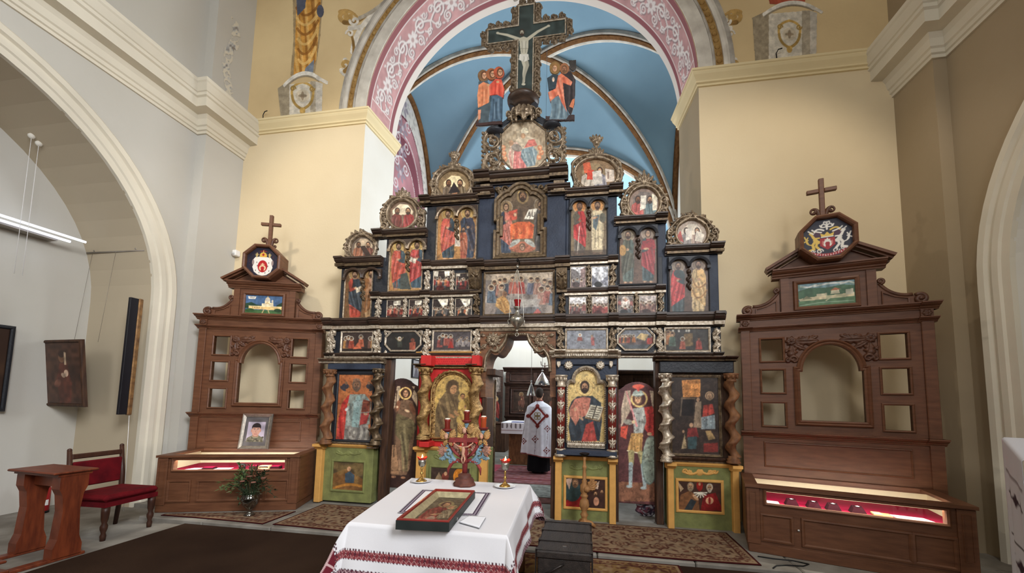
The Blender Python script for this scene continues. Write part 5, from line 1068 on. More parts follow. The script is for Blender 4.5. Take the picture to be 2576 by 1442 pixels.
# ---- the throne icon in the middle
def throne(c):
    c.noise(16, .3, (130, 104, 72), .5); c.ell(1315, 495, 15, 18, (206, 168, 96)); c.ell(1315, 520, 30, 36, (84, 66, 50), .6)
    saint(c, 1273, 512, 640, 32, (58, 68, 84), (206, 110, 90), halo=(140, 112, 76), beard=False, side=1); saint(c, 1360, 506, 636, 34, (74, 64, 58), (84, 76, 68), halo=(120, 98, 70), side=-1)
    R = [(1296, 522), (1334, 520), (1346, 546), (1336, 560), (1296, 562), (1288, 546)]; c.poly(R, (96, 76, 58)); c.folds(R, (70, 54, 44), (130, 104, 78), 5); c.poly([(1280, 532), (1302, 526), (1300, 552), (1284, 556)], (196, 78, 58)); c.poly([(1284, 565), (1304, 558), (1332, 558), (1344, 566), (1340, 600), (1284, 602)], (218, 96, 50)); c.folds([(1284, 565), (1344, 566), (1340, 602), (1284, 602)], (176, 66, 36), (234, 134, 80), 7)
    c.ell(1296, 540, 4, 5, SKIN); c.poly([(1330, 527), (1352, 525), (1342, 552), (1318, 552)], (230, 220, 198)); c.line([(1341, 526), (1331, 552)], .7, (120, 100, 84))
    for P in ([(1327, 546), (1331, 534), (1334, 546)], [(1328, 542), (1333, 542)], [(1340, 534), (1338, 544), (1344, 545), (1346, 534)]): c.line(P, .8, (60, 50, 44))
    c.ell(1314, 622, 34, 14, (196, 104, 76), .8)
    for s in (-1, 1): c.ell(1314+s*18, 610, 14, 6, (176, 176, 164), 1, s*.5); c.ell(1314+s*24, 616, 10, 4, (150, 150, 140), 1, s*.6)
    head(c, 1314, 622, 8, (200, 150, 120), (110, 80, 56), False); head(c, 1315, 494, 11, (170, 120, 82), (58, 42, 32), True); c.ell(1315, 480, 8, 5, (110, 84, 52))
def thp(X0, X1, Z0, Z1):
    w, h = X1-X0, Z1-Z0; a = w*.09
    R = [(X1, Z0), (X1, Z0+h*.28), (X1-a*.8, Z0+h*.28), (X1-a*.8, Z0+h*.58), (X1, Z0+h*.58), (X1, Z0+h*.80)]
    top = bez(R[-1], (X1-w*.16, Z0+h*.92), (X1-w*.26, Z0+h*.89), 6)[1:]+bez((X1-w*.26, Z0+h*.89), (X1-w*.36, Z1), (X1-w*.5, Z1), 7)[1:]
    Lh = [(X0+X1-x, z) for x, z in (R+top[:-1])][::-1]
    return R+top+Lh
t, e = icon(1250, 470, 1384, 643, 'central icon of an enthroned figure in orange with open book', throne, (110, 90, 66), poly=thp, seed=57, mg=.088)
m = MB(); m.ring(e, [(-.004, YI-.008), (-.004, YI-.05), (.03, YI-.055), (.045, YI-.075), (.075, YI-.08), (.085, YI-.06), (.085, YI)]); m.build('frame', DGILT, t)
for s in (-1, 1):
    r = Rel(planegrid(*rc(1246, 466, 1380, 500, YI-.012), YI-.012, .0048)); x = 1316+s*46; r.volute(x, 476-s*3, 10, 0, 1.3*s, 3, .03).leaf(x+s*8, 470-s*3, .3 if s > 0 else pi-.3, 22, 6, .03).leaf(x-s*10, 470-s*2, pi-.2 if s > 0 else .2, 24, 6, .03).leaf(x+s*4, 484-s*3, pi/2, 14, 5, .028).rosette(x+s*12, 482-s*3, 7, .03, 6); r.build('spandrel_carving', DGILT, t, back=.1)
# ---- carved crests crowning every section
def crest(cx, cy, rx, ry, x0, x1, yt, yb, label, fn, bgc, mat_, seed, ogee=False, top='palm'):
    Yc = YI+.06; yb -= 3; b = onY(cx, yb, YI); zl = max([o[3] for o in OBS if o[0] < b[0] < o[1] and abs(o[3]-b[2]) < .08]+[b[2]-.05])+.016; t = thing('carved_crest', label, 'carved crest', (b[0], Yc, b[2]), 0, 'round painted crests on top of the screen')
    X0, X1, Z0, Z1 = rc(x0-6, yt-4, x1+6, yb+2, Yc); r = Rel(planegrid(X0, X1, Z0, Z1, Yc, .0046)); rr = random.Random(seed); h = .045; S_ = ry/33.
    r.stroke([(cx+(rx+3)*cos(a), cy+(ry+3)*sin(a)) for a in np.linspace(0, 2*pi, 48)], 4.2*S_, 4.2*S_, h*1.1)
    for s in (-1, 1):
        xe = x1 if s > 0 else x0; w = abs(xe-cx)
        r.volute(cx+s*(w-9*S_), yb-11*S_, 10*S_, pi/2, 1.4*s, 3.4*S_, h).stroke(bez((cx+s*(w-3*S_), yb-6*S_), (cx+s*rx*.8, yb), (cx+s*rx*.3, yb-2)), 4*S_, 3*S_, h)
        r.stroke(bez((cx+s*(w-4*S_), yb-18*S_), (cx+s*(w+3*S_), cy), (cx+s*(rx+6*S_), cy-ry*.7)), 3.6*S_, 2.6*S_, h).volute(cx+s*(w-9*S_), cy-4*S_, 9*S_, 0, -1.5*s, 3*S_, h)
        r.stroke(bez((cx+s*(rx+6*S_), cy-ry*.7), (cx+s*rx*.8, cy-ry-9*S_), (cx+s*4*S_, cy-ry-8*S_)), 4.4*S_, 3.4*S_, h*1.1)
        for k in range(11):
            a = -1.5+k*.30; x, y = cx+s*(rx+4*S_)*cos(a), cy+(ry+4*S_)*sin(a); L = min(17*S_, max(5, (w-rx)*1.05))*(1.15 if k < 6 else .8)
            an = atan2(sin(a), s*cos(a))+rr.uniform(-.5, .5); r.leaf(x, y, an, L, 4.6*S_, h*.95, s*.2)
        r.rosette(cx+s*(w-10*S_), cy+ry*.35, 7*S_, h*1.1, 5)
    yo = cy-ry-5*S_; H = yo-yt
    for k in range(5): a = -pi/2+(k-2)*.34; r.leaf(cx, yo+4, a, H*(1 if k == 2 else .84)*(.62 if top == 'bud' else 1), 5.4*S_, h)
    if top == 'bud':
        r.ball(cx, yt+H*.42, 7*S_, h*1.2)
        for k in range(5): a = -pi/2+(k-2)*.4; r.leaf(cx, yt+H*.42, a, H*.42, 4*S_, h)
    if ogee: r.stroke(bez((cx-rx*.8, cy-ry*.6), (cx-4, cy-ry-4), (cx, cy-ry-14*S_)), 3.4*S_, 3.4*S_, h*1.2).stroke(bez((cx+rx*.8, cy-ry*.6), (cx+4, cy-ry-4), (cx, cy-ry-14*S_)), 3.4*S_, 3.4*S_, h*1.2)
    r.cut((((r.U-cx)/rx)**2+((r.V-cy)/ry)**2 < .93) | (r.P[..., 2] < zl)); r.build('carving', mat_, t, back=.5)
    X0, X1, Z0, Z1 = rc(cx-rx-1, cy-ry-1, cx+rx+1, cy+ry+1, Yc-.006); c = Cv(planegrid(X0, X1, Z0, Z1, Yc-.006, .0044), bgc, seed=seed); fn(c); c.noise(8, .15); c.noise(2.6, .1)
    c.m = (((c.U-cx)/(rx+1))**2+((c.V-cy)/(ry+1))**2 < 1) & (P_(c, 2) > zl); c.build('painting', PAINT, t, .02)
    p = onY(cx, cy, Yc-.02); k = .00545*S_ if False else 1; RX, RZ = (X1-X0)/2, (Z1-Z0)/2
    m = MB(); m.ring([(x, max(z, zl+.026)) for x, z in circ((X0+X1)/2, (Z0+Z1)/2, RX, RZ, 40)], framep(.022, .035, Yc-.004)); m.build('ring', mat_, t); return t
def two(cx, cy, sc, l, r_, sky=None, scroll=None):
    def fn(c):
        if sky: c.poly([(cx-sc*.7, cy-sc*.3), (cx-sc*.2, cy-sc*.75), (cx+sc*.35, cy-sc*.7), (cx+sc*.75, cy-sc*.2), (cx+sc*.6, cy+sc*.1), (cx, cy), (cx-sc*.7, cy+sc*.1)], sky)
        for s, k in ((-1, l), (1, r_)):
            x = cx+s*sc*.42; B = [(x-sc*.42, cy+sc*.95), (x-sc*.34, cy+sc*.1), (x-sc*.1, cy-sc*.08), (x+sc*.1, cy-sc*.08), (x+sc*.34, cy+sc*.1), (x+sc*.42, cy+sc*.95)]; c.poly(B, k); c.folds(B, dk(k), lt(k, .25), 5, s*.2, 1); head(c, x-s*sc*.04, cy-sc*.24, sc*.2, SKIN if s > 0 else DSK, (70, 50, 38), True, face=-s*.4)
        if scroll:
            for P, k in scroll: c.poly(P, k)
    return fn
crest(914, 626, 30, 30, 869, 947, 573, 653, 'lowest left crest, round painting of two dark bearded figures', two(914, 624, 32, (150, 96, 70), (110, 64, 50), (190, 168, 140), [([(905, 620), (918, 618), (934, 644), (922, 648)], (60, 44, 38))]), (120, 104, 90), GILT, 61, True)
crest(1013, 541, 34, 34, 958, 1071, 468, 584, 'second left crest, round painting of two red robed figures under pale sky', two(1013, 540, 36, (110, 48, 42), (150, 56, 54), (226, 208, 176)), (120, 96, 78), GILT, 62)
crest(1143, 466, 41, 35, 1086, 1193, 380, 501, 'third left crest with bud finial, painting of two robed elders', two(1143, 470, 38, (110, 92, 74), (104, 86, 62), (232, 212, 168), [([(1128, 486), (1142, 458), (1158, 484)], (48, 40, 40)), ([(1136, 488), (1150, 484), (1150, 504), (1138, 504)], (196, 140, 104))]), (140, 116, 84), GILT, 63, top='bud')
crest(1500, 440, 52, 38, 1441, 1564, 338, 481, 'widest right crest with bud finial, painting of bishop before white city', two(1494, 440, 40, (206, 190, 170), (150, 144, 150), (150, 128, 96), [([(1466, 410), (1484, 408), (1490, 434), (1470, 436)], (196, 96, 66)), ([(1478, 428), (1494, 428), (1494, 452), (1476, 452)], (196, 70, 52)), ([(1490, 432), (1512, 428), (1516, 462), (1492, 466)], (206, 196, 184)), ([(1522, 424), (1544, 428), (1546, 456), (1524, 458)], (200, 184, 168)), ([(1528, 432), (1532, 432), (1532, 450), (1528, 450)], (140, 116, 104))]), (132, 106, 78), GILT, 64, top='bud')
crest(1620, 512, 38, 38, 1560, 1680, 423, 551, 'middle right crest, round painting of two figures with white scrolls', two(1620, 512, 40, (176, 84, 76), (104, 122, 124), (120, 108, 100), [([(1612, 492), (1626, 492), (1624, 524), (1610, 530)], (228, 218, 200)), ([(1640, 486), (1654, 496), (1652, 528), (1642, 530)], (226, 212, 186)), ([(1590, 530), (1622, 545), (1612, 552), (1586, 540)], (190, 100, 90))]), (140, 118, 104), GILT, 65)
crest(1740, 589, 38, 34, 1676, 1806, 525, 623, 'lowest right crest, round painting of bearded elder and hooded figure', two(1740, 590, 36, (150, 140, 134), (150, 124, 110), (214, 200, 180), [([(1724, 576), (1740, 574), (1740, 600), (1726, 606)], (220, 210, 196)), ([(1752, 580), (1772, 590), (1766, 610), (1748, 606)], (230, 218, 200)), ([(1700, 600), (1712, 580), (1720, 610)], (170, 70, 60))]), (170, 150, 132), GILT, 66, True)
for P in ([(1746, 600), (1768, 598)], ): pass
# ---- great centre crest with eight-sided painting, carrying the cross
Yc = YI+.05; b = onY(1318, 440, Yc); CR = thing('carved_crest', 'large central crest with eight-sided painting of figures in clouds', 'carved crest', (b[0], Yc, b[2]))
r = Rel(planegrid(*rc(1205, 246, 1430, 444, Yc), Yc, .0046)); h = .05
for s in (-1, 1):
    X = lambda x: 1318+s*(x-1318); dy = -s*6
    r.stroke([(X(x), y+dy) for x, y in spiral(1395, 352, 24, 4, -pi/2, 1.5)], 4.4, 3, h).stroke([(X(x), y+dy) for x, y in spiral(1393, 402, 24, 4, pi/2, -1.5)], 4.4, 3, h)
    r.stroke([(X(x), y+dy) for x, y in bez((1412, 330), (1424, 360), (1408, 384))], 4, 4, h).stroke([(X(x), y+dy) for x, y in bez((1408, 384), (1428, 410), (1410, 432))], 4, 4, h).stroke([(X(x), y+dy) for x, y in bez((1370, 436), (1384, 414), (1412, 430))], 4.5, 4.5, h).stroke([(X(x), y+dy) for x, y in bez((1364, 330), (1376, 360), (1366, 400))], 4, 3, h)
    for k in range(22):
        rr = random.Random(k*3+s); x, y = 1372+rr.random()*40, 335+k*4.6; r.leaf(X(x), y+dy, rr.uniform(0, 6.2), 16, 5, h*.9, .2)
    for k in range(9): r.leaf(X(1414), 334+k*11+dy, (-.5 if s > 0 else pi+.5)+k*.05*s, 12, 4, h*.8)
    r.rosette(X(1384), 378+dy, 9, h*1.1, 6).rosette(X(1376), 424+dy, 9, h*1.1, 6); r.stroke([(X(x), y+dy) for x, y in bez((1320, 437), (1350, 442), (1372, 415))], 5, 4, h)
r.leaf(1318, 425, pi/2, 16, 10, h)
r.cut(r.P[..., 2] < onY(1310, 433, YI)[2]); r.cut(inpoly(r.U, r.V, [(1292, 308), (1344, 306), (1374, 330), (1376, 395), (1350, 428), (1292, 430), (1264, 400), (1262, 334)])); r.build('carving', GILT, CR, back=.5)
q = [(1290, 309), (1340, 306), (1372, 330), (1374, 396), (1350, 424), (1290, 427), (1263, 400), (1262, 336)]; pl = [(onY(x, y, Yc-.012)[0], onY(x, y, Yc-.012)[2]) for x, y in q]
xs, zs_ = [p[0] for p in pl], [p[1] for p in pl]; c = Cv(planegrid(min(xs), max(xs), min(zs_), max(zs_), Yc-.012, .0046), (160, 142, 118), seed=70); c.m = inpoly(P_(c, 0), P_(c, 2), pl); c.noise(18, .5, (206, 190, 164), .4); c.noise(9, .4, (140, 118, 92), .5)
c.ell(1320, 330, 9, 9, (226, 214, 186), .8); c.ell(1322, 360, 26, 18, (206, 190, 166), .8); c.poly([(1330, 352), (1344, 350), (1352, 366), (1318, 372)], (200, 120, 108)); A_ = [(1286, 360), (1300, 356), (1314, 378), (1318, 420), (1286, 424), (1276, 392)]; c.poly(A_, (206, 176, 156)); c.folds(A_, (196, 120, 112), (224, 206, 188), 6); c.poly([(1294, 376), (1316, 384), (1326, 426), (1290, 428)], (206, 128, 122)); c.folds([(1294, 376), (1316, 384), (1326, 426), (1290, 428)], (170, 92, 90), (226, 176, 166), 5)
B_ = [(1312, 376), (1340, 368), (1352, 382), (1346, 416), (1326, 420), (1310, 396)]; c.poly(B_, (136, 152, 156)); c.folds(B_, (96, 112, 118), (186, 194, 190), 7, .3); c.ell(1300, 372, 14, 9, (140, 132, 122), .9, .3); c.ell(1286, 360, 6, 7, (176, 140, 112)); c.ell(1316, 342, 6, 7, (190, 152, 120))
for x, y in ((1268, 386), (1266, 372), (1270, 400), (1358, 372), (1362, 384), (1356, 396)): c.ell(x, y, 6, 7, (206, 140, 106)); c.ell(x, y-2, 3, 3, (226, 180, 140))
c.noise(4, .15); c.build('painting', PAINT, CR, .02); m = MB(); m.ring(pl, framep(.022, .03, Yc-.006)); m.build('frame', GILT, CR)
# the neck and shelf of the centre crest
nk = [(1238, 322), (1262, 316), (1276, 306), (1284, 286), (1282, 270), (1290, 262), (1346, 260), (1354, 268), (1352, 284), (1362, 300), (1378, 308), (1400, 310), (1400, 318), (1372, 322), (1340, 303), (1290, 306), (1262, 328)]
nk = [(onY(x, y, Yc)[0], onY(x, y, Yc)[2]) for x, y in nk]; m = MB(); m.prism(nk, Yc-.05, Yc+.10); m.build('neck', BLK, CR)
for x, y, w_ in ((1246, 336, 22), (1388, 322, 24)):
    p = onY(x, y, Yc); m = MB(); m.lathe([(.0, -.03), (.10, -.03), (.13, 0), (.135, .02), (.10, .035), (0, .045)], (p[0], Yc, p[2]), 24); m.build('side_shelf', BLK, CR)
p = onY(1316, 262, Yc); m = MB(); m.lathe([(.0, -.10), (.12, -.10), (.14, -.05), (.20, -.01), (.23, .02), (.235, .05), (.20, .06), (0, .06)], (p[0], Yc, p[2]), 28); m.build('top_shelf', IBR, CR)
r = Rel(planegrid(*rc(1268, 250, 1368, 310, Yc-.16), Yc-.13, .0046)); r.leaf(1318, 262, pi/2, 40, 13, .05).leaf(1308, 262, pi/2+.3, 30, 8, .04).leaf(1328, 262, pi/2-.3, 30, 8, .04); r.build('acanthus_leaf', GILT, CR, back=.4)
for s in (-1, 1):
    r = Rel(planegrid(*rc(1262, 270, 1376, 330, Yc-.06), Yc-.06, .0046)); r.volute(1318+s*38, 286-s*4, 9, pi/2, 1.5*s, 2.8, .04).stroke(bez((1318+s*30, 300-s*4), (1318+s*36, 270), (1318+s*14, 268)), 3, 3, .03).leaf(1318+s*24, 280, pi/2+s*.2, 26, 6, .03); r.build('scroll_carving', GILT, CR, back=.3)
# ---- the great cross
Yk = YI+.04; b = onY(1319, 252, Yk); KR = thing('cross', 'tall dark painted cross with carved edge and pale crucified figure', 'cross', (b[0], Yk, b[2]))
xv, zt_, zb_ = onY(1319, 150, Yk)[0], onY(1327, 12, Yk)[2], onY(1318, 248, Yk)[2]; zl = (onY(1222, 92, Yk)[2]+onY(1424, 70, Yk)[2])/2; xl, xr = onY(1226, 92, Yk)[0], onY(1424, 72, Yk)[0]; hw = .125; xa = (xl+xr)/2; xv = xa
cp = [(xv-hw, zb_), (xv+hw, zb_), (xv+hw, zl-hw), (xr, zl-hw), (xr, zl+hw), (xv+hw, zl+hw), (xv+hw, zt_), (xv-hw, zt_), (xv-hw, zl+hw), (xl, zl+hw), (xl, zl-hw), (xv-hw, zl-hw)]
c = Cv(planegrid(xl, xr, zb_, zt_, Yk, .0052), (52, 62, 60), seed=80); c.m = inpoly(P_(c, 0), P_(c, 2), cp); c.noise(10, .2)
S0 = (186, 180, 160); cx, cy = 1317, 84
def Lb(p, w0, w1, k=S0): c.line(p, w0, k, 1, w1)
T_ = [(1306, 96), (1317, 92), (1330, 96), (1329, 120), (1325, 140), (1311, 140), (1308, 118)]
Lb([(1310, 100), (1276, 88), (1254, 84)], 4.2, 2.2); Lb([(1328, 98), (1352, 80), (1378, 66)], 4.2, 2.2); c.ell(1252, 83, 4, 3, S0); c.ell(1380, 65, 4, 3, S0); c.poly(T_, S0); c.ell(1318, 112, 8, 11, lt(S0, .2), .7)
Lb([(1315, 145), (1321, 168), (1318, 186), (1318, 206)], 6, 2.6); Lb([(1322, 145), (1327, 164), (1320, 186), (1316, 208)], 5, 2.4, dk(S0, .85)); c.poly([(1307, 136), (1329, 136), (1331, 150), (1318, 156), (1305, 150)], (206, 202, 190)); c.folds([(1307, 136), (1329, 136), (1331, 150), (1318, 156), (1305, 150)], (150, 146, 134), (226, 222, 210), 4); c.ell(1317, 212, 5, 3, S0); c.line([(1313, 104), (1314, 132)], .7, dk(S0, .7)); c.line([(1323, 104), (1322, 132)], .7, dk(S0, .7)); c.line([(1309, 122), (1327, 122)], .6, dk(S0, .75))
head(c, 1313, 82, 7, S0, (62, 50, 42), True); c.ell(1318, 240, 6, 7, (150, 142, 122)); c.ell(1316, 240, 1.4, 1.6, (50, 48, 44)); c.ell(1321, 240, 1.4, 1.6, (50, 48, 44))
c.build('painted_panel', PAINT, KR, .05)
m = MB(); m.ring(cp, [(-.018, Yk-.004), (-.018, Yk-.012), (0, Yk-.014), (0, Yk-.004)]); m.build('gilded_fillet', SILV, KR)
r = Rel(planegrid(xl-.12, xr+.12, zb_, zt_+.1, Yk+.02, .0052))
n_ = len(cp); rr = random.Random(3)
for i in range(1, n_):
    (x0, z0), (x1, z1) = cp[i], cp[(i+1) % n_]; L = hypot(x1-x0, z1-z0); k = max(2, int(L/.105)); nx, nz = (z1-z0)/L, -(x1-x0)/L
    for j in range(k):
        f = (j+.5)/k; u_, v_ = proj(np.array([x0+(x1-x0)*f+nx*.05, Yk+.02, z0+(z1-z0)*f+nz*.05])); a = atan2(-nz, nx)
        r.volute(u_, v_, 8, a+pi*(j % 2), 1.2*(1 if j % 2 else -1), 2.8, .04).leaf(u_, v_, a+.9, 11, 3.6, .035).leaf(u_, v_, a-.9, 11, 3.6, .035)
    ua, va = proj(np.array([x0+nx*.02, Yk+.02, z0+nz*.02])); ub, vb = proj(np.array([x1+nx*.02, Yk+.02, z1+nz*.02])); r.stroke([(ua, va), (ub, vb)], 3, 3, .03)
r.build('carved_border', mat('weathered_gilding', (140, 122, 98), .45, .4, .3, 24, .2, .5, c2=(86, 72, 58)), KR, back=.6)
# ---- cut-out painted mourners either side of the cross
def cutout(x0, y0, x1, y1, label, fn):
    Yq = YI-.06; X0, X1, Z0, Z1 = rc(x0, y0, x1, y1, Yq); c = Cv(planegrid(X0, X1, Z0, Z1, Yq, .0048), (60, 50, 46), seed=90+x0); c.m[:] = False; fn(c); c.noise(6, .12)
    o = c.build('painted_cutout_figures', PAINT, None, .035); return tag(o, label, 'painted figure', 'cut-out mourners beside the great cross')
def cL(c):
    K = dict(mask=True); c.poly([(1196, 305), (1262, 298), (1264, 312), (1230, 314), (1196, 317)], (64, 46, 44), **K)
    c.poly([(1203, 205), (1222, 200), (1234, 214), (1236, 306), (1204, 310), (1202, 262)], (72, 84, 90), **K); P = [(1204, 214), (1216, 206), (1234, 214), (1230, 258), (1202, 272), (1200, 240)]; c.poly(P, (206, 130, 92), **K); c.folds(P, (168, 92, 62), (226, 160, 122), 5); c.poly([(1202, 276), (1210, 276), (1208, 300), (1202, 302)], (206, 140, 110), **K)
    B = [(1236, 240), (1264, 238), (1262, 304), (1228, 306), (1234, 270)]; c.poly(B, (76, 98, 116), **K); c.folds(B, (48, 62, 76), (120, 140, 154), 6); R = [(1230, 214), (1246, 198), (1262, 200), (1269, 224), (1266, 246), (1250, 238), (1232, 240)]; c.poly(R, (206, 84, 66), **K); c.folds(R, (160, 52, 44), (226, 120, 96), 5)
    for x, y, h in ((1215, 190, (120, 90, 62)), (1236, 186, (150, 92, 60)), (1255, 182, (170, 84, 58))): c.ell(x, y, 13.5, 15, h, mask=True); head(c, x+3, y, 8.6, (206, 158, 124), (96, 62, 44), False, face=.2)
    c.ell(1252, 206, 4, 3, SKIN); c.ell(1228, 214, 4, 3, SKIN)
cutout(1190, 160, 1275, 322, 'cut-out of three haloed women left of the great cross', cL)
def cR(c):
    K = dict(mask=True); c.poly([(1372, 292), (1446, 288), (1446, 302), (1408, 303), (1372, 303)], (62, 50, 50), **K); B = [(1384, 246), (1412, 240), (1432, 288), (1424, 300), (1382, 300), (1388, 270)]; c.poly(B, (104, 124, 134), **K); c.folds(B, (70, 84, 94), (150, 166, 170), 6)
    c.poly([(1376, 196), (1392, 186), (1412, 190), (1408, 220), (1380, 226)], (54, 66, 74), **K); D = [(1408, 186), (1436, 178), (1448, 200), (1446, 260), (1436, 290), (1420, 262)]; c.poly(D, (56, 50, 52), **K); c.folds(D, (40, 36, 38), (90, 80, 80), 5); P = [(1378, 232), (1398, 222), (1404, 190), (1412, 184), (1440, 206), (1436, 216), (1416, 208), (1420, 252), (1426, 282), (1412, 256), (1404, 238), (1384, 256)]; c.poly(P, (214, 122, 92), **K); c.folds(P, (176, 82, 62), (232, 160, 134), 7, .3); c.poly([(1440, 250), (1446, 248), (1442, 272), (1432, 268)], (214, 130, 92), **K)
    c.ell(1396, 170, 14, 16, (140, 108, 66), **K); head(c, 1396, 172, 8.6, (210, 164, 130), (140, 100, 60), False, face=-.2); c.ell(1420, 172, 12, 14, (150, 100, 70), **K); head(c, 1420, 174, 7.6, (180, 126, 98), (110, 80, 56), True, face=-.4); c.ell(1441, 166, 9, 11, (72, 66, 62), **K); c.poly([(1430, 152), (1450, 150), (1448, 166), (1436, 172)], (60, 56, 54), **K); c.ell(1392, 200, 3, 6, (226, 196, 170))
cutout(1370, 146, 1452, 306, 'cut-out of praying woman and bowed men right of the great cross', cR)
# ================================================================== THE TWO DISPLAY CABINETS
OAK = mat('varnished_oak', (114, 74, 50), .45, 0, .16, 5, .12, .4, c2=(94, 58, 38), stretch=(1, 1, 6), bscale=60)
OAKD = mat('varnished_oak_carving', (98, 62, 42), .45, 0, .16, 9, .12, .4, c2=(78, 48, 34))
VELV = mat('crimson_velvet', (150, 12, 54), .9, 0, .1, 12, .1, .1); DVEL = mat('dark_red_velvet', (40, 5, 14), .85, 0, .1, 12, .1, .1)
CREAM = mat('cream_lining', (238, 226, 190), .7, 0, .04, 8); PAPER = mat('white_paper', (240, 238, 236), .7, 0, .03, 30)
CGL = glassmat('case_glass', (250, 252, 252), .03, .93)
STEEL = mat('polished_steel', (206, 206, 206), .2, .9, .05, 8); BRASS = mat('aged_brass', (190, 150, 84), .3, .85, .15, 12, .1)
def paper(x0, x1, y0, y1, z, rows, seed, skew=0., tone=(238, 237, 236)):
    X, Y = np.meshgrid(np.linspace(x0, x1, 46), np.linspace(y1, y0, 40)); X = X+skew*(Y-y0)
    c = Cv(np.stack([X, Y, 0*X+z], -1), tone, np.meshgrid(np.linspace(0, 46, 46), np.linspace(0, 40, 40))); c.soft = .8; rr = random.Random(seed)
    for i in range(rows): c.line([(5, 5+i*32/rows), (rr.uniform(28, 41), 5+i*32/rows)], .5, (140, 140, 146), .6)
    return c
def cabinet(org, ang, dx, zf, xs, label, crest_fn, view_fn, which):
    t = thing('display_cabinet', label, 'cabinet', (org[0], org[1], SF), ang, 'matching oak display cabinets'); LOCALS.add(t.name)
    zz = lambda z: zf(z)-SF
    # --- open frame: board with arched opening and six square openings
    zb, zt = zz(1.36), zz(2.54); W = .835*xs; H = [(s*.527*xs, zz(z), .105*xs, .125*(zz(2)-zz(1))) for s in (-1, 1) for z in (2.30, 1.94, 1.565)]
    ax, a0, a1 = .275*xs, zz(1.51), zz(2.34); zs_ = a1-ax
    m = MB(); xb = sorted({-W, W, *[q for h in H for q in (h[0]-h[2], h[0]+h[2])]})
    for s in (-1, 1):
        hs = sorted([h for h in H if h[0]*s > 0], key=lambda h: h[1]); x0, x1 = hs[0][0]-hs[0][2], hs[0][0]+hs[0][2]
        zc = zb
        for h in hs: m.box(x0, x1, 0, .05, zc, h[1]-h[3]); zc = h[1]+h[3]
        m.box(x0, x1, 0, .05, zc, zt); o = sorted((s*W, s*(hs[0][2]+abs(hs[0][0])))); m.box(o[0], o[1], 0, .05, zb, zt)
        i = sorted((s*ax, s*(abs(hs[0][0])-hs[0][2]))); m.box(i[0], i[1], 0, .05, zb, zt)
    m.box(-ax, ax, 0, .05, zb, a0)
    ar = circ(0, zs_, ax, n=20, a0=0, a1=pi)
    for (p, q) in zip(ar[:-1], ar[1:]): m.prism([p, q, (q[0], zt), (p[0], zt)], 0, .05)
    for s in (-1, 1): q = sorted((s*(W-.03), s*W)); m.box(q[0], q[1], .05, .12, zb-.33, zt+.2)
    m.build('frame_board', OAK, t)
    for h in H:
        m = MB(); m.ring(rect(h[0]-h[2], h[0]+h[2], h[1]-h[3], h[1]+h[3]), [(0, .05), (0, -.012), (.012, -.02), (.022, -.012), (.022, 0)]); m.build('opening_moulding', OAK, t)
    m = MB(); e = .03*xs; zsp = zs_-.02
    ap = [(-ax-.045, a0-.05), (ax+.045, a0-.05), (ax+.045, zsp), (ax-.0, zsp)]
    m.ring([(-ax, a0), (ax, a0), (ax, zsp)]+circ(0, zsp, ax*.9, a1-zsp, 20, 0, pi)+[(-ax, zsp)], [(0, .05), (0, -.02), (.015, -.03), (.03, -.02), (.045, -.035), (.06, -.02), (.06, 0)]); m.build('arch_moulding', OAK, t)
    for s in (-1, 1):                            # carved festoons in the corners over the arch
        x0_, x1_ = (.03, .40) if s > 0 else (-.40, -.03); P = planegrid(x0_*xs, x1_*xs, zz(2.10), zz(2.47), -.0, .006); r = Rel(P, (P[..., 0]*s*300/xs, -(P[..., 2]-zz(2.44))*300/xs))
        r.rosette(103, 14, 17, .04, 7).leaf(96, 16, pi-.1, 70, 13, .032, .1).leaf(92, 12, pi+.2, 40, 8, .03).leaf(100, 22, pi-.55, 46, 9, .028).leaf(60, 12, pi+.35, 34, 8, .026); r.leaf(102, 26, pi/2+.1, 44, 13, .032).ball(104, 58, 11, .03).volute(96, 78, 13, 0, -1.3, 4.5, .03).volute(112, 80, 9, pi, 1.3, 4, .028).leaf(112, 44, .4, 14, 7, .026); r.build('carved_festoon', OAKD, t, back=.05)
    # --- side pilasters, ledges, rosettes, entablature
    for s in (-1, 1):
        q = sorted((s*.74*xs, s*.835*xs)); m = MB(); m.box(q[0], q[1], -.025, .0, zb, zt, .006); m.build('pilaster', OAK, t)
    def ledge(z0, z1, w, pr, name, rs=True):
        m = MB()
        for a, b, p in [(-w, w, pr)]+([(-w-.015, -w+.14, pr+.03), (w-.14, w+.015, pr+.03)] if rs else []):
            m.extrude([(.06, z0)]+[(-p*q, z0+(z1-z0)*k) for q, k in CPROF[1:-1]]+[(.06, z1)], a, b)
        m.build(name, OAK, t)
    ledge(zz(1.30), zz(1.372), .845*xs, .07, 'middle_ledge'); ledge(zz(2.525), zz(2.575), .845*xs, .06, 'lower_cornice')
    m = MB(); m.box(-W, W, -.005, .10, zz(2.57), zz(2.665)); m.build('frieze', OAK, t); ledge(zz(2.655), zz(2.722), .86*xs, .09, 'upper_cornice')
    for s in (-1, 1):
        q = s*.785*xs; m = MB(); m.box(q-.05, q+.05, -.03, 0, zz(2.577), zz(2.66)); m.build('rosette_block', OAK, t)
        P = planegrid(q-.05, q+.05, zz(2.575), zz(2.66), -.03, .0045); r = Rel(P, (P[..., 0]*1000, P[..., 2]*1000)); r.rosette(q*1000, zz(2.617)*1000, 44, .02, 6); r.build('rosette', OAKD, t, back=.05)
    m = MB(); m.box(-.835*xs, .835*xs, 0, .05, zz(.78), zz(1.31)); m.ring(rect(-.62*xs, .60*xs, zz(.99), zz(1.24)), [(0, 0), (0, -.006), (.006, -.014), (.016, -.01), (.02, 0)])
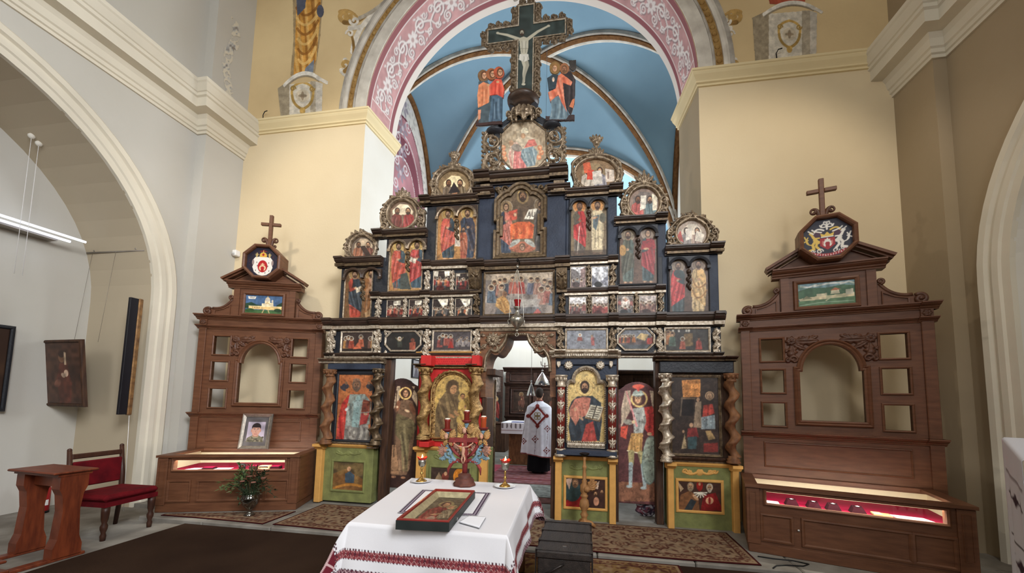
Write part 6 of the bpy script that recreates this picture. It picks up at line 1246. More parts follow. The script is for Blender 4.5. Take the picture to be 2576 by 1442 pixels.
    for s in (-1, 1): q = sorted((s*.74*xs, s*.84*xs)); m.box(q[0], q[1], -.025, 0, zz(.78), zz(1.31))
    m.build('lower_panel', OAK, t)
    # --- attic with picture, side scrolls, pediment, eight-sided crest, cross
    m = MB(); m.box(-.425*xs, .42*xs, .0, .10, zz(2.72), zz(3.13))
    for s in (-1, 1): q = sorted((s*.34*xs, s*.42*xs)); m.box(q[0], q[1], -.02, 0, zz(2.72), zz(3.12))
    m.build('attic', OAK, t)
    m = MB(); R_ = rect(-.262*xs, .247*xs, zz(2.775), zz(3.04)); m.ring(R_, [(-.004, 0), (-.004, -.02), (.015, -.035), (.035, -.03), (.045, 0)]); m.build('picture_frame', OAK, t)
    P = planegrid(R_[0][0], R_[1][0], R_[0][1], R_[2][1], -.008, .0045); h_, w_ = P.shape[:2]; c = Cv(P, (70, 96, 130), np.meshgrid(np.linspace(0, 100, w_), np.linspace(0, 50, h_)), seed=5); c.soft = .9; view_fn(c); c.noise(5, .12); c.build('landscape_painting', PAINT, t)
    for s in (-1, 1):
        X = lambda x: s*x*xs
        pr = [(X(.43), zz(2.72)), (X(.78), zz(2.72)), (X(.78), zz(2.80))]+[(X(x), zz(z)) for x, z in bez((.70, 2.82), (.55, 2.80), (.46, 2.94), 8)]+[(X(.43), zz(2.98))]
        m = MB(); m.prism(pr, .01, .07); m.ring([(X(.47), zz(2.745)), (X(.66), zz(2.745)), (X(.66), zz(2.785)), (X(.56), zz(2.81)), (X(.47), zz(2.86))], [(0, .01), (0, -.004), (.012, -.006), (.014, .01)]); o = m.build('scroll_bracket', OAK, t)
        m = MB(); m.tube([(X(x), 0.02, zz(z)) for x, z in bez((.70, 2.825), (.54, 2.81), (.445, 2.97), 10)], .022, 8)
        m.tube([(X(x), .0, zz(z)) for x, z in spiral(.755, 2.775, .052, .012, pi*.75, -1.4 if True else 1, 26)], [.022]*27, 8); m.ball((X(.755), -.01, zz(2.775)), .022)
        m.tube([(X(x), .0, zz(z)) for x, z in spiral(.455, 2.99, .03, .008, -pi/2, 1.2, 18)], .016, 8); m.build('scroll', OAKD, o)
    z0, z1 = zz(3.125), zz(3.22); m = MB(); m.extrude([(.10, z0)]+[(-.10*q, z0+(z1-z0)*k) for q, k in CPROF[1:-1]]+[(.10, z1)], -.50*xs, .50*xs)
    ap_ = zz(3.545); m.prism([(-.46*xs, z1), (.46*xs, z1), (0, ap_-.05)], .01, .06)
    for s in (-1, 1):
        a, b = np.array([s*.555*xs, z1]), np.array([0, ap_]); d = b-a; L_ = np.hypot(*d); n_ = np.array([-d[1], d[0]])/L_*s*-1
        if n_[1] < 0: n_ = -n_
        for o0, o1, y in ((0, .03, -.11), (-.022, .0, -.07), (-.05, -.04, -.02)): m.prism([tuple(a+n_*o0), tuple(b+n_*o0), tuple(b+n_*o1), tuple(a+n_*o1)], y, .06)
    m.build('pediment', OAK, t)
    oc = lambda k: [(.262*xs*k*cos(pi/8+i*pi/4)/cos(pi/8)*.985, zz(3.485)+.262*xs*k*sin(pi/8+i*pi/4)/cos(pi/8)*.985) for i in range(8)]
    m = MB(); m.prism(oc(.99), -.145, .06); o = m.build('crest_board', OAK, t)
    m = MB(); m.ring(oc(.84), [(-.006, -.14), (-.006, -.18), (.0, -.20), (.018, -.21), (.036, -.20), (.04, -.14)]); m.build('crest_frame', OAK, o)
    R = .25*xs; P = planegrid(-R, R, zz(3.485)-R, zz(3.485)+R, -.15, .0042); n_ = P.shape[0]; c = Cv(P, (34, 32, 48), np.meshgrid(np.linspace(-50, 50, P.shape[1]), np.linspace(-50, 50, n_)), seed=6); c.soft = .9; c.m = inpoly(P_(c, 0), P_(c, 2), oc(.86)); crest_fn(c); c.build('coat_of_arms', PAINT, o)
    m = MB(); zc0, zc1, zh = zz(3.73), zz(4.235), zz(4.095); m.box(-.026, .026, -.015, .03, zc0, zc1, .006); m.box(-.137*xs, -.026, -.015, .03, zh-.024, zh+.024, .006); m.box(.026, .137*xs, -.015, .03, zh-.024, zh+.024, .006); cr = m.build('cross', OAK, t)
    for s in (-1, 1):
        m = MB(); p = bez((s*.03, zc0+.02), (s*.03, zc0+.16), (s*.085, zc0+.17), 8)+[(s*q[0], q[1]) for q in spiral(.085, zc0+.135, .036, .01, pi/2, -.9, 12)][1:]
        m.tube([(x, .005, z) for x, z in p], [.018+.006*sin(i/len(p)*9) for i in range(len(p))], 8); p = bez((s*.035, zc0+.03), (s*.07, zc0+.01), (s*.088, zc0+.035), 6)+[(s*q[0], q[1]) for q in spiral(.075, zc0+.045, .018, .006, 0, .8, 8)]; m.tube([(x, .005, z) for x, z in p], .012, 8); m.build('scroll', OAKD, cr)
    # --- case
    D0, D1 = -.765, .04; B0, B1 = -.84+dx, .84+dx; zt2 = zf(.84)-SF; zw0, zw1 = zf(.662)-SF, zf(.778)-SF; wx = .668; fl_ = zw0-.03
    m = MB(); m.box(B0, B1, D0+.03, D1, 0, .10, .006); m.box(B0, B1, D0+.04, D0+.06, .10, zw0-.012)
    for s in (-1, 1):
        q = sorted((dx+s*wx, dx+s*.855)); m.box(q[0], q[1], D0+.04, D0+.10, zw0-.012, zt2-.03); q = sorted((dx+s*.825, dx+s*.855)); m.box(q[0], q[1], D0+.06, D1, .10, zt2-.03)
        q = sorted((dx+s*.73, dx+s*.85)); m.box(q[0], q[1], D0+.018, D0+.04, .09, zt2-.035, .004)
        m.ring(rect(q[0]+.035, q[1]-.035, .22, zt2-.08), [(0, D0+.018), (0, D0+.012), (.006, D0+.012), (.008, D0+.018)])
    m.box(dx-wx, dx+wx, D0+.04, D0+.07, zw1+.004, zt2-.03); m.box(B0+.03, B1-.03, D1-.02, D1, .1, zt2-.03)
    m.ring(rect(dx-wx, dx+wx, zw0, zw1), [(0, D0+.05), (0, D0+.026), (.014, D0+.016), (.028, D0+.026), (.03, D0+.04)]); m.build('case_body', OAK, t)
    for a, b in ((-.70, -.475), (-.352, .41), (.462, .70)):
        m = MB(); m.ring(rect(dx+a, dx+b, .155, .375), [(0, D0+.05), (0, D0+.036), (.012, D0+.022), (.028, D0+.024), (.032, D0+.04)]); m.build('panel_moulding', OAK, t)
    if which == 'R': m = MB(); m.lathe([(0, -.022), (.011, -.02), (.013, -.012), (.006, -.006), (.006, 0)], (dx-.405, D0+.04, .28), 12, axis='y'); m.build('knob', STEEL, t)
    m = MB(); g0, g1 = D0+.10, -.06
    for b in ((B0-.02, B1+.02, D0, g0), (B0-.02, B1+.02, g1, D1), (B0-.02, dx-.74, g0, g1), (dx+.74, B1+.02, g0, g1)): m.box(b[0], b[1], b[2], b[3], zt2-.03, zt2)
    m.build('case_top', OAK, t)
    m = MB(); m.box(dx-.75, dx+.75, g0-.01, g1+.01, zt2-.022, zt2-.014); m.build('glass_top', CGL, t, label='clear glass lid')
    m = MB(); m.box(dx-wx-.01, dx+wx+.01, D0+.045, D0+.049, zw0-.01, zw1+.01); m.build('front_glass', CGL, t)
    m = MB(); m.box(dx-.82, dx+.82, D0+.072, D1-.025, fl_-.012, fl_); m.build('velvet_floor', VELV, t, label='crimson velvet floor of the case')
    m = MB(); m.box(dx-.82, dx+.82, D1-.03, D1-.022, fl_, zt2-.032); m.box(dx-.822, dx-.812, D0+.11, D1-.03, fl_, zt2-.032); m.box(dx+.812, dx+.822, D0+.11, D1-.03, fl_, zt2-.032); m.build('inner_lining', CREAM, t, label='cream lining of the case')
    d = bpy.data.lights.new('case_lamp', 'AREA'); d.energy = 13; d.color = (1, .93, .82); d.shape = 'RECTANGLE'; d.size = 1.4; d.size_y = .02; L = bpy.data.objects.new('case_lamp', d); COL.objects.link(L)
    L.parent = t; L.location = (dx, D0+.09, zt2-.04); L.rotation_euler = (radians(32), 0, 0)
    Mx = Matrix.Translation((org[0], org[1], SF)) @ Matrix.Rotation(ang, 4, 'Z')
    return t, (lambda x, y, z=0.: Mx @ Vector((x+dx, y, fl_+z))), Mx, zt2
def arms_left(c):                               # white mantle, crown, red oval
    rr = random.Random(2)
    for i in range(40): a, q = rr.uniform(0, 6.3), rr.uniform(26, 44); c.ell(q*cos(a), q*sin(a)+2, .9, .9, (120, 40, 44), .8)
    c.ell(0, -32, 10, 2, (120, 30, 40)); c.ell(0, -34, 2, 3, (120, 30, 40))
    c.poly([(-26, -6), (-20, -14), (0, -16), (20, -14), (26, -6), (24, 4), (27, 16), (22, 30), (12, 38), (0, 41), (-12, 38), (-22, 30), (-27, 16), (-24, 4)], (232, 226, 216))
    for x, y in ((-18, 26), (18, 26), (-14, 12), (14, 12), (-16, 2), (16, 2), (-8, 32), (8, 32)): c.ell(x, y, .9, 2, (60, 40, 40))
    c.ell(-26, 2, 3, 8, (150, 130, 124)); c.ell(26, 2, 3, 8, (150, 130, 124)); c.ell(0, 13, 13, 18, (176, 28, 32)); c.hring(0, 18, 7, 2.2, (226, 190, 150)); c.poly([(-4, 18), (4, 18), (4, 28), (-4, 28)], (176, 28, 32)); c.line([(0, 4), (0, 12)], 1.4, (226, 190, 150)); c.line([(-4, 7), (4, 7)], 1.2, (226, 190, 150))
    c.poly([(-9, -14), (-10, -24), (-4, -20), (0, -28), (4, -20), (10, -24), (9, -14)], (218, 170, 70)); c.ell(0, -24, 8, 5, (218, 170, 70)); c.ell(0, -22, 3, 4, (160, 40, 40)); c.line([(0, -34), (0, -27)], .8, (230, 190, 90))
    for s in (-1, 1): c.line([(s*17, -26), (s*17, -12)], 1, (226, 196, 120)); c.line([(s*13, -22), (s*21, -22)], .9, (226, 196, 120)); c.line([(s*14, -18), (s*20, -18)], .8, (226, 196, 120))
def arms_right(c):                              # shield with two beasts, plumes and a motto ribbon
    Y, W, Rd = (222, 186, 84), (232, 226, 216), (160, 26, 34)
    for s in (-1, 1): c.poly([(s*8, -14), (s*26, -16), (s*28, -4), (s*12, -2)], (70, 34, 56))
    for s, k in ((-1, Y), (1, W)):
        X = lambda x: s*x
        c.line([(X(16), 8), (X(24), -4), (X(28), -12)], 3.2, k, 1, 2); c.ell(X(28), -14, 4, 3.6, k); c.line([(X(20), 2), (X(26), 12), (X(24), 22), (X(32), 24)], 2.6, k); c.line([(X(18), 6), (X(20), 16), (X(14), 24)], 2.4, k); c.line([(X(22), -2), (X(14), -2)], 1.6, k); c.line([(X(24), 2), (X(14), 6)], 1.6, k); c.line(bez((X(28), 12), (X(42), 8), (X(34), -6)), 1.2, k); c.line([(X(24), -12), (X(33), -20)], 1.3, W); c.line([(X(34), 0), (X(42), 4)], 1.4, k); c.line([(X(40), -8), (X(34), 8)], 1.4, k)
        c.line(bez((X(6), -18), (X(18), -26), (X(22), -16)), 1.8, W if s < 0 else Y); c.line(bez((X(10), -14), (X(24), -18), (X(26), -22)), 1.5, W); c.line(spiral(X(14), 28, 6, 1.5, 0, 1.2*s), 1.1, W); c.line(spiral(X(26), 26, 4, 1, 0, -1.2*s), .9, W)
    c.line([(0, -20), (0, -36)], 1.8, W)
    for s in (-1, 1): c.line(bez((0, -28), (s*8, -36), (s*10, -26)), 1.6, W); c.line(bez((0, -26), (s*10, -22), (s*12, -30)), 1.3, W); c.line(bez((0, -34), (s*5, -40), (s*5, -34)), 1.4, W)
    c.poly([(-13, 0), (13, 0), (13, 16), (0, 26), (-13, 16)], Rd); c.hring(0, 12, 6, 2, W); c.poly([(-3.4, 12), (3.4, 12), (3.4, 20), (-3.4, 20)], Rd); c.line([(0, 1), (0, 7)], 1.5, W); c.line([(-4, 3.6), (4, 3.6)], 1.2, W); c.ell(-8, 10, 1.6, 5, (200, 120, 110)); c.ell(8, 10, 1.6, 5, (200, 120, 110))
    c.poly([(-10, -2), (-12, -12), (-5, -8), (0, -14), (5, -8), (12, -12), (10, -2)], Y); c.line([(-10, -3), (10, -3)], 1.2, W)
    c.line(bez((-30, 30), (0, 44), (30, 30), 16), 3, Rd)
    for i in range(13):
        f = i/12; x = -27+54*f; y = 30.5+27*f*(1-f)*1.02; rr = random.Random(i); c.line([(x, y-1.5), (x, y+1.5)], .6, W)
        if i % 3: c.line([(x, y+(i % 2)*2.4-1.2), (x+1.6, y+(i % 2)*2.4-1.2)], .5, W)
def view_left(c):                               # domed church over a pale wall, dark blue sky
    c.noise(18, .5, (90, 120, 160), .5); c.poly([(0, 24), (16, 20), (30, 26), (46, 28), (46, 36), (0, 36)], (44, 70, 50)); c.poly([(84, 26), (100, 16), (100, 40), (84, 40)], (40, 64, 46)); c.poly([(10, 31), (98, 30), (98, 40), (10, 38)], (232, 196, 132)); c.line([(10, 30.6), (98, 29.6)], .8, (246, 226, 180))
    c.poly([(44, 30), (44, 22), (52, 22), (52, 14), (66, 14), (66, 20), (74, 18), (76, 30)], (238, 222, 184)); c.ell(59, 11, 6.5, 6, (214, 200, 180)); c.line([(59, 2), (59, 8)], .9, (226, 200, 130)); c.ell(72, 15, 2.6, 3.4, (214, 200, 180)); c.poly([(52, 23), (59, 17), (66, 23)], (200, 176, 130))
    for x in (20, 26, 32, 38): c.ell(x, 34, 1, 1.8, (160, 120, 70))
    c.poly([(0, 40), (100, 40), (100, 50), (0, 50)], (70, 104, 62)); c.ell(88, 40, 10, 5, (40, 66, 40)); c.ell(14, 42, 12, 5, (52, 84, 48)); c.line([(46, 50), (50, 40)], 1.4, (190, 170, 120)); c.line([(62, 40), (66, 50)], 1.2, (190, 170, 120))
    c.poly([(6, 4), (28, 4), (26, 11), (8, 11)], (232, 226, 214)); c.line([(11, 6.6), (24, 6.6)], .5, (120, 110, 100)); c.line([(12, 8.8), (22, 8.8)], .5, (120, 110, 100))
def view_right(c):                              # walled buildings in green hills under white ribbon clouds
    c.poly([(0, 0), (100, 0), (100, 16), (0, 20)], (128, 158, 168)); c.noise(16, .4, (170, 190, 190), .5)
    for p in ([(6, 6), (20, 9), (34, 5)], [(30, 8), (56, 4), (80, 5)], [(76, 7), (90, 4), (98, 8)]): c.line(p, 1.7, (236, 236, 230))
    c.poly([(0, 16), (20, 10), (50, 13), (80, 9), (100, 13), (100, 34), (0, 34)], (78, 110, 82)); c.noise(7, .3, (52, 84, 62), .5); c.poly([(2, 33), (24, 30), (66, 29), (98, 27), (98, 36), (60, 36), (4, 39)], (222, 206, 170)); c.poly([(58, 27), (60, 18), (72, 17), (74, 27)], (226, 212, 182)); c.poly([(57, 20), (66, 14), (76, 19)], (176, 104, 70)); c.poly([(84, 30), (84, 20), (96, 19), (97, 30)], (220, 212, 190)); c.poly([(34, 30), (34, 25), (52, 24), (52, 30)], (206, 196, 166)); c.poly([(8, 34), (16, 27), (26, 34)], (150, 140, 110))
    c.poly([(0, 38), (100, 35), (100, 50), (0, 50)], (96, 128, 92)); c.line([(50, 40), (60, 33)], 1, (220, 210, 180)); c.noise(9, .25, (60, 92, 64), .5); c.line([(4, 47), (40, 43), (96, 44)], .8, (150, 176, 150))
zR = lambda z: 1.68+(z-1.68)*1.06
zL = lambda z: 1.68+(.15+(z-.15)*1.036-1.68)*1.05
zRb = lambda z: zR(z) if z > .9 else z
zLb = lambda z: zL(z) if z > .9 else .15+(z-.15)*1.05
cabR, inR, MR_, ztR = cabinet((2.7825, 4.875), -.304, -.07, zRb, 1.06, 'oak display cabinet right of the icon screen, crest with lion shield', arms_right, view_right, 'R')
cabL, inL, ML_, ztL = cabinet((-4.92, 5.087), .305, .10, zLb, 1.05, 'oak display cabinet at left, crest with white mantle and crown', arms_left, view_left, 'L')
# ---- what lies in the cases
def sheet(inn, ang, x, y, w, d, label, rows, seed, tone=(238, 237, 236), cat='paper', name='document', group=None, skew=0.):
    p = inn(x, y, .002); t = thing(name, label, cat, p, ang, group); LOCALS.add(t.name); c = paper(-w/2, w/2, -d/2, d/2, .003, rows, seed, skew, tone); o = c.build('sheet', mat_paper, t, .0025, nrm=(0, 0, 1)); return t
mat_paper = colmat('printed_paper', .7, .2)
RA_, LA_ = -.304, .305
sheet(inR, RA_, -.60, -.56, .12, .16, 'small white card at the left end of the right case', 5, 1)
for i, x in enumerate((-.43, -.245, -.085, .105)):
    p = inR(x, -.56, .0015); t = thing('ring_box', ('dark red velvet stand nearest the small white card', 'second dark red velvet stand from the small white card', 'third dark red velvet stand from the small white card', 'dark red velvet stand nearest the parchment booklet')[i]+' in the right case', 'display stand', p, RA_, 'velvet stands in the right case'); LOCALS.add(t.name)
    m = MB(); a, b, h = .06, .038, .05; m.add([(-a, -a, 0), (a, -a, 0), (a, a, 0), (-a, a, 0), (-b, -b, h), (b, -b, h), (b, b, h+.012), (-b, b, h+.012)], [(3, 2, 1, 0), (4, 5, 6, 7), (0, 1, 5, 4), (1, 2, 6, 5), (2, 3, 7, 6), (3, 0, 4, 7)]); m.build('stand', DVEL, t)
    m = MB(); m.tube([(.016*cos(q), .016*sin(q), h+.012) for q in np.linspace(0, 2*pi, 17)], .004, 6); m.build('ring', STEEL, t)
p = inR(.285, -.55, .0015); t = thing('booklet', 'tan parchment booklet beside the large white sheet', 'book', p, RA_); LOCALS.add(t.name); m = MB(); m.box(-.07, .07, -.05, .05, 0, .014, .003); m.build('cover', mat('parchment', (176, 144, 96), .8, 0, .15, 20), t); m = MB(); m.box(-.068, .0, -.048, .048, .0142, .018); m.build('open_leaf', mat('parchment_page', (206, 180, 132), .8, 0, .1, 20), t)
sheet(inR, RA_, .53, -.56, .26, .17, 'large white printed sheet at the right end of the right case', 7, 2, skew=-.3)
sheet(inL, LA_, -.60, -.55, .15, .2, 'white sheet at the left end of the left case', 6, 3, skew=.4)
sheet(inL, LA_, -.20, -.55, .20, .2, 'white sheet in the middle of the left case', 7, 4, skew=.0)
sheet(inL, LA_, .62, -.57, .12, .16, 'small white card at the right end of the left case', 4, 5, skew=.3)
def vbox(x, label, w=.06, h=.035):
    p = inL(x, -.54, .0015); t = thing('velvet_box', label, 'box', p, LA_, 'velvet boxes in the left case'); LOCALS.add(t.name); m = MB(); m.box(-w, w, -.05, .05, 0, h, .006); m.build('body', DVEL, t); m = MB(); m.box(-w*.8, w*.8, -.035, .04, h, h+.008, .003); m.build('cushion', VELV, t)
vbox(-.36, 'dark red velvet box between the two white sheets', .07, .022); vbox(.20, 'red velvet box right of the black horse figurine', .05, .04); vbox(.475, 'dark red velvet box beside the small white card')
p = inL(.335, -.54, .0015); t = thing('wooden_tray', 'small cream wooden tray between two red velvet boxes', 'box', p, LA_); LOCALS.add(t.name); m = MB(); m.box(-.06, .06, -.05, .05, 0, .018); m.ring(rect(-.06, .06, .005, .04), [(0, -.05), (.004, -.05), (.004, .05), (0, .05)]); m.build('tray', mat('cream_wood', (214, 188, 140), .6, 0, .1, 20), t); m = MB(); m.box(-.045, .045, -.04, .04, .0185, .024); m.build('insert', mat('tan_insert', (176, 140, 92), .7), t)
p = inL(.05, -.55, .0015); t = thing('horse_figurine', 'small black horse figurine on pink cloth in the left case', 'figurine', p, LA_); LOCALS.add(t.name)
m = MB(); m.tube([(-.045, 0, .06), (0, 0, .062), (.035, 0, .06)], [.014, .016, .013], 8); m.tube([(-.04, 0, .06), (-.065, 0, .085), (-.075, 0, .082)], [.012, .009, .007], 8)
for x in (-.035, .03):
    for y in (-.01, .01): m.tube([(x, y, .055), (x+.004, y, .0)], [.007, .004], 6)
m.tube([(.045, 0, .062), (.06, 0, .05), (.062, 0, .03)], [.005, .004, .002], 6); m.build('body', mat('black_metal_cast', (24, 22, 24), .4, .3), t)
# ---- framed portrait standing on the left case
def portrait():
    o = ML_ @ Vector((.075, -.16, ztL)); t = thing('framed_photograph', 'silver framed portrait photograph of a short-haired person in camouflage on left case', 'framed photo', o, LA_); LOCALS.add(t.name)
    w, h, tl = .205, .52, radians(-9); T = Matrix.Rotation(tl, 4, 'X'); n1, n2 = 90, 116
    X, Z = np.meshgrid(np.linspace(-w+.05, w-.05, n1), np.linspace(h-.05, .05, n2)); Pv = np.stack([X, 0*X-.004, Z], -1); P = np.einsum('ij,...j->...i', np.array(T.to_3x3()), Pv)
    c = Cv(P, (92, 88, 88), np.meshgrid(np.linspace(-15, 115, n1), np.linspace(-25, 125, n2))); c.soft = 1.4; c.poly([(0, 0), (100, 0), (100, 105), (0, 105)], (176, 168, 182)); c.noise(30, .2)
    c.poly([(0, 105), (4, 84), (30, 72), (70, 72), (96, 84), (100, 105)], (112, 110, 92)); c.noise(9, .0)
    for i in range(26): rr = random.Random(i); c.ell(rr.uniform(4, 96), rr.uniform(80, 104), 6, 4, rr.choice([(84, 80, 62), (140, 132, 108), (70, 66, 58)]), .8)
    c.ell(50, 74, 20, 12, (150, 140, 116)); c.poly([(36, 60), (64, 60), (66, 78), (34, 78)], (176, 128, 108)); c.ell(25, 46, 4, 8, (190, 140, 120)); c.ell(75, 46, 4, 8, (190, 140, 120)); c.ell(50, 28, 26, 22, (44, 36, 38)); c.ell(50, 46, 24, 29, (204, 158, 138)); c.poly([(26, 30), (74, 30), (72, 22), (50, 14), (28, 22)], (44, 36, 38))
    for s in (-1, 1): c.ell(50+s*10, 42, 4, 2, (240, 232, 228)); c.ell(50+s*10, 42, 1.8, 2, (40, 34, 34)); c.line([(50+s*5, 37), (50+s*16, 36)], 1.4, (60, 46, 42))
    c.line([(50, 42), (48, 54), (53, 55)], .8, (150, 100, 86)); c.line([(42, 64), (58, 64)], 1.3, (160, 90, 86)); c.build('photograph', colmat('photo_print', .3, .4), t, .004)
    m = MB(); m.T = T; m.ring(rect(-w+.05, w-.05, .05, h-.05), [(0, 0), (0, -.012), (.008, -.016), (.014, -.01), (.03, -.02), (.042, -.03), (.05, -.02), (.05, .012), (0, .012)]); m.build('frame', mat('silver_frame', (150, 142, 130), .35, .6, .2, 30, .1, .5), t)
    m = MB(); m.T = T; m.box(-w+.03, w-.03, .006, .014, .03, h-.03); m.build('back_board', BLK, t); m = MB(); m.T = T; m.box(-.03, .03, .016, .02, .0, .3); m.build('strut', BLK, t)
portrait()
# ================================================================== THE TABLE AND WHAT STANDS ON IT
TZ = .88
WT = np.array([onZ(x, y, TZ) for x, y in ((879, 1314), (1275, 1348), (1332, 1220), (1035, 1203))])
EMB = colmat('embroidered_linen', .85, .15, .25, bscale=500)
tb = thing('table', 'table hidden under the white embroidered cloth', 'table', (WT[:, 0].mean(), WT[:, 1].mean(), NF))
m = MB(); ins = WT.mean(0)+(WT-WT.mean(0))*.975
m.add([tuple(p[:2])+(TZ-.035,) for p in ins]+[tuple(p[:2])+(TZ-.006,) for p in ins], [(3, 2, 1, 0), (4, 5, 6, 7)]+[(i, (i+1) % 4, 4+(i+1) % 4, 4+i) for i in range(4)]); m.build('table_top', BROWN, tb)
for p in WT.mean(0)+(WT-WT.mean(0))*.9: m = MB(); m.box(p[0]-.03, p[0]+.03, p[1]-.03, p[1]+.03, NF+.026, TZ-.036, .004); m.build('leg', BROWN, tb)
def cloth():
    a, b, c_, d = WT; w = np.linalg.norm(b-a); l = np.linalg.norm(d-a); O = .31; st_ = .0058
    s = np.arange(-O, w*1.06+O, st_); t = np.arange(-O, l+O, st_); S_, T_ = np.meshgrid(s, t); wl = np.linalg.norm(b-a); 
    u, v = np.clip(S_/ (w*1.06), 0, 1), np.clip(T_/l, 0, 1)
    base = (1-u)[..., None]*((1-v)[..., None]*a+v[..., None]*d)+u[..., None]*((1-v)[..., None]*b+v[..., None]*c_)
    dx = np.where(S_ < 0, S_, np.where(S_ > w*1.06, S_-w*1.06, 0)); dy = np.where(T_ < 0, T_, np.where(T_ > l, T_-l, 0)); D = np.hypot(dx, dy); D1 = np.maximum(D, 1e-6)
    corner = np.minimum(np.abs(dx), np.abs(dy))/np.maximum(np.maximum(np.abs(dx), np.abs(dy)), 1e-6)
    ed = np.where(np.abs(dx) > np.abs(dy), T_, S_); fold = np.sin(ed*9.+np.where(np.abs(dx) > np.abs(dy), 1.3, .2))*.5+np.sin(ed*17.3+1)*.3
    flare = D*(.16+.36*corner+.10*fold*np.clip(D/.15, 0, 1)); r = .018; rnd = np.clip(D/r, 0, 1)
    ex, ey = (b-a)/w, np.array([-(b-a)[1], (b-a)[0], 0])/w
    P = base+(ex*(dx/D1)[..., None]+ey*(dy/D1)[..., None])*(flare+rnd*.008)[..., None]
    P[..., 2] = TZ-np.where(D > 0, np.sqrt(np.clip(D**2-flare**2, 0, None)), 0)*(1-.03*fold)-np.where(D > r, 0., 0)
    P[..., 2] += np.where(D < 1e-6, .0015*np.sin(S_*9+T_*4)*np.sin(T_*7), 0)+.002
    c = Cv(P, (228, 226, 229), (S_*100, T_*100)); ww, ll = w*106, l*100
    dxx, dyy = np.where(S_ < 0, -S_, np.where(S_ > w*1.06, S_-w*1.06, -9))*100, np.where(T_ < 0, -T_, np.where(T_ > l, T_-l, -9))*100
    DK, RD = (74, 34, 44), (128, 52, 58)
    for q, al in ((dyy, S_*100), (dxx, T_*100)):
        M = (q > 16) & (q < 20.6); c.blend(M.astype(float), RD); z = np.abs(((al/3.4) % 1)-.5)*2; y = np.abs(q-18.3)/2.3
        c.blend((M & (np.abs(z-y) < .16)).astype(float), (206, 160, 156), .75); c.blend((M & (z+y < .34)).astype(float), DK); c.blend((M & (np.abs(z+y-.62) < .1)).astype(float), DK, .8)
        e = ((q > 15.1) & (q < 16) | (q > 20.6) & (q < 21.5)) & (np.sin(al*3.0) > .1); c.blend(e.astype(float), DK)
        M = (q > 27.4) & (q < 30.8); c.blend(M.astype(float), (92, 48, 62)); c.blend((M & (np.abs(z-np.abs(q-29.1)/1.7) < .2)).astype(float), (214, 190, 190), .8); c.blend(((q > 26.6) & (q < 27.4) & (np.sin(al*2.4) > .0)).astype(float), DK)
    cc = (dxx > 9) & (dxx < 27) & (dyy > 9) & (dyy < 27); k = np.maximum(np.abs(dxx-18), np.abs(dyy-18))
    c.blend((cc & (k < 6.5)).astype(float), (104, 32, 44)); c.blend((cc & (k < 6.5) & (np.abs(np.abs(dxx-18)-np.abs(dyy-18)) < .9)).astype(float), (222, 200, 196), .8); c.blend((cc & (k > 6.5) & (k < 9) & (np.sin(dxx*2.4)*np.sin(dyy*2.4) > .1)).astype(float), DK)
    c.noise(40, .03)
    o = c.build('tablecloth', EMB, None, smooth=True); return tag(o, 'white cloth with dark red embroidered bands over the table', 'tablecloth')
cloth()
def flatquad(px, z, nx, ny):                   # grid over a table-top quadrilateral given by its four corners in the photograph
    q = [onZ(x, y, z) for x, y in px]; u, v = np.meshgrid(np.linspace(0, 1, nx), np.linspace(0, 1, ny)); u, v = u[..., None], v[..., None]
    return (1-v)*((1-u)*q[0]+u*q[1])+v*((1-u)*q[3]+u*q[2]), np.meshgrid(np.linspace(0, 60, nx), np.linspace(0, 66, ny))
P, UV = flatquad(((1062, 1232), (1235, 1240), (1200, 1298), (1000, 1290)), TZ+.0085, 180, 190)
c = Cv(P, (234, 232, 234), UV); e = np.minimum(np.minimum(c.U, 60-c.U), np.minimum(c.V, 66-c.V)); al = c.U+c.V
c.blend(((e > .9) & (e < 4.2)).astype(float), (62, 44, 66)); c.blend(((e > 1.8) & (e < 3.3) & (np.sin(al*4) > -.2)).astype(float), (216, 206, 214), .85); c.blend(((e < .9) & (np.sin(al*5) < .2)).astype(float), (70, 52, 72))
o = c.build('table_runner', EMB, None, .002, nrm=(0, 0, 1)); tag(o, 'white runner with dark embroidered border under the framed icon on the table', 'cloth')
P, UV = flatquad(((1180, 1298), (1222, 1300), (1206, 1326), (1156, 1312)), TZ+.018, 20, 20); c = Cv(P, (238, 238, 242), UV); o = c.build('napkin', EMB, None, .011, nrm=(0, 0, 1)); tag(o, 'folded white napkin beside the framed icon', 'napkin')
# ---- framed icon lying on the table
fi = [onZ(x, y, TZ+.075) for x, y in ((1014, 1302), (1140, 1314), (1189, 1234), (1082, 1228))]; ctr = sum(fi)/4; ang = radians(5); W_ = .16; L_ = .385
t = thing('framed_icon', 'red framed icon of a mother and child lying on the table', 'icon', (ctr[0], ctr[1], TZ+.0105), ang); LOCALS.add(t.name)
RW = mat('red_lacquered_wood', (140, 42, 34), .35, 0, .15, 8, .1, .5); DGR = mat('dark_green_painted_wood', (44, 50, 48), .5, 0, .2, 8)
m = MB(); m.T = Matrix(((1, 0, 0, 0), (0, 0, 1, 0), (0, -1, 0, 0), (0, 0, 0, 1))); m.ring(rect(-W_+.016, W_-.016, -L_+.016, L_-.016), [(0, -.002), (0, -.06), (.004, -.064), (.014, -.064), (.016, -.06), (.016, 0), (.008, 0)]); m.build('frame', RW, t)
m = MB()
for s in (-1, 1): m.box(s*W_-.003*(s < 0), s*W_+.003*(s > 0), -L_-.003, L_+.003, .0, .054); m.box(-W_, W_, s*L_-.003*(s < 0), s*L_+.003*(s > 0), .0, .054)
m.build('side_boards', DGR, t)
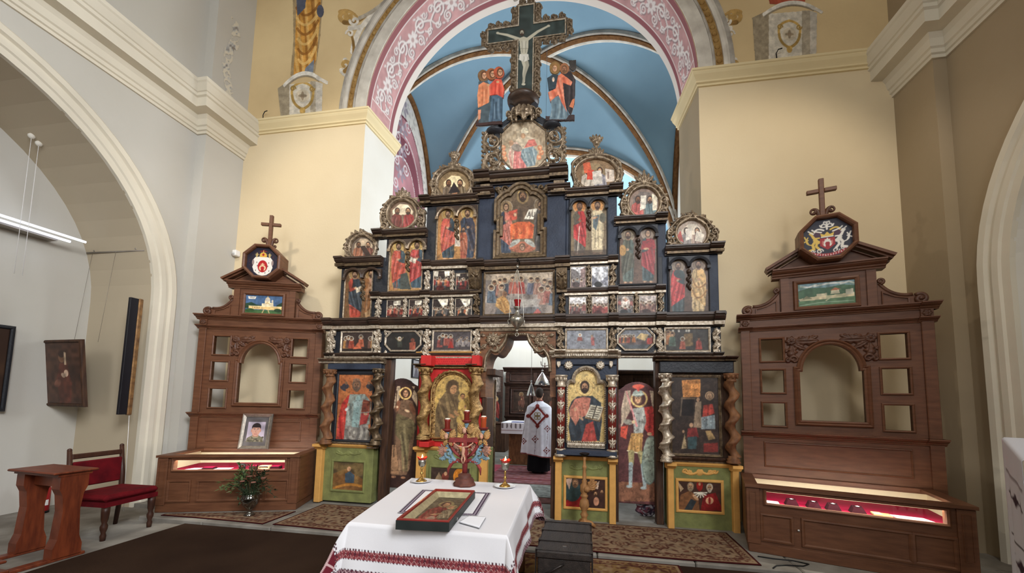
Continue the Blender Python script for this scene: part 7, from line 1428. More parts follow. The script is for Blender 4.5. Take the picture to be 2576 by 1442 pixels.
m = MB(); m.T = Matrix(((1, 0, 0, 0), (0, 0, 1, 0), (0, -1, 0, 0), (0, 0, 0, 1))); m.ring(rect(-W_+.052, W_-.052, -L_+.06, L_-.06), [(0, -.012), (.034, -.05), (.034, -.002), (0, -.002)]); m.build('sloping_inner_frame', mat('pale_gilt_slip', (184, 172, 136), .45, .3, .2, 30, .15), t)
X, Y_ = np.meshgrid(np.linspace(-W_+.05, W_-.05, 80), np.linspace(L_-.06, -L_+.06, 170)); c = Cv(np.stack([X, Y_, 0*X+.014], -1), (84, 74, 58), np.meshgrid(np.linspace(0, 80, 80), np.linspace(0, 170, 170))); c.soft = 1; c.noise(18, .3, (110, 100, 78), .5)
B = [(4, 170), (8, 90), (24, 66), (44, 60), (56, 84), (50, 170)]; c.poly(B, (104, 44, 40)); c.folds(B, (66, 30, 28), (140, 70, 60), 7, .4); c.ell(40, 48, 20, 22, (126, 110, 74)); c.ell(40, 50, 13, 17, (80, 50, 42)); c.ell(42, 52, 8.5, 12, (150, 112, 80)); c.ell(62, 66, 14, 15, (132, 116, 80)); c.ell(60, 68, 8, 10, (150, 110, 80)); B = [(48, 88), (70, 80), (76, 130), (46, 134)]; c.poly(B, (120, 104, 80)); c.folds(B, (80, 68, 52), (160, 146, 118), 6, .4); c.ell(40, 112, 14, 5, (150, 114, 84), 1, -.4); c.ell(36, 140, 10, 16, (140, 124, 104), .8); c.noise(8, .2); c.noise(3, .15); c.build('painting', PAINT, t)
m = MB(); m.box(W_+.003, W_+.014, -L_*.62, -L_*.62+.02, .02, .035); m.build('clasp', STEEL, t)
# ---- chalice lamps on saucers
GLS = mat('red_lamp_glass', (176, 36, 26), .12, 0, .1, 10, 0, .6); FLAME = mat('candle_flame', (255, 186, 96), .5, 0, .02, 4, emit=16)
SLV = mat('tarnished_silver', (176, 172, 160), .28, .85, .2, 18, .1)
def chalice(px, py, h, label, s):
    p = onZ(px, py, TZ+.004)
    t = thing('saucer', label[1], 'saucer', (p[0], p[1], TZ+.004), 0, 'white saucers on the table'); m = MB(); m.lathe([(0, 0), (.055, 0), (.065, .004), (.098, .014), (.1, .017), (.097, .018), (.064, .009), (.05, .006), (0, .006)], (p[0], p[1], TZ+.004), 32); m.build('dish', mat('white_porcelain', (236, 236, 238), .2, 0, .02, 4, spec=.5), t)
    z0 = TZ+.0115; t = thing('chalice_lamp', label[0], 'oil lamp', (p[0], p[1], z0), 0, 'lit brass lamps on the table'); c3 = (p[0], p[1], z0); k = h/.25
    m = MB(); m.lathe([(0, 0), (.05, 0), (.05, .006), (.034, .016), (.02, .028), (.013, .04), (.009, .045)], c3); m.build('foot', BRASS, t)
    m = MB(); m.lathe([(.009, .04), (.008, .06*k), (.015, .07*k), (.016, .08*k), (.008, .09*k), (.008, .115*k), (.014, .122*k), (.008, .13*k), (.01, .145*k)], c3, 14); m.build('stem', BRASS, t)
    m = MB(); m.lathe([(.01, .14*k), (.024, .15*k), (.034, .168*k), (.037, .195*k), (.036, .213*k), (.033, .213*k), (.033, .19*k), (.02, .16*k), (0, .158*k)], c3); m.build('cup', SLV, t)
    m = MB(); N = 24
    m.lathe([(.02, .19*k), (.03, .205*k), (.038, .222*k), (.046, .236*k), (.044, .238*k), (.03, .218*k), (0, .205*k)], c3, 24)
    for i, v_ in enumerate(m.v):
        x, y, z = v_[0]-c3[0], v_[1]-c3[1], v_[2]; r_ = hypot(x, y)
        if r_ > .037: a_ = atan2(y, x); q = 1+.16*cos(6*a_); m.v[i] = (c3[0]+x*q, c3[1]+y*q, z+.006*cos(6*a_))
    m.build('red_glass', GLS, t)
    m = MB(); m.lathe([(0, .212*k), (.006, .218*k), (.0105, .23*k), (.008, .243*k), (.003, .26*k), (0, .27*k)], c3, 12); m.build('flame', FLAME, t)
    lamp('flame_light', 'POINT', (c3[0], c3[1], z0+.26*k), 1.6, (1, .6, .28), .02)
chalice(1060, 1213, .235, ('lit brass chalice lamp at the far left corner of the table', 'white saucer under the left chalice lamp'), 1)
chalice(1270, 1226, .25, ('lit brass and silver chalice lamp at the far right corner of the table', 'white saucer under the right chalice lamp'), -1)
# ---- carved three-branched candlestick with crucifix
def candelabrum():
    p = onZ(1168, 1222, TZ); X0, Y0, z0 = p[0], p[1], TZ+.004; t = thing('carved_candelabrum', 'carved wooden candelabrum with crucifix, winged heads and three cups', 'candelabrum', (X0, Y0, z0))
    CW = mat('brown_stained_carving', (104, 62, 50), .6, 0, .2, 16, .2, .3, c2=(72, 42, 36)); CRD = mat('red_stained_carving', (140, 56, 52), .6, 0, .2, 16, .2, .3, c2=(104, 40, 40)); CBL = mat('pale_blue_painted_carving', (128, 156, 168), .6, 0, .25, 20, .2, .3, c2=(88, 112, 124)); CG = mat('gold_winged_carving', (190, 148, 92), .5, .2, .25, 30, .3, .4, c2=(140, 104, 62)); CP = mat('pinkish_carving', (176, 132, 112), .6, 0, .25, 24, .2, .3, c2=(120, 86, 74))
    c3 = (X0, Y0, z0)
    m = MB(); m.lathe([(.105, 0), (.108, .012), (.098, .026), (.088, .032), (.092, .05), (.084, .062), (.06, .07), (.064, .088), (.056, .1), (.03, .108), (.024, .112)], c3, 8); m.build('base', CW, t)
    m = MB(); m.lathe([(.024, .108), (.026, .3), (.022, .42), (.02, .5)], c3, 12); m.build('stem', CRD, t)
    W2 = lambda px, py: np.array([onY(px, py, Y0)[0], onY(px, py, Y0)[2]])
    def plate(fn, x0, y0, x1, y1, name, mm, dy=0., back=.6):
        a = rc(x0, y0, x1, y1, Y0); r = Rel(planegrid(a[0], a[1], a[2], a[3], Y0+dy, .0026)); fn(r); return r.build(name, mm, t, back=back)
    def arm(s):
        m = MB(); pts = [W2(1168+s*4, 1162)]+[W2(1168+s*q[0], q[1]) for q in ((16, 1158), (30, 1164), (40, 1180), (41, 1196))]
        m.tube([(q[0], Y0, q[1]) for q in pts], [.02, .018, .016, .014, .004], 8); m.build('lower_branch', CRD, t)
        m = MB(); pts = [W2(1168+s*q[0], q[1]) for q in ((6, 1152), (22, 1140), (34, 1122), (42, 1108))]; m.tube([(q[0], Y0, q[1]) for q in pts], [.012, .016, .016, .014], 8); m.build('upper_branch', CRD, t)
        X = lambda x: 1168+s*(x-1168); h = .022
        def f(r):
            r.volute(X(1206), 1140, 12, pi/2, -1.3*s, 3.4, h).volute(X(1200), 1160, 8, 0, 1.3*s, 2.6, h).leaf(X(1206), 1128, -pi/2+s*.5, 22, 6, h).leaf(X(1210), 1150, s*.2 if s > 0 else pi-.2, 22, 6, h).leaf(X(1198), 1150, pi/2-s*.3, 20, 6, h).stroke(bez((X(1184), 1160), (X(1200), 1156), (X(1204), 1130)), 4, 3, h)
        plate(f, 1090, 1095, 1250, 1175, 'side_scroll', CBL, .006)
        def f2(r):
            for k in range(5): r.leaf(X(1216), 1134, (0 if s > 0 else pi)+(k-2)*.5, 20, 4, .02)
            r.ball(X(1216), 1134, 5, .024)
        plate(f2, 1090, 1100, 1250, 1170, 'leaf_spray', CP, -.004)
    arm(1); arm(-1)
    def grapes(r):
        rr = random.Random(4)
        for i in range(26): r.ball(1168+rr.uniform(-26, 26), 1128+rr.uniform(-16, 22), rr.uniform(3.4, 5), .02)
        r.leaf(1150, 1120, 2.2, 20, 6, .02).leaf(1186, 1120, .9, 20, 6, .02)
    plate(grapes, 1135, 1100, 1202, 1160, 'grape_cluster', CP, .012)
    m = MB(); a, b = W2(1132, 1112), W2(1206, 1112); q = W2(1172, 1162); tp = W2(1172, 1098)
    m.prism([(q[0]-.018, q[1]), (q[0]+.018, q[1]), (q[0]+.018, tp[1]-.05), (b[0], b[1]+.0), (b[0]-.01, b[1]+.045), (q[0]+.02, tp[1]-.012), (q[0]+.012, tp[1]+.02), (q[0]-.012, tp[1]+.02), (q[0]-.02, tp[1]-.012), (a[0]+.01, a[1]+.045), (a[0], a[1]), (q[0]-.018, tp[1]-.05)], Y0-.04, Y0-.016); cr = m.build('carved_cross', CRD, t)
    FL = mat('flesh_coloured_carving', (196, 150, 124), .55, 0, .12, 20, .1, .3); m = MB(); T3 = lambda px, py, d=.05: (W2(px, py)[0], Y0-d, W2(px, py)[1])
    m.tube([T3(1170, 1122), T3(1170, 1132), T3(1169, 1141), T3(1171, 1148)], [.015, .017, .013, .015], 10)
    m.tube([T3(1172, 1146), T3(1174, 1154, .058), T3(1170, 1164, .05)], [.009, .008, .005], 8); m.tube([T3(1168, 1146), T3(1166, 1154, .058), T3(1168, 1164, .05)], [.009, .008, .005], 8)
    for s in (-1, 1): m.tube([T3(1170+s*3, 1124), T3(1170+s*12, 1122), T3(1170+s*22, 1115)], [.008, .007, .005], 8); m.ball(T3(1170+s*23, 1114), .008, 8)
    m.ball(T3(1168, 1117), .013, 10, (.85, .9, 1.1)); m.build('crucified_figure', FL, cr)
    def cherub(px, py, sc, name='winged_head'):
        def f(r):
            for s in (-1, 1):
                for k in range(5): r.leaf(px+s*3*sc, py+2*sc, (-.95+.28*k if s > 0 else pi+.95-.28*k), (24-k*2.4)*sc, 5*sc, .022)
                r.leaf(px+s*3*sc, py+8*sc, pi/2-s*.4, 18*sc, 5*sc, .02)
        o = plate(f, px-30*sc, py-30*sc, px+30*sc, py+34*sc, name, CG, -.02)
        q = W2(px, py); m = MB(); m.ball((q[0], Y0-.045, q[1]), .021*sc, 12, (.85, .85, 1.1)); m.ball((q[0], Y0-.064*1, q[1]-.003), .005, 6)
        m.tube([(q[0]-.018*sc, Y0-.045, q[1]+.012*sc), (q[0], Y0-.045, q[1]+.026*sc), (q[0]+.018*sc, Y0-.045, q[1]+.012*sc)], [.008, .011, .008], 8); m.build('head', FL, o)
    cherub(1127, 1098, 1.0); cherub(1172, 1084, 1.05); cherub(1214, 1098, .95)
    RGL = mat('amber_red_glass', (122, 44, 34), .1, 0, .1, 10, 0, .6); WAX = mat('white_wax', (240, 232, 214), .5, 0, .03, 10)
    for i, (px, yb, yt) in enumerate(((1125, 1086, 1052), (1174, 1064, 1032), (1216, 1082, 1046))):
        b, tp = W2(px, yb), W2(px, yt); c4 = (b[0], Y0, 0); h = tp[1]-b[1]
        m = MB(); m.lathe([(.012, b[1]-.055), (.02, b[1]-.04), (.014, b[1]-.025), (.024, b[1]-.012), (.014, b[1]-.002)], c4, 16); o = m.build('cup_stem', CBL, t)
        m = MB(); m.lathe([(.014, b[1]-.004), (.034, b[1]+.004), (.044, b[1]+.018), (.046, b[1]+.024), (.04, b[1]+.024), (.03, b[1]+.012), (0, b[1]+.01)], c4, 20); m.build('drip_dish', CRD, o)
        m = MB(); m.lathe([(.024, b[1]+.012), (.026, b[1]+.02), (.026, b[1]+h*.72), (.031, b[1]+h*.8), (.031, b[1]+h*.92), (.027, b[1]+h*.92), (.024, b[1]+h*.8), (0, b[1]+h*.78)], c4, 20); m.build('candle_jar', RGL if i < 2 else mat('orange_glass', (166, 74, 40), .1, 0, .1, 10, 0, .6), o)
        m = MB(); m.lathe([(0, b[1]+h*.79), (.022, b[1]+h*.79), (.022, b[1]+h*.98), (0, b[1]+h)], c4, 16); m.build('candle', WAX, o)
candelabrum()
# ---- carved dark offering chest in front
def chest():
    z1 = .60; A = onZ(1352, 1385, z1); B = onZ(1489, 1397, z1); Cc = onZ(1487, 1314, z1); Dd = onZ(1372, 1310, z1); x0, x1, y0, y1 = (A[0]+Dd[0])/2-.005, (B[0]+Cc[0])/2, A[1], Cc[1]
    BW = mat('blackened_wood', (52, 44, 40), .5, 0, .25, 5, .3, .35, c2=(34, 29, 27), stretch=(6, 1, 6), bscale=30); IR = mat('worn_iron', (70, 64, 62), .4, .7, .25, 20, .2)
    t = thing('chest', 'tall black wooden chest with flat lid in front of the right rug', 'chest', ((x0+x1)/2, (y0+y1)/2, NF+.026))
    m = MB(); m.box(x0+.012, x1-.012, y0+.012, y1-.012, NF+.026, z1-.055, .006); m.build('body', BW, t); m = MB(); m.box(x0, x1, y0, y1, z1-.055, z1, .01)
    m.build('lid', BW, t)
    for f in (.04, .30, .62, .92): y = y0+(y1-y0)*f; m = MB(); m.box(x0-.006, x1+.006, y-.02, y+.02, z1+.0005, z1+.007, .002); m.box(x0-.006, x0-.001, y-.02, y+.02, z1-.3, z1); m.box(x1+.001, x1+.006, y-.02, y+.02, z1-.3, z1); m.build('iron_strap', BW, t)
    m = MB(); m.box((x0+x1)/2-.014, (x0+x1)/2+.014, y0+.10, y0+.11, z1+.001, z1+.006); m.build('coin_slot', mat('bright_steel_chip', (190, 190, 190), .25, .9), t)
    m = MB(); m.tube([(x0+.06, y0-.004, z1-.16), (x0+.11, y0-.02, z1-.13), (x0+.17, y0-.022, z1-.09), (x0+.2, y0-.004, z1-.08)], .008, 8); m.build('handle', IR, t)
    for z in (z1-.2, z1-.42): m = MB(); m.box(x0+.0, x1-.0, y0+.001, y0+.010, z-.018, z+.018, .003); m.build('iron_strap', BW, t)
chest()
# ---- turned candle stand before the right-hand icon
def stand():
    b = onY(1472, 1330, 4.79); X, Y, z0 = onY(1470, 1240, 4.79)[0], 4.79, SF+.011; zt = onY(1470, 1140, 4.79)[2]; h = zt-z0; TW = mat('pale_turned_wood', (172, 126, 78), .6, 0, .15, 8, .15, .25, c2=(136, 96, 60), stretch=(4, 4, 1))
    t = thing('candle_stand', 'turned pale wooden candle stand with winged head before the green base', 'candle stand', (X, Y, z0)); c3 = (X, Y, z0)
    m = MB()
    for k in range(3): a = pi/2+2*pi*k/3+.5; m.tube([(X, Y, z0+.07), (X+.08*cos(a), Y+.08*sin(a), z0+.055), (X+.13*cos(a), Y+.13*sin(a), z0+.016)], [.03, .026, .018], 8)
    m.build('feet', TW, t)
    m = MB(); m.lathe([(r, z*h) for r, z in ((.03, .05), (.045, .07), (.045, .09), (.03, .1), (.036, .14), (.05, .17), (.03, .2), (.034, .23), (.055, .27), (.06, .3), (.05, .36), (.03, .39), (.045, .41), (.045, .43), (.03, .445), (.05, .48), (.05, .56), (.028, .6), (.034, .62), (.022, .64), (.024, .7), (.018, .78), (.026, .8), (.026, .82), (.018, .83), (.016, .9), (.02, .93), (.014, .95))], c3, 20); m.build('shaft', TW, t)
    r = Rel(planegrid(X-.02, X+.24, z0+.42*h, z0+.66*h, Y-.045, .004)); q = lambda dx, z: tuple(float(v_) for v_ in proj(np.array([X+dx, Y-.045, z0+z*h])))
    for k in range(4): u_, v_ = q(.03, .54); r.leaf(u_, v_, -.9+.35*k, 34-4*k, 6, .02)
    u_, v_ = q(.03, .52); r.ball(u_, v_, 8, .03); r.build('winged_head', TW, t)
    m = MB(); m.lathe([(.01, h*.945), (.03, h*.96), (.058, h*.985), (.06, h), (.05, h), (.02, h*.975), (0, h*.97)], c3, 20); m.build('drip_dish', mat('black_iron', (34, 32, 32), .45, .5, .15, 12), t)
stand()
# ---- hanging sanctuary lamp
def hanging():
    Y = 4.8; W2 = lambda px, py: onY(px, py, Y); hk = W2(1302, 650); t = thing('hanging_lamp', 'silver hanging lamp with red glass on chains before the central doorway', 'hanging lamp', hk)
    m = MB(); m.tube([(hk[0], YI-.13, hk[2]-.02), (hk[0], Y+.1, hk[2]), (hk[0], Y, hk[2]), (hk[0], Y-.02, hk[2]-.03), (hk[0], Y, hk[2]-.05)], .009, 6); m.build('hook', mat('black_iron'  , (34, 32, 32)), t)
    m = MB(); r_ = W2(1302, 672); m.lathe([(.014, -.02), (.022, 0), (.014, .02), (.006, .035)], tuple(r_), 12); m.build('ceiling_cap', SLV, t)
    b = W2(1301, 800); X, zb = b[0], b[2]; z = lambda py: W2(1301, py)[2]
    m = MB(); m.lathe([(0, z(829)), (.02, z(828)), (.04, z(822)), (.085, z(812)), (.095, z(803)), (.07, z(797)), (.04, z(793)), (.03, z(789)), (.022, z(785)), (.018, z(781)), (.03, z(778)), (.042, z(776)), (.044, z(772)), (0, z(772))], (X, Y, 0), 24); m.build('bowl', SLV, t)
    m = MB(); m.lathe([(.012, z(829)), (.02, z(832)), (.01, z(836))], (X, Y, 0), 12); m.tube([(X+.022*cos(a), Y, z(842)+.022*sin(a)) for a in np.linspace(0, 2*pi, 17)], .006, 6, cap=False); m.build('lower_ring', SLV, t)
    m = MB(); m.lathe([(0, z(776)), (.034, z(776)), (.036, z(768)), (.046, z(756)), (.048, z(755)), (.043, z(756)), (.032, z(768)), (0, z(770))], (X, Y, 0), 24); m.build('red_glass', mat('ruby_glass', (150, 14, 22), .1, 0, .1, 10, 0, .6), t)
    for k in range(3):
        a = -pi/2+.3+2*pi*k/3; e = (X+.11*cos(a), Y+.08*sin(a)); m = MB(); n_ = 22; A = np.array([hk[0], Y, r_[2]-.01]); B = np.array([e[0], e[1], z(806)])
        m.tube([tuple(A+(B-A)*f+np.array([cos(a), sin(a), 0])*.03*sin(pi*f)) for f in np.linspace(0, 1, 14)], .0045, 6)
        m.build('chain', SLV, t); m = MB(); m.tube([(e[0]-.03*cos(a), e[1]-.03*sin(a), z(812)), (e[0]+.01*cos(a), e[1], z(816)), (e[0]+.02*cos(a), e[1], z(806)), (e[0], e[1], z(801)), (e[0]-.012*cos(a), e[1], z(806))], [.008, .007, .006, .005, .004], 6); m.build('scroll_arm', SLV, t)
hanging()
# ================================================================== RUGS, CHAIR, KNEELER, PICTURES, LECTERN
RUGM = colmat('wool_rug', .95, .05, .6, bscale=300)
def rug(x0, x1, y0, y1, z, label, seed, base=(138, 116, 94), skew=0., rep=.40, wav=.02, clip=None):
    nx, ny = int((x1-x0)/.0085), int((y1-y0)/.0085); X, Y = np.meshgrid(np.linspace(x0, x1, nx), np.linspace(y1, y0, ny)); Xs = X+skew*(y1-Y)
    Yd = Y+wav*np.sin(X*2.1+seed)*(y1-Y)/(y1-y0); c = Cv(np.stack([Xs, Yd, 0*X+z+.009+.002*np.sin(X*3)*np.cos(Y*5)], -1), base, (X*100, Y*100)); c.soft = .8
    U, V = c.U, c.V; r = rep*100; D1, D2, L = (78, 46, 38), (98, 58, 46), (150, 126, 98)
    c.noise(5, .12); k = 0; rr = random.Random(seed)
    for iy, yy in enumerate(np.arange(y0*100-r/2, y1*100+r, r*.62)):
        for xx in np.arange(x0*100-r, x1*100+r, r):
            ox = xx+(r/2 if iy % 2 else 0); j = (np.abs(U-ox) < r*.6) & (np.abs(V-yy) < r*.5)
            if not j.any(): continue
            du, dv = U-ox, V-yy; q = np.abs(du)/(r*.30)+np.abs(dv)/(r*.20); a = np.arctan2(dv, du)
            s = q+.16*np.cos(6*a); c.blend((j & (np.abs(s-1) < .13)).astype(float), D1, .9); c.blend((j & (s < .62)).astype(float), D2, .6); c.blend((j & (s < .34)).astype(float), L, .9); c.blend((j & (s < .15)).astype(float), D1)
            for sx in (-1, 1):
                for sy in (-1, 1):
                    if k % 1 == 0: c.ell(ox+sx*r*.36, yy+sy*r*.2, r*.09, r*.045, D2 if (iy+k) % 2 else D1, .85, sx*sy*.6); c.ell(ox+sx*r*.22, yy+sy*r*.26, r*.05, r*.05, L, .7)
            k += 1
    c.blend(np.clip((vnoise(U, V, 3.5, seed)-.64)*5, 0, 1), D1, .7); c.blend(np.clip((vnoise(U, V, 4, seed+9)-.6)*5, 0, 1), L, .6)
    e = np.minimum(np.minimum(U-x0*100, x1*100-U), np.minimum(V-y0*100, y1*100-V)); c.blend((e < 2.4).astype(float), (70, 28, 28)); c.blend(((e > 2.4) & (e < 4.4)).astype(float), L, .7); c.blend(((e > 11) & (e < 12.4)).astype(float), D1, .8); c.blend(((e > 4.4) & (e < 11) & (np.sin(U*.9)*np.sin(V*.9) > .2)).astype(float), D2, .8)
    if clip: c.m = clip(Xs, Yd)
    o = c.build('patterned_rug', RUGM, None, .009, nrm=(0, 0, 1)); return tag(o, label, 'rug')
rug(-3.62, 1.66, 4.07, 4.98, SF+.001, 'long brown patterned rug running along the front of the icon screen', 3)
rug(-5.2, -3.74, 4.08, 4.72, SF+.001, 'small brown patterned rug under the vase before the left cabinet', 5, (126, 106, 88), 0, .36, clip=lambda X, Y: Y < 4.08+(X+5.41)*.313)
rug(-.95, .9, 1.7, 4.0, NF+.013, 'tan patterned rug on the floor between white table and black chest', 7, (128, 100, 64), 0, .5, 0)
# ---- vase of cut greenery
def vase():
    p = onZ(627, 1296, SF+.012); X, Y, z0 = p[0], p[1], SF+.0125; t = thing('vase_of_flowers', 'glass vase of drooping green sprigs on the floor by the left cabinet', 'vase', (X, Y, z0)); c3 = (X, Y, z0)
    m = MB(); m.lathe([(0, 0), (.06, 0), (.062, .008), (.03, .03), (.022, .05), (.04, .08), (.085, .14), (.105, .2), (.1, .235), (.085, .25), (.095, .262), (.092, .262), (.08, .25), (.096, .235), (.1, .2), (.08, .14), (.036, .085), (0, .075)], c3, 26); m.build('glass', glassmat('vase_glass', (206, 208, 204), .05, .78), t)
    LG, LD, LB = mat('leaf_green', (84, 104, 56), .6, 0, .2, 20), mat('leaf_dark_green', (52, 66, 42), .6, 0, .2, 20), mat('dry_brown_leaf', (110, 70, 50), .7, 0, .2, 20)
    rr = random.Random(8); LV = [MB(), MB(), MB()]; stm = MB()
    for i in range(46):
        a = rr.uniform(0, 2*pi); L = rr.uniform(.12, .34); up = rr.uniform(.12, .36); tip = Vector((X+L*cos(a)*1.15, Y+L*sin(a)*(.7 if sin(a) < 0 else .12), z0+.26+up-.16*(L > .24)))
        mid = Vector((X+L*.4*cos(a), Y+L*.3*sin(a)*(1 if sin(a) < 0 else .3), z0+.30+up*.8)); A = Vector((X+.02*cos(a), Y+.02*sin(a), z0+.1)); pts = [A*(1-f)**2+mid*2*f*(1-f)+tip*f*f for f in np.linspace(0, 1, 9)]; stm.tube(pts, [.0035]*8+[.0015], 5)
        k = 0 if cos(a) < -.2 else (1 if rr.random() < .75 else 2)
        for j in range(4, 9):
            for s in (-1, 1):
                b = pts[j]; d = (pts[j]-pts[j-1]).normalized(); n = Vector((rr.uniform(-1, 1), rr.uniform(-1, 1), rr.uniform(-.4, .8))).normalized(); d2 = (d*.6+n*.7).normalized(); sd = d2.cross(Vector((0, 0, 1))).normalized()*rr.uniform(.008, .015); l = rr.uniform(.04, .075)
                q = [b, b+d2*l*.5+sd, b+d2*l, b+d2*l*.5-sd]; LV[k].add([*q, b+d2*l*.5+Vector((0, 0, .006))], [(0, 1, 4), (1, 2, 4), (2, 3, 4), (3, 0, 4)])
    stm.build('stems', LD, t, label=None)
    for mb, mm in zip(LV, (LG, LD, LB)):
        o = mb.build('foliage', mm, t, fix=False)
    m = MB()
    for x, y, z in ((.06, -.1, .50), (.18, -.02, .47), (-.02, -.12, .44), (.12, -.1, .43)):
        for k in range(7): a = 2*pi*k/7; m.ball((X+x+.016*cos(a), Y+y+.016*sin(a), z0+z), .014, 6, (1, 1, .6))
    m.build('blossoms', mat('faded_pink_blossom', (150, 104, 88), .7, 0, .2, 20), t)
vase()
# ---- kneeler
def kneeler():
    WD = mat('red_brown_stained_wood', (122, 58, 32), .4, 0, .2, 5, .1, .45, c2=(88, 38, 22), stretch=(1, 6, 1)); t = thing('kneeler', 'red-brown wooden kneeler with flat top beside the red chair', 'kneeler', (-5.11, 3.0, NF), radians(-4)); LOCALS.add(t.name)
    m = MB(); m.box(-.33, .33, -.16, .16, .80, .822, .008); m.box(-.31, .31, -.12, .12, .775, .80); m.build('top', WD, t)
    for s in (-1, 1):
        P = [(-.10, .03), (.10, .03), (.10, .12), (.075, .2), (.06, .45), (.075, .6), (.1, .66), (.1, .775), (-.1, .775), (-.1, .66), (-.075, .6), (-.06, .45), (-.075, .2), (-.1, .12)]; m = MB(); m.T = Matrix(((0, 1, 0, s*.25), (1, 0, 0, 0), (0, 0, 1, 0), (0, 0, 0, 1))); m.prism(P, -.055, .055); m.build('leg', WD, t)
        m = MB(); m.box(s*.25-.045, s*.25+.045, -.72, .14, 0, .03, .006); m.build('runner', WD, t)
    m = MB(); m.box(-.26, .26, -.03, .03, .66, .775); m.build('cross_rail', WD, t); m = MB(); m.box(-.33, .33, -.72, -.36, .03, .055, .006); m.box(-.3, .3, -.68, -.62, .055, .12); m.box(-.33, .33, -.72, -.38, .12, .142, .006); m.build('kneeling_board', WD, t)
    p = Matrix.Translation(t.location) @ Matrix.Rotation(radians(-4), 4, 'Z') @ Vector((-.2, -.54, .143)); o = thing('booklet', 'white open booklet lying on the kneeling board of the wooden kneeler', 'book', p, .4); LOCALS.add(o.name); m = MB(); m.box(-.14, 0, -.1, .1, 0, .008, .002); m.box(.001, .14, -.1, .1, 0, .008, .002); m.build('pages', PAPER, o)
kneeler()
def chair():
    WD = mat('dark_walnut', (74, 44, 30), .45, 0, .2, 6, .1, .4, c2=(52, 30, 22), stretch=(4, 4, 1)); RV = mat('wine_red_upholstery', (110, 18, 26), .85, 0, .15, 9, .15, .15, c2=(80, 12, 20))
    t = thing('chair', 'dark wooden chair with wine red upholstered seat and back', 'chair', (-5.27, 3.62, NF), radians(2)); LOCALS.add(t.name)   # front is +x
    m = MB(); m.box(-.25, .27, -.27, .27, .40, .475, .03); m.build('seat', RV, t); m = MB(); m.box(-.24, .26, -.26, .26, .35, .4); m.build('seat_rail', RV, t)
    for s in (-1, 1):
        m = MB(); m.lathe([(.022, 0), (.026, .05), (.018, .08), (.03, .12), (.032, .15), (.02, .18), (.03, .22), (.035, .3), (.035, .35)], (.225, s*.225, 0), 12); m.build('leg', WD, t)
        m = MB(); m.tube([(-.27, s*.245, 0), (-.235, s*.245, .35), (-.245, s*.245, .6), (-.29, s*.245, .93)], [.02, .026, .026, .02], 8); m.ball((-.29, s*.245, .93), .022, 8); m.build('back_post', WD, t)
    m = MB(); m.box(-.285, -.255, -.235, .235, .83, .885, .008); m.build('top_rail', WD, t)
    m = MB(); m.box(-.275, -.235, -.23, .23, .52, .80, .012); m.build('back_cushion', RV, t)
chair()
def extinguisher():
    p = (-6.93, 3.98, NF); t = thing('fire_extinguisher', 'red fire extinguisher on the floor behind the kneeler', 'fire extinguisher', p); m = MB(); m.lathe([(0, 0), (.07, 0), (.075, .015), (.075, .3), (.06, .35), (.03, .375), (.02, .38)], p, 20); m.build('cylinder', mat('red_enamel', (166, 30, 36), .35, 0, .08, 6, 0, .5), t)
    m = MB(); m.lathe([(.0762, .10), (.0762, .17)], p, 20, pi+1.2, 2*pi+.4); m.build('label', PAPER, t); m = MB(); m.lathe([(.02, .375), (.022, .42), (.014, .43)], p, 12); m.box(p[0]-.01, p[0]+.09, p[1]-.012, p[1]+.012, p[2]+.42, p[2]+.44); m.build('valve', mat('black_plastic', (26, 26, 28), .5), t)
    m = MB(); m.lathe([(.077, .0), (.077, .03)], p, 20); m.build('foot_ring', mat('black_plastic', (26, 26, 28)), t)
extinguisher()
def oldpic():
    o = (-6.93, 4.12, 1.47); t = thing('old_painting', 'dark brown old painting leaning out from the recess wall above the chair', 'painting', o, radians(-4)); LOCALS.add(t.name); w, h = .40, .90; T = Matrix.Rotation(radians(7), 4, 'X')
    X, Z = np.meshgrid(np.linspace(-w+.04, w-.04, 96), np.linspace(h-.04, .04, 110)); P = np.einsum('ij,...j->...i', np.array(T.to_3x3()), np.stack([X, 0*X-.03, Z], -1)); c = Cv(P, (78, 52, 40), np.meshgrid(np.linspace(0, 100, 96), np.linspace(0, 120, 110))); c.soft = 1; c.noise(22, .35, (50, 34, 30), .5)
    c.poly([(34, 70), (44, 40), (64, 40), (74, 80), (70, 118), (40, 118)], (92, 50, 38)); c.ell(50, 28, 9, 11, (120, 84, 62)); c.ell(50, 22, 9, 7, (60, 40, 34)); c.poly([(56, 18), (62, 20), (62, 44), (56, 44)], (186, 160, 132)); c.ell(60, 60, 6, 7, (200, 170, 146)); c.ell(52, 64, 6, 4, (190, 160, 136), 1, .6); c.ell(36, 80, 10, 7, (110, 70, 56), 1, -.6); c.noise(8, .25); c.build('canvas', PAINT, t, .02)
    m = MB(); m.T = T; m.ring(rect(-w+.04, w-.04, .04, h-.04), [(0, -.01), (0, -.035), (.01, -.045), (.03, -.04), (.04, -.03), (.04, .0), (0, .0)]); m.build('frame', DWOOD, t)
oldpic()
t = thing('old_painting', 'dark framed painting cut off at the left edge of the photo', 'painting', (-7.2, 3.25, 1.43)); X0 = -7.17
P = np.stack(np.broadcast_arrays(X0, np.linspace(2.86, 3.64, 60)[None, :], np.linspace(2.44, 1.45, 80)[:, None]), -1).astype(float); c = Cv(P, (58, 42, 34), np.meshgrid(np.linspace(0, 60, 60), np.linspace(0, 80, 80))); c.noise(14, .4, (96, 70, 50), .5); c.ell(30, 30, 8, 10, (150, 112, 84)); c.poly([(14, 80), (20, 46), (40, 46), (48, 80)], (84, 44, 36)); c.build('canvas', PAINT, t, .02, nrm=(1, 0, 0))
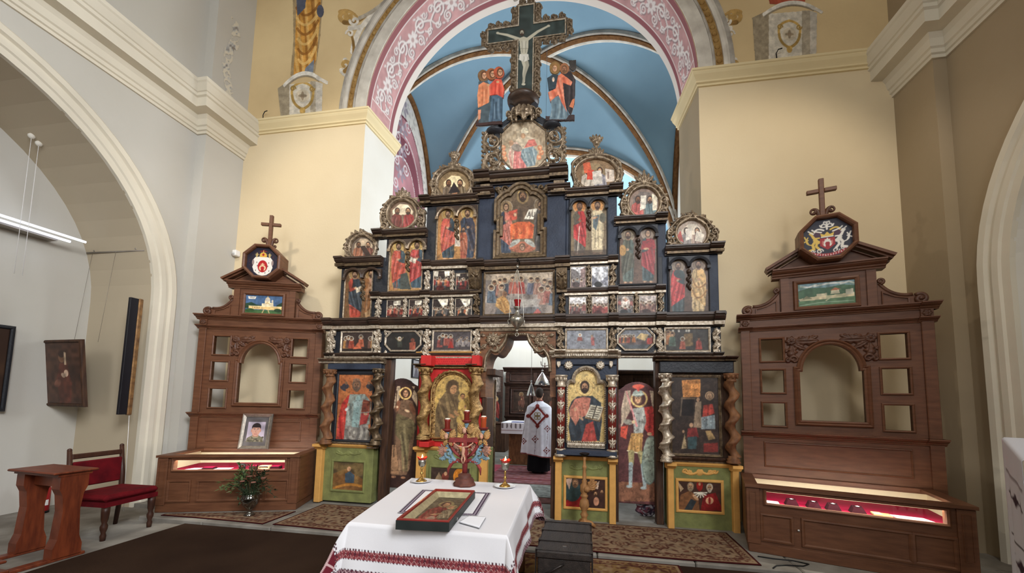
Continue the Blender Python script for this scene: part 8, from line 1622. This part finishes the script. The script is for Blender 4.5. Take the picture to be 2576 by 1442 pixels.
m = MB(); m.T = Matrix(((0, -1, 0, X0), (1, 0, 0, 0), (0, 0, 1, 0), (0, 0, 0, 1))); m.ring(rect(2.86, 3.64, 1.45, 2.44), [(0, .02), (0, -.01), (.012, -.025), (.035, -.02), (.045, .0), (.045, .02)]); m.build('frame', BLK, t)
t = thing('narrow_panel', 'tall narrow black panel with gilded edge hanging beside the left arch', 'panel', (-6.0, 4.2, 1.37)); m = MB(); m.box(-6.06, -6.02, 4.09, 4.185, 1.38, 2.95, .004); m.build('board', mat('near_black_paint', (24, 22, 28), .5, 0, .1, 6), t); m = MB(); m.box(-6.065, -6.01, 4.186, 4.24, 1.37, 2.955, .01); m.build('gilded_edge', mat('old_gilt_edge', (150, 112, 66), .45, .3, .25, 12, .2, .4, c2=(96, 66, 40)), t)
m = MB(); m.tube([(-6.03, 4.22, 1.36), (-6.03, 4.24, .9), (-6.0, 4.25, NF+.01)], .003, 5); o = m.build('cord', PAPER, t)
# picture rail, wires, strip light, hooks, sensor
RAILM = mat('grey_metal', (150, 142, 132), .4, .5, .1, 10); t = thing('picture_rail', 'thin metal picture rail with wires on the recess wall', 'picture rail', (-6.7, 4.35, 3.72)); m = MB(); m.tube([(-7.22, 4.31, 3.70), (-6.22, 4.33, 3.70)], .012, 8); m.build('rod', RAILM, t)
for x in (-7.1, -6.36): m = MB(); m.tube([(x, 4.32, 3.70), (x, 4.44, 3.72)], .008, 6); m.ball((x, 4.32, 3.73), .018, 8); m.build('bracket', RAILM, t)
for x in (-7.12, -6.7): m = MB(); m.tube([(x, 4.31, 3.70), (x+.04, 4.2, 2.36)], .002, 4); m.build('wire', RAILM, t)
WLED = mat('white_light_tube', (226, 234, 255), .4, 0, .02, 3, emit=2.2); t = thing('strip_light', 'white twin tube strip light fixed in the left arched recess', 'light', (-7.1, 3.2, 3.75))
for x, z, y1 in ((-6.95, 3.77, 4.12), (-7.02, 3.73, 4.0)): m = MB(); m.tube([(x, 2.4, z), (x, y1, z)], .016, 8); m.build('tube', WLED, t)
m = MB(); m.box(-7.24, -7.06, 2.5, 3.9, 3.70, 3.73); m.build('housing', RAILM, t)
for i, (y, z) in enumerate(((3.46, 4.93), (3.53, 4.88))):
    dY = y-AY; zz_ = AZ+sqrt(AR**2-dY**2); t = thing('ceiling_hook', ('left', 'right')[i]+' one of two white round hooks with hanging wires in recess vault', 'hook', (-6.9, y, zz_-.03), 0, 'white hooks in the recess vault'); m = MB(); m.ball((-6.9, y, zz_-.02), .035, 10); m.build('knob', WHITE, t); m = MB(); m.tube([(-6.9, y, zz_-.04), (-6.92, y+.02, 3.1)], .003, 4); m.build('wire', PAPER, t)
p = onY(590, 636, 5.42); t = thing('motion_sensor', 'small white motion sensor box high in the left corner', 'sensor', (p[0], 5.44, p[2])); m = MB(); m.box(p[0]-.035, p[0]+.04, 5.40, 5.499, p[2]-.05, p[2]+.05, .012); m.build('housing', PAPER, t); m = MB(); m.ball((p[0], 5.395, p[2]-.015), .026, 10, (1, .5, .8)); m.build('lens', mat('frosted_lens', (206, 206, 204), .3), t)
for px, py, lb in ((662, 300, 'small bent wire hook on the left cornice by the corner'), (1955, 148, 'small bent wire hook on the right cornice ledge')):
    p = onY(px, py, 5.42); m = MB(); m.tube([(p[0], p[1], 6.44), (p[0]-.01, p[1], p[2]+.08), (p[0]+.02, p[1], p[2]+.14), (p[0]+.07, p[1], p[2]+.15)], .007, 6); tag(m.build('wire_hook', mat('black_iron', (34, 32, 32))), lb, 'hook')
m = MB(); m.tube([(1.72, 4.30, SF+.006), (1.85, 4.27, SF+.006), (2.02, 4.26, SF+.006), (2.13, 4.2, SF+.006), (2.05, 4.14, SF+.006), (1.9, 4.13, SF+.006), (1.8, 4.1, SF+.006), (1.74, 4.03, SF+.006)], .006, 6); tag(m.build('power_cord', mat('black_plastic', (26, 26, 28))), 'black power cord curled on the stone floor by the right cabinet', 'cord')
def lectern():
    WD = mat('dark_walnut', (74, 44, 30)); t = thing('lectern', 'dark folding wooden lectern with slanted top at the right edge', 'lectern', (3.2, 3.0, NF), radians(-33)); LOCALS.add(t.name)
    T = Matrix.Translation((0, 0, 1.28)) @ Matrix.Rotation(radians(14), 4, 'X')
    m = MB(); m.T = T; m.box(-.32, .32, -.25, .25, 0, .03, .008); m.build('top', WD, t)
    for s in (-1, 1): m = MB(); m.tube([(s*.26, -.22, 1.24), (s*.26, .24, .02)], .026, 6); m.tube([(s*.22, .22, 1.28), (s*.22, -.24, .02)], .026, 6); m.build('leg', WD, t)
    for z, y in ((.25, .15), (.9, -.1)): m = MB(); m.tube([(-.26, y, z), (.26, y, z)], .016, 6); m.build('stretcher', WD, t)
    n = 70; k = 130; u = np.linspace(-.24, .24, n); v = np.linspace(0, 1.75, k); U, V = np.meshgrid(u, v); R3 = np.array(T.to_3x3())
    o = thing('lectern_cloth', 'white cloth with dark embroidered crosses draped over the lectern at right', 'cloth', (3.2, 3.0, NF), radians(-33)); LOCALS.add(o.name)
    # cloth runs over the top and down its left side
    s = V-.60; top = s < 0; x = np.where(top, -.335+np.clip(-s, 0, .6), -.345-.01*np.sin(U*30)*np.clip(s, 0, 1)); Pl = np.stack([np.where(top, x, 0), U*1.0, 0*U+.034], -1); Pt = np.einsum('ij,...j->...i', R3, Pl)+np.array([0, 0, 1.28]); ed = np.einsum('ij,...j->...i', R3, np.stack([0*U, U, 0*U+.034], -1))+np.array([0, 0, 1.28])
    P = np.where(top[..., None], Pt, np.stack([x, ed[..., 1]+.02*np.sin(U*22)*np.clip(s*2, 0, 1), ed[..., 2]-np.clip(s, 0, 2)], -1)); c = Cv(P, (226, 226, 234), (U*100, V*100)); c.soft = .7
    for y in (104, 148): c.line([(-20, y-22), (20, y-22)], .6, (70, 56, 62))
    for y in (96, 140):
        for q in (-12, 0, 12): c.ell(q, y, 4.4, 2.2, (74, 58, 66)); c.ell(q, y, 2, 4.4, (74, 58, 66)); c.line([(q-6, y), (q+6, y)], .6, (74, 58, 66))
    c.build('cloth', EMB, o, .004, nrm=(-.7, 0, .7))
lectern()
# ================================================================== INSIDE THE SANCTUARY
def altarpiece():
    W = mat('carved_dark_oak', (84, 58, 48), .45, 0, .25, 6, .2, .4, c2=(54, 36, 30), stretch=(1, 1, 4)); y = 12.35; xc = -1.035
    t = thing('altarpiece', 'dark carved wooden altarpiece against the far white wall', 'altarpiece', (xc, y, SF)); m = MB(); m.box(xc-1.54, xc+1.54, y, y+.3, SF, 2.60, .01); m.build('body', W, t)
    for z0, z1, p, w in ((2.58, 2.72, .22, 1.62), (2.10, 2.22, .16, 1.58), (1.05, 1.14, .12, 1.56), (SF, SF+.2, .1, 1.58)):
        m = MB(); m.extrude([(y+.02, z0)]+[(y-p*q, z0+(z1-z0)*k) for q, k in CPROF[1:-1]]+[(y+.02, z1)], xc-w, xc+w); m.build('cornice', W, t)
    for x in (-1.48, -.56, .56, 1.48):
        m = MB(); m.box(xc+x-.07, xc+x+.07, y-.08, y, 1.14, 2.1, .006); m.box(xc+x-.06, xc+x+.06, y-.1, y, 2.24, 2.56, .006); m.build('pilaster', W, t)
    for x, w, z0, z1 in ((-1.02, .26, 1.3, 1.95), (0, .3, 1.25, 2.0), (1.02, .26, 1.3, 1.95)):
        m = MB(); m.ring(rect(xc+x-w, xc+x+w, z0, z1), [(0, y), (0, y-.03), (.02, y-.06), (.05, y-.05), (.08, y-.07), (.1, y-.02), (.1, y)]); m.build('icon_frame', W, t)
        c = Cv(planegrid(xc+x-w, xc+x+w, z0, z1, y-.01, .012), (70, 54, 46)); u0, v0 = proj(np.array([xc+x, y, (z0+z1)/2])); saint(c, u0, v0-20, v0+24, 16, (84, 66, 56), (110, 70, 56), halo=(150, 120, 84)); c.noise(5, .2); c.build('painting', PAINT, t)
    for x in (-1.02, 0, 1.02): m = MB(); m.ring(rect(xc+x-.36, xc+x+.36, 2.3, 2.5), [(0, y), (0, y-.02), (.02, y-.03), (.03, y)]); m.build('panel_moulding', W, t)
    m = MB(); p = (xc-.25, y-.1, 2.72); m.tube([(p[0]-.13, p[1], p[2]+.2), (p[0]-.11, p[1], p[2]+.08), (p[0], p[1], p[2]+.04), (p[0]+.11, p[1], p[2]+.08), (p[0]+.13, p[1], p[2]+.2)], .014, 6); m.tube([(p[0], p[1], p[2]-.005), (p[0], p[1], p[2]+.16)], .016, 6); m.build('finial', W, t)
    t = thing('tall_icon', 'tall dark icon panel with pale relief above a red robed figure, left of the altarpiece', 'icon', (-2.83, 12.0, SF)); y = 11.95; m = MB(); m.box(-3.06, -2.6, y, y+.06, SF, 2.62, .008); m.build('board', W, t)
    c = Cv(planegrid(-3.0, -2.66, 1.9, 2.56, y-.004, .008), (110, 96, 90)); u0, v0 = proj(np.array([-2.83, y, 2.22])); saint(c, u0, v0-22, v0+24, 20, (150, 138, 130), (170, 158, 150), (120, 104, 96), halo=None, skin=(180, 164, 150)); c.noise(3, .25); c.build('pale_relief', PAINT, t)
    c = Cv(planegrid(-3.0, -2.66, .9, 1.8, y-.004, .008), (52, 40, 38)); u0, v0 = proj(np.array([-2.83, y, 1.35])); saint(c, u0, v0-30, v0+32, 22, (64, 80, 86), (150, 56, 50), halo=(196, 160, 110)); c.noise(5, .2); c.build('painting', PAINT, t)
altarpiece()
def altar():
    x0, x1, y0, y1, z1 = -1.93, -.42, 8.85, 9.75, 1.13; t = thing('altar_table', 'wooden altar table under a white cloth behind the person', 'altar', ((x0+x1)/2, y0, SF)); m = MB(); m.box(x0+.16, x1-.16, y0+.1, y1-.1, SF, z1-.02, .01); m.build('body', BROWN, t); m = MB(); m.box(x0+.02, x1-.02, y0+.02, y1-.02, z1-.04, z1-.004); m.build('top', BROWN, t)
    nx, ny = 150, 120; u = np.linspace(-.26, x1-x0+.26, nx); v = np.linspace(-.26, y1-y0+.26, ny); U, V = np.meshgrid(u, v); dx = np.maximum(np.maximum(-U, U-(x1-x0)), 0); dy = np.maximum(np.maximum(-V, V-(y1-y0)), 0)
    P = np.stack([np.clip(U, 0, x1-x0)+x0+np.sign(U-.5)*(dx > 0)*.01, np.clip(V, 0, y1-y0)+y0+np.sign(V-.4)*(dy > 0)*.01, z1+.004-np.maximum(dx, dy)], -1); c = Cv(P, (232, 230, 236), (U*100, V*100)); d = np.maximum(dx, dy)*100
    c.blend(((d > 2) & (d < 16) & (np.sin(U*60)*np.sin(V*60+d*.8) > .35)).astype(float), (96, 84, 86), .8); c.blend(((d > 17) & (d < 19)).astype(float), (150, 120, 120), .6); o = c.build('altar_cloth', EMB, None); tag(o, 'white embroidered cloth on the altar table', 'cloth')
    p = (-1.55, 9.0, z1+.006); m = MB(); m.box(p[0]-.16, p[0]+.16, p[1]-.1, p[1]+.1, p[2], p[2]+.012, .003); tag(m.build('booklet', mat('blue_paper', (70, 74, 130), .7)), 'blue booklet lying on the altar cloth', 'book')
    p = (-.72, 9.1, z1+.006); t = thing('candle', 'lit candle in an amber holder on the altar at right of the person', 'candle', p); m = MB(); m.lathe([(.05, 0), (.055, .01), (.02, .03), (.02, .12), (.04, .14), (.04, .15)], p); m.build('holder', BRASS, t); m = MB(); m.lathe([(.03, .15), (.035, .3), (.033, .3), (0, .28)], p); m.build('glass', mat('amber_glow_glass', (214, 110, 50), .2), t); m = MB(); m.lathe([(0, .29), (.014, .32), (.01, .35), (0, .39)], p, 10); m.build('flame', FLAME, t); lamp('flame_light', 'POINT', (p[0], p[1]-.05, p[2]+.45), 3, (1, .6, .28), .02)
altar()
def priest():
    X, Y, z0 = -.95, 8.05, SF+.024; t = thing('person', 'person seen from behind in a long white vestment with red embroidery', 'person', (X, Y, z0)); LOCALS.add(t.name)
    SK = mat('skin', (196, 146, 120), .55, 0, .05, 20, 0, .3); BC = mat('black_cassock', (22, 21, 24), .8, 0, .15, 10, .1, .1); HR = mat('greying_dark_hair', (64, 54, 48), .8, 0, .25, 60, .4, .2)
    def loft(rings, n=28):                      # (z, cx, cy, rx, ry)
        V = [(cx+rx*cos(2*pi*j/n), cy+ry*sin(2*pi*j/n), z) for z, cx, cy, rx, ry in rings for j in range(n)]; k = len(rings)
        return V, [[i*n+j, i*n+(j+1) % n, (i+1)*n+(j+1) % n, (i+1)*n+j] for i in range(k-1) for j in range(n)]+[list(range(n))[::-1], list(range((k-1)*n, k*n))]
    m = MB(); V, F = loft([(.86, 0, 0, .17, .12), (1.0, 0, 0, .16, .11), (1.2, 0, 0, .19, .12), (1.34, 0, 0, .20, .11), (1.41, 0, 0, .15, .09), (1.45, 0, 0, .075, .068), (1.50, 0, .006, .058, .06), (1.54, 0, .016, .058, .064), (1.56, 0, .024, .066, .082), (1.60, 0, .02, .074, .096), (1.65, 0, .014, .078, .1), (1.70, 0, .01, .074, .094), (1.735, 0, .004, .055, .07), (1.75, 0, 0, .02, .03)]); m.add(V, F, True)
    for s in (-1, 1):
        m.tube([(s*.085, 0, .9), (s*.09, .01, .5), (s*.09, -.01, .10), (s*.09, 0, .06)], [.085, .06, .042, .04], 10)
        m.tube([(s*.19, 0, 1.36), (s*.24, .03, 1.12), (s*.16, .24, 1.02), (s*.09, .36, 1.06)], [.055, .045, .036, .026], 10)
        m.tube([(s*.09, .35, 1.06), (s*.06, .40, 1.075), (s*.045, .43, 1.08)], [.028, .04, .036], 10)
        for k in range(4): a = k*.016-.024; m.tube([(s*.045, .43, 1.08+a), (s*.03, .465, 1.085+a), (s*.012, .475, 1.08+a)], [.0095, .0085, .007], 6)
        m.tube([(s*.06, .39, 1.1), (s*.05, .42, 1.125), (s*.03, .435, 1.13)], [.011, .01, .008], 6)
        m.ball((s*.08, .01, 1.62), .022, 8, (.4, .8, 1.25))
        m.ball((s*.028, .098, 1.645), .011, 8)
    m.tube([(0, .11, 1.655), (0, .125, 1.62), (0, .112, 1.605)], [.008, .014, .01], 8); m.tube([(-.02, .108, 1.58), (0, .114, 1.578), (.02, .108, 1.58)], [.004, .006, .004], 6); m.build('body', SK, t)
    m = MB(); V, F = loft([(1.55, 0, -.035, .05, .045), (1.59, 0, -.03, .072, .075), (1.64, 0, -.02, .083, .092), (1.69, 0, -.008, .083, .096), (1.735, 0, 0, .064, .078), (1.762, 0, 0, .02, .026)]); m.add(V, F, True); m.build('hair', HR, t)
    n = 64; m = MB(); th = np.linspace(0, 2*pi, n, endpoint=False); V = []; zs = np.linspace(.035, .95, 16)
    for z in zs: V += [((.235-.04*z)*cos(a)*(1+.07*sin(a*7)), (.19-.03*z)*sin(a)*(1+.07*sin(a*7)), z) for a in th]
    m.add(V, [[i*n+j, i*n+(j+1) % n, (i+1)*n+(j+1) % n, (i+1)*n+j] for i in range(15) for j in range(n)], True); m.build('cassock', BC, t, fix=False)
    m = MB()
    for s in (-1, 1): m.tube([(s*.09, -.10, .03), (s*.09, 0, .04), (s*.095, .16, .025)], [.034, .045, .034], 8)
    m.build('shoes', BC, t)
    nz, n = 150, 220; z = np.concatenate([np.linspace(1.50, 1.36, 30), np.linspace(1.355, .36, nz-30)]); th = np.linspace(0, 2*pi, n); T, Z = np.meshgrid(th, z)
    rx = np.interp(Z, [.36, .9, 1.2, 1.36, 1.42, 1.46, 1.5], [.37, .335, .30, .25, .17, .09, .075]); ry = np.interp(Z, [.36, .9, 1.2, 1.36, 1.42, 1.46, 1.5], [.30, .27, .24, .19, .13, .085, .075]); fd = np.clip((1.3-Z)/.9, 0, 1); k = 1+.05*fd*np.sin(T*9+1)+.03*fd*np.sin(T*17)
    P = np.stack([rx*k*np.cos(T), ry*k*np.sin(T)+.03*np.clip(1-Z, 0, 1), Z+.03*fd*np.sin(T*2)], -1); c = Cv(P, (226, 226, 236), proj(P+np.array([X, Y, z0]))); c.soft = .7; RD, G = (122, 44, 40), (150, 130, 96)
    def dia(x, y, s, inner=True):
        q = np.abs(c.U-x)+np.abs(c.V-y)*.92; c.blend(((q > s*.72) & (q < s)).astype(float), RD); c.blend(((q > s) & (q < s*1.25) & (np.sin(c.U*1.4)*np.sin(c.V*1.4) > .1)).astype(float), (110, 70, 74), .8)
        for dx, dy in ((1, 0), (-1, 0), (0, 1), (0, -1)): c.ell(x+dx*s*.98, y+dy*s*1.06, s*.2, s*.2, RD)
        if inner: [c.hring(x+k*s*.16, y+q*s*.2, s*.15, s*.045, G) for k in (-1, 1) for q in (-1, 1)]; c.ell(x, y, s*.3, s*.05, G); c.ell(x, y, s*.05, s*.4, G)
        else: c.ell(x, y, s*.3, s*.3, RD)
    dia(1352, 1047, 24); dia(1346, 1105, 7.5, False); dia(1317, 1110, 6.5, False); dia(1375, 1134, 7.5, False); dia(1377, 1079, 7, False)
    for pth in ([(1352, 1012), (1351, 1020)], [(1350, 1078), (1344, 1146)], [(1326, 1016), (1322, 1060), (1312, 1110)], [(1378, 1084), (1374, 1148)]):
        D, _ = segdist(c.U, c.V, pth); c.blend(((D < .8) & (np.sin(c.V*2.2) > -.2)).astype(float), (110, 84, 84))
    c.blend((Z < .385).astype(float), RD, .8); c.blend((Z > 1.478).astype(float), (130, 60, 56)); c.noise(6, .03); c.build('vestment', EMB, t, nrm=(0, 0, 0))
priest()
for px, py, w, lab in ((1364, 958, .15, 'larger silver conical hanging lamp above the head of the person'), (1336, 985, .085, 'smaller silver conical hanging lamp left of the larger one')):
    p = onY(px, py, 7.55); t = thing('hanging_lamp', lab, 'hanging lamp', p); m = MB(); m.lathe([(w, -.09), (w*1.02, -.08), (w*.8, 0), (w*.4, .1), (w*.2, .14), (.012, .17), (0, .18)], tuple(p), 20); m.build('shade', STEEL, t); zc = float(vz(np.array(p[0]), np.array(p[1]))); m = MB(); m.tube([(p[0], p[1], p[2]+.17), (p[0], p[1], zc)], .004, 5); m.build('chain', STEEL, t); m = MB(); m.ball((p[0], p[1], p[2]+.2), .02, 8); m.build('finial', STEEL, t)
REDR = colmat('wool_rug')
def srug(x0, x1, y0, y1, lab, base, fn, z=SF+.001):
    U, V = np.meshgrid(np.linspace(x0, x1, int((x1-x0)/.02)), np.linspace(y1, y0, int((y1-y0)/.02))); c = Cv(np.stack([U, V, 0*U+z+.008], -1), base, (U*100, V*100)); fn(c, U*100, V*100); c.noise(6, .12); tag(c.build('rug', REDR, None, .008, nrm=(0, 0, 1)), lab, 'rug')
def fr_(c, U, V):
    c.blend((np.sin(U*.25)*np.sin(V*.25) > .45).astype(float), (150, 110, 120), .7); c.blend((np.abs((V % 70)-35) < 4).astype(float), (110, 50, 56), .8); c.blend((np.abs(U+200) < 14).astype(float), (190, 90, 106), .8)
srug(-2.75, .3, 7.0, 8.80, 'worn pinkish red rug under the person in the sanctuary', (138, 92, 92), fr_); srug(-2.7, .2, 5.75, 6.98, 'plain brownish red runner behind the central doorway', (124, 86, 80), lambda c, U, V: None)
srug(-1.32, -.45, 6.05, 6.9, 'small grey mat lying on the brownish red runner', (150, 152, 146), lambda c, U, V: c.noise(3, .15), SF+.011)
m = MB(); m.box(-3.0, -2.25, 10.9, 11.4, SF, .95, .02); t = thing('cabinet', 'low dark wooden cabinet beside the altarpiece', 'cabinet', (-2.62, 10.9, SF)); m.build('body', DWOOD, t); m = MB(); m.box(-3.03, -2.22, 10.87, 11.43, .951, .99, .008); m.build('top', DWOOD, t)
X0, X1, _, _ = rc(1540, 940, 1648, 960, 6.85); z1 = onY(1596, 931, 6.85)[2]; t = thing('wardrobe', 'dark wooden wardrobe behind the winged warrior panel', 'wardrobe', ((X0+X1)/2, 6.85, SF)); m = MB(); m.box(X0, X1, 6.85, 7.4, SF, z1-.08, .01); m.build('body', DWOOD, t); m = MB(); m.box(X0-.03, X1+.03, 6.81, 7.42, z1-.08, z1, .02); m.build('top_board', DWOOD, t)
for k in (0, 1): m = MB(); a, b = (X0+.04, (X0+X1)/2-.01) if k == 0 else ((X0+X1)/2+.01, X1-.04); m.box(a, b, 6.83, 6.849, SF+.12, z1-.14, .006); m.ring(rect(a+.08, b-.08, SF+.3, z1-.3), [(0, 6.83), (0, 6.82), (.02, 6.815), (.03, 6.83)]); m.build('door', DWOOD, t)
P = np.stack(np.broadcast_arrays(-4.262, np.linspace(8.95, 9.35, 30)[None, :], np.linspace(2.62, 2.2, 34)[:, None]), -1).astype(float); t = thing('framed_picture', 'small grey framed picture high on the wall seen through the left doorway', 'picture', (-4.26, 9.15, 2.2)); c = Cv(P, (150, 146, 148), np.meshgrid(np.linspace(0, 30, 30), np.linspace(0, 34, 34))); c.ell(15, 14, 6, 8, (110, 96, 96)); c.poly([(6, 34), (10, 20), (20, 20), (26, 34)], (90, 84, 92)); c.build('print', PAINT, t, .01, nrm=(1, 0, 0))
m = MB(); m.T = Matrix(((0, -1, 0, -4.262), (1, 0, 0, 0), (0, 0, 1, 0), (0, 0, 0, 1))); m.ring(rect(8.95, 9.35, 2.2, 2.62), [(0, .008), (0, -.01), (.02, -.02), (.03, .0), (.03, .008)]); m.build('frame', BLK, t)
def bag():
    p = onZ(1641, 1320, SF); m = MB(); rr = random.Random(2); X, Y, z0 = .82, 5.47, SF; t = thing('bag', 'crumpled dark and white patterned cloth bag on the floor in the right doorway', 'bag', (X, Y, z0)); n, k = 40, 26; T, Ph = np.meshgrid(np.linspace(0, 2*pi, n), np.linspace(0.02, pi*.98, k)); r = 1+.22*(vnoise(T*10, Ph*10, 5, 2)-.5)*2+.1*np.sin(T*5)*np.sin(Ph*3)
    P = np.stack([X+.13*r*np.sin(Ph)*np.cos(T), Y+.10*r*np.sin(Ph)*np.sin(T), z0+.115+.11*r*np.cos(Ph)], -1); P[..., 2] = np.maximum(P[..., 2], z0+.002); c = Cv(P, (56, 46, 60), (T*20, Ph*20)); c.blend(np.clip((vnoise(T*20, Ph*20, 5, 7)-.5)*8, 0, 1), (190, 182, 190)); c.blend(np.clip((vnoise(T*20, Ph*20, 4, 9)-.62)*8, 0, 1), (110, 60, 70)); c.build('body', EMB, t, nrm=(0, 0, 0))
    m = MB(); m.tube([(X-.08, Y-.02, z0+.19), (X-.06, Y-.05, z0+.27), (X+.02, Y-.05, z0+.28), (X+.06, Y-.02, z0+.2)], .008, 6); m.build('handle', BLK, t)
bag()
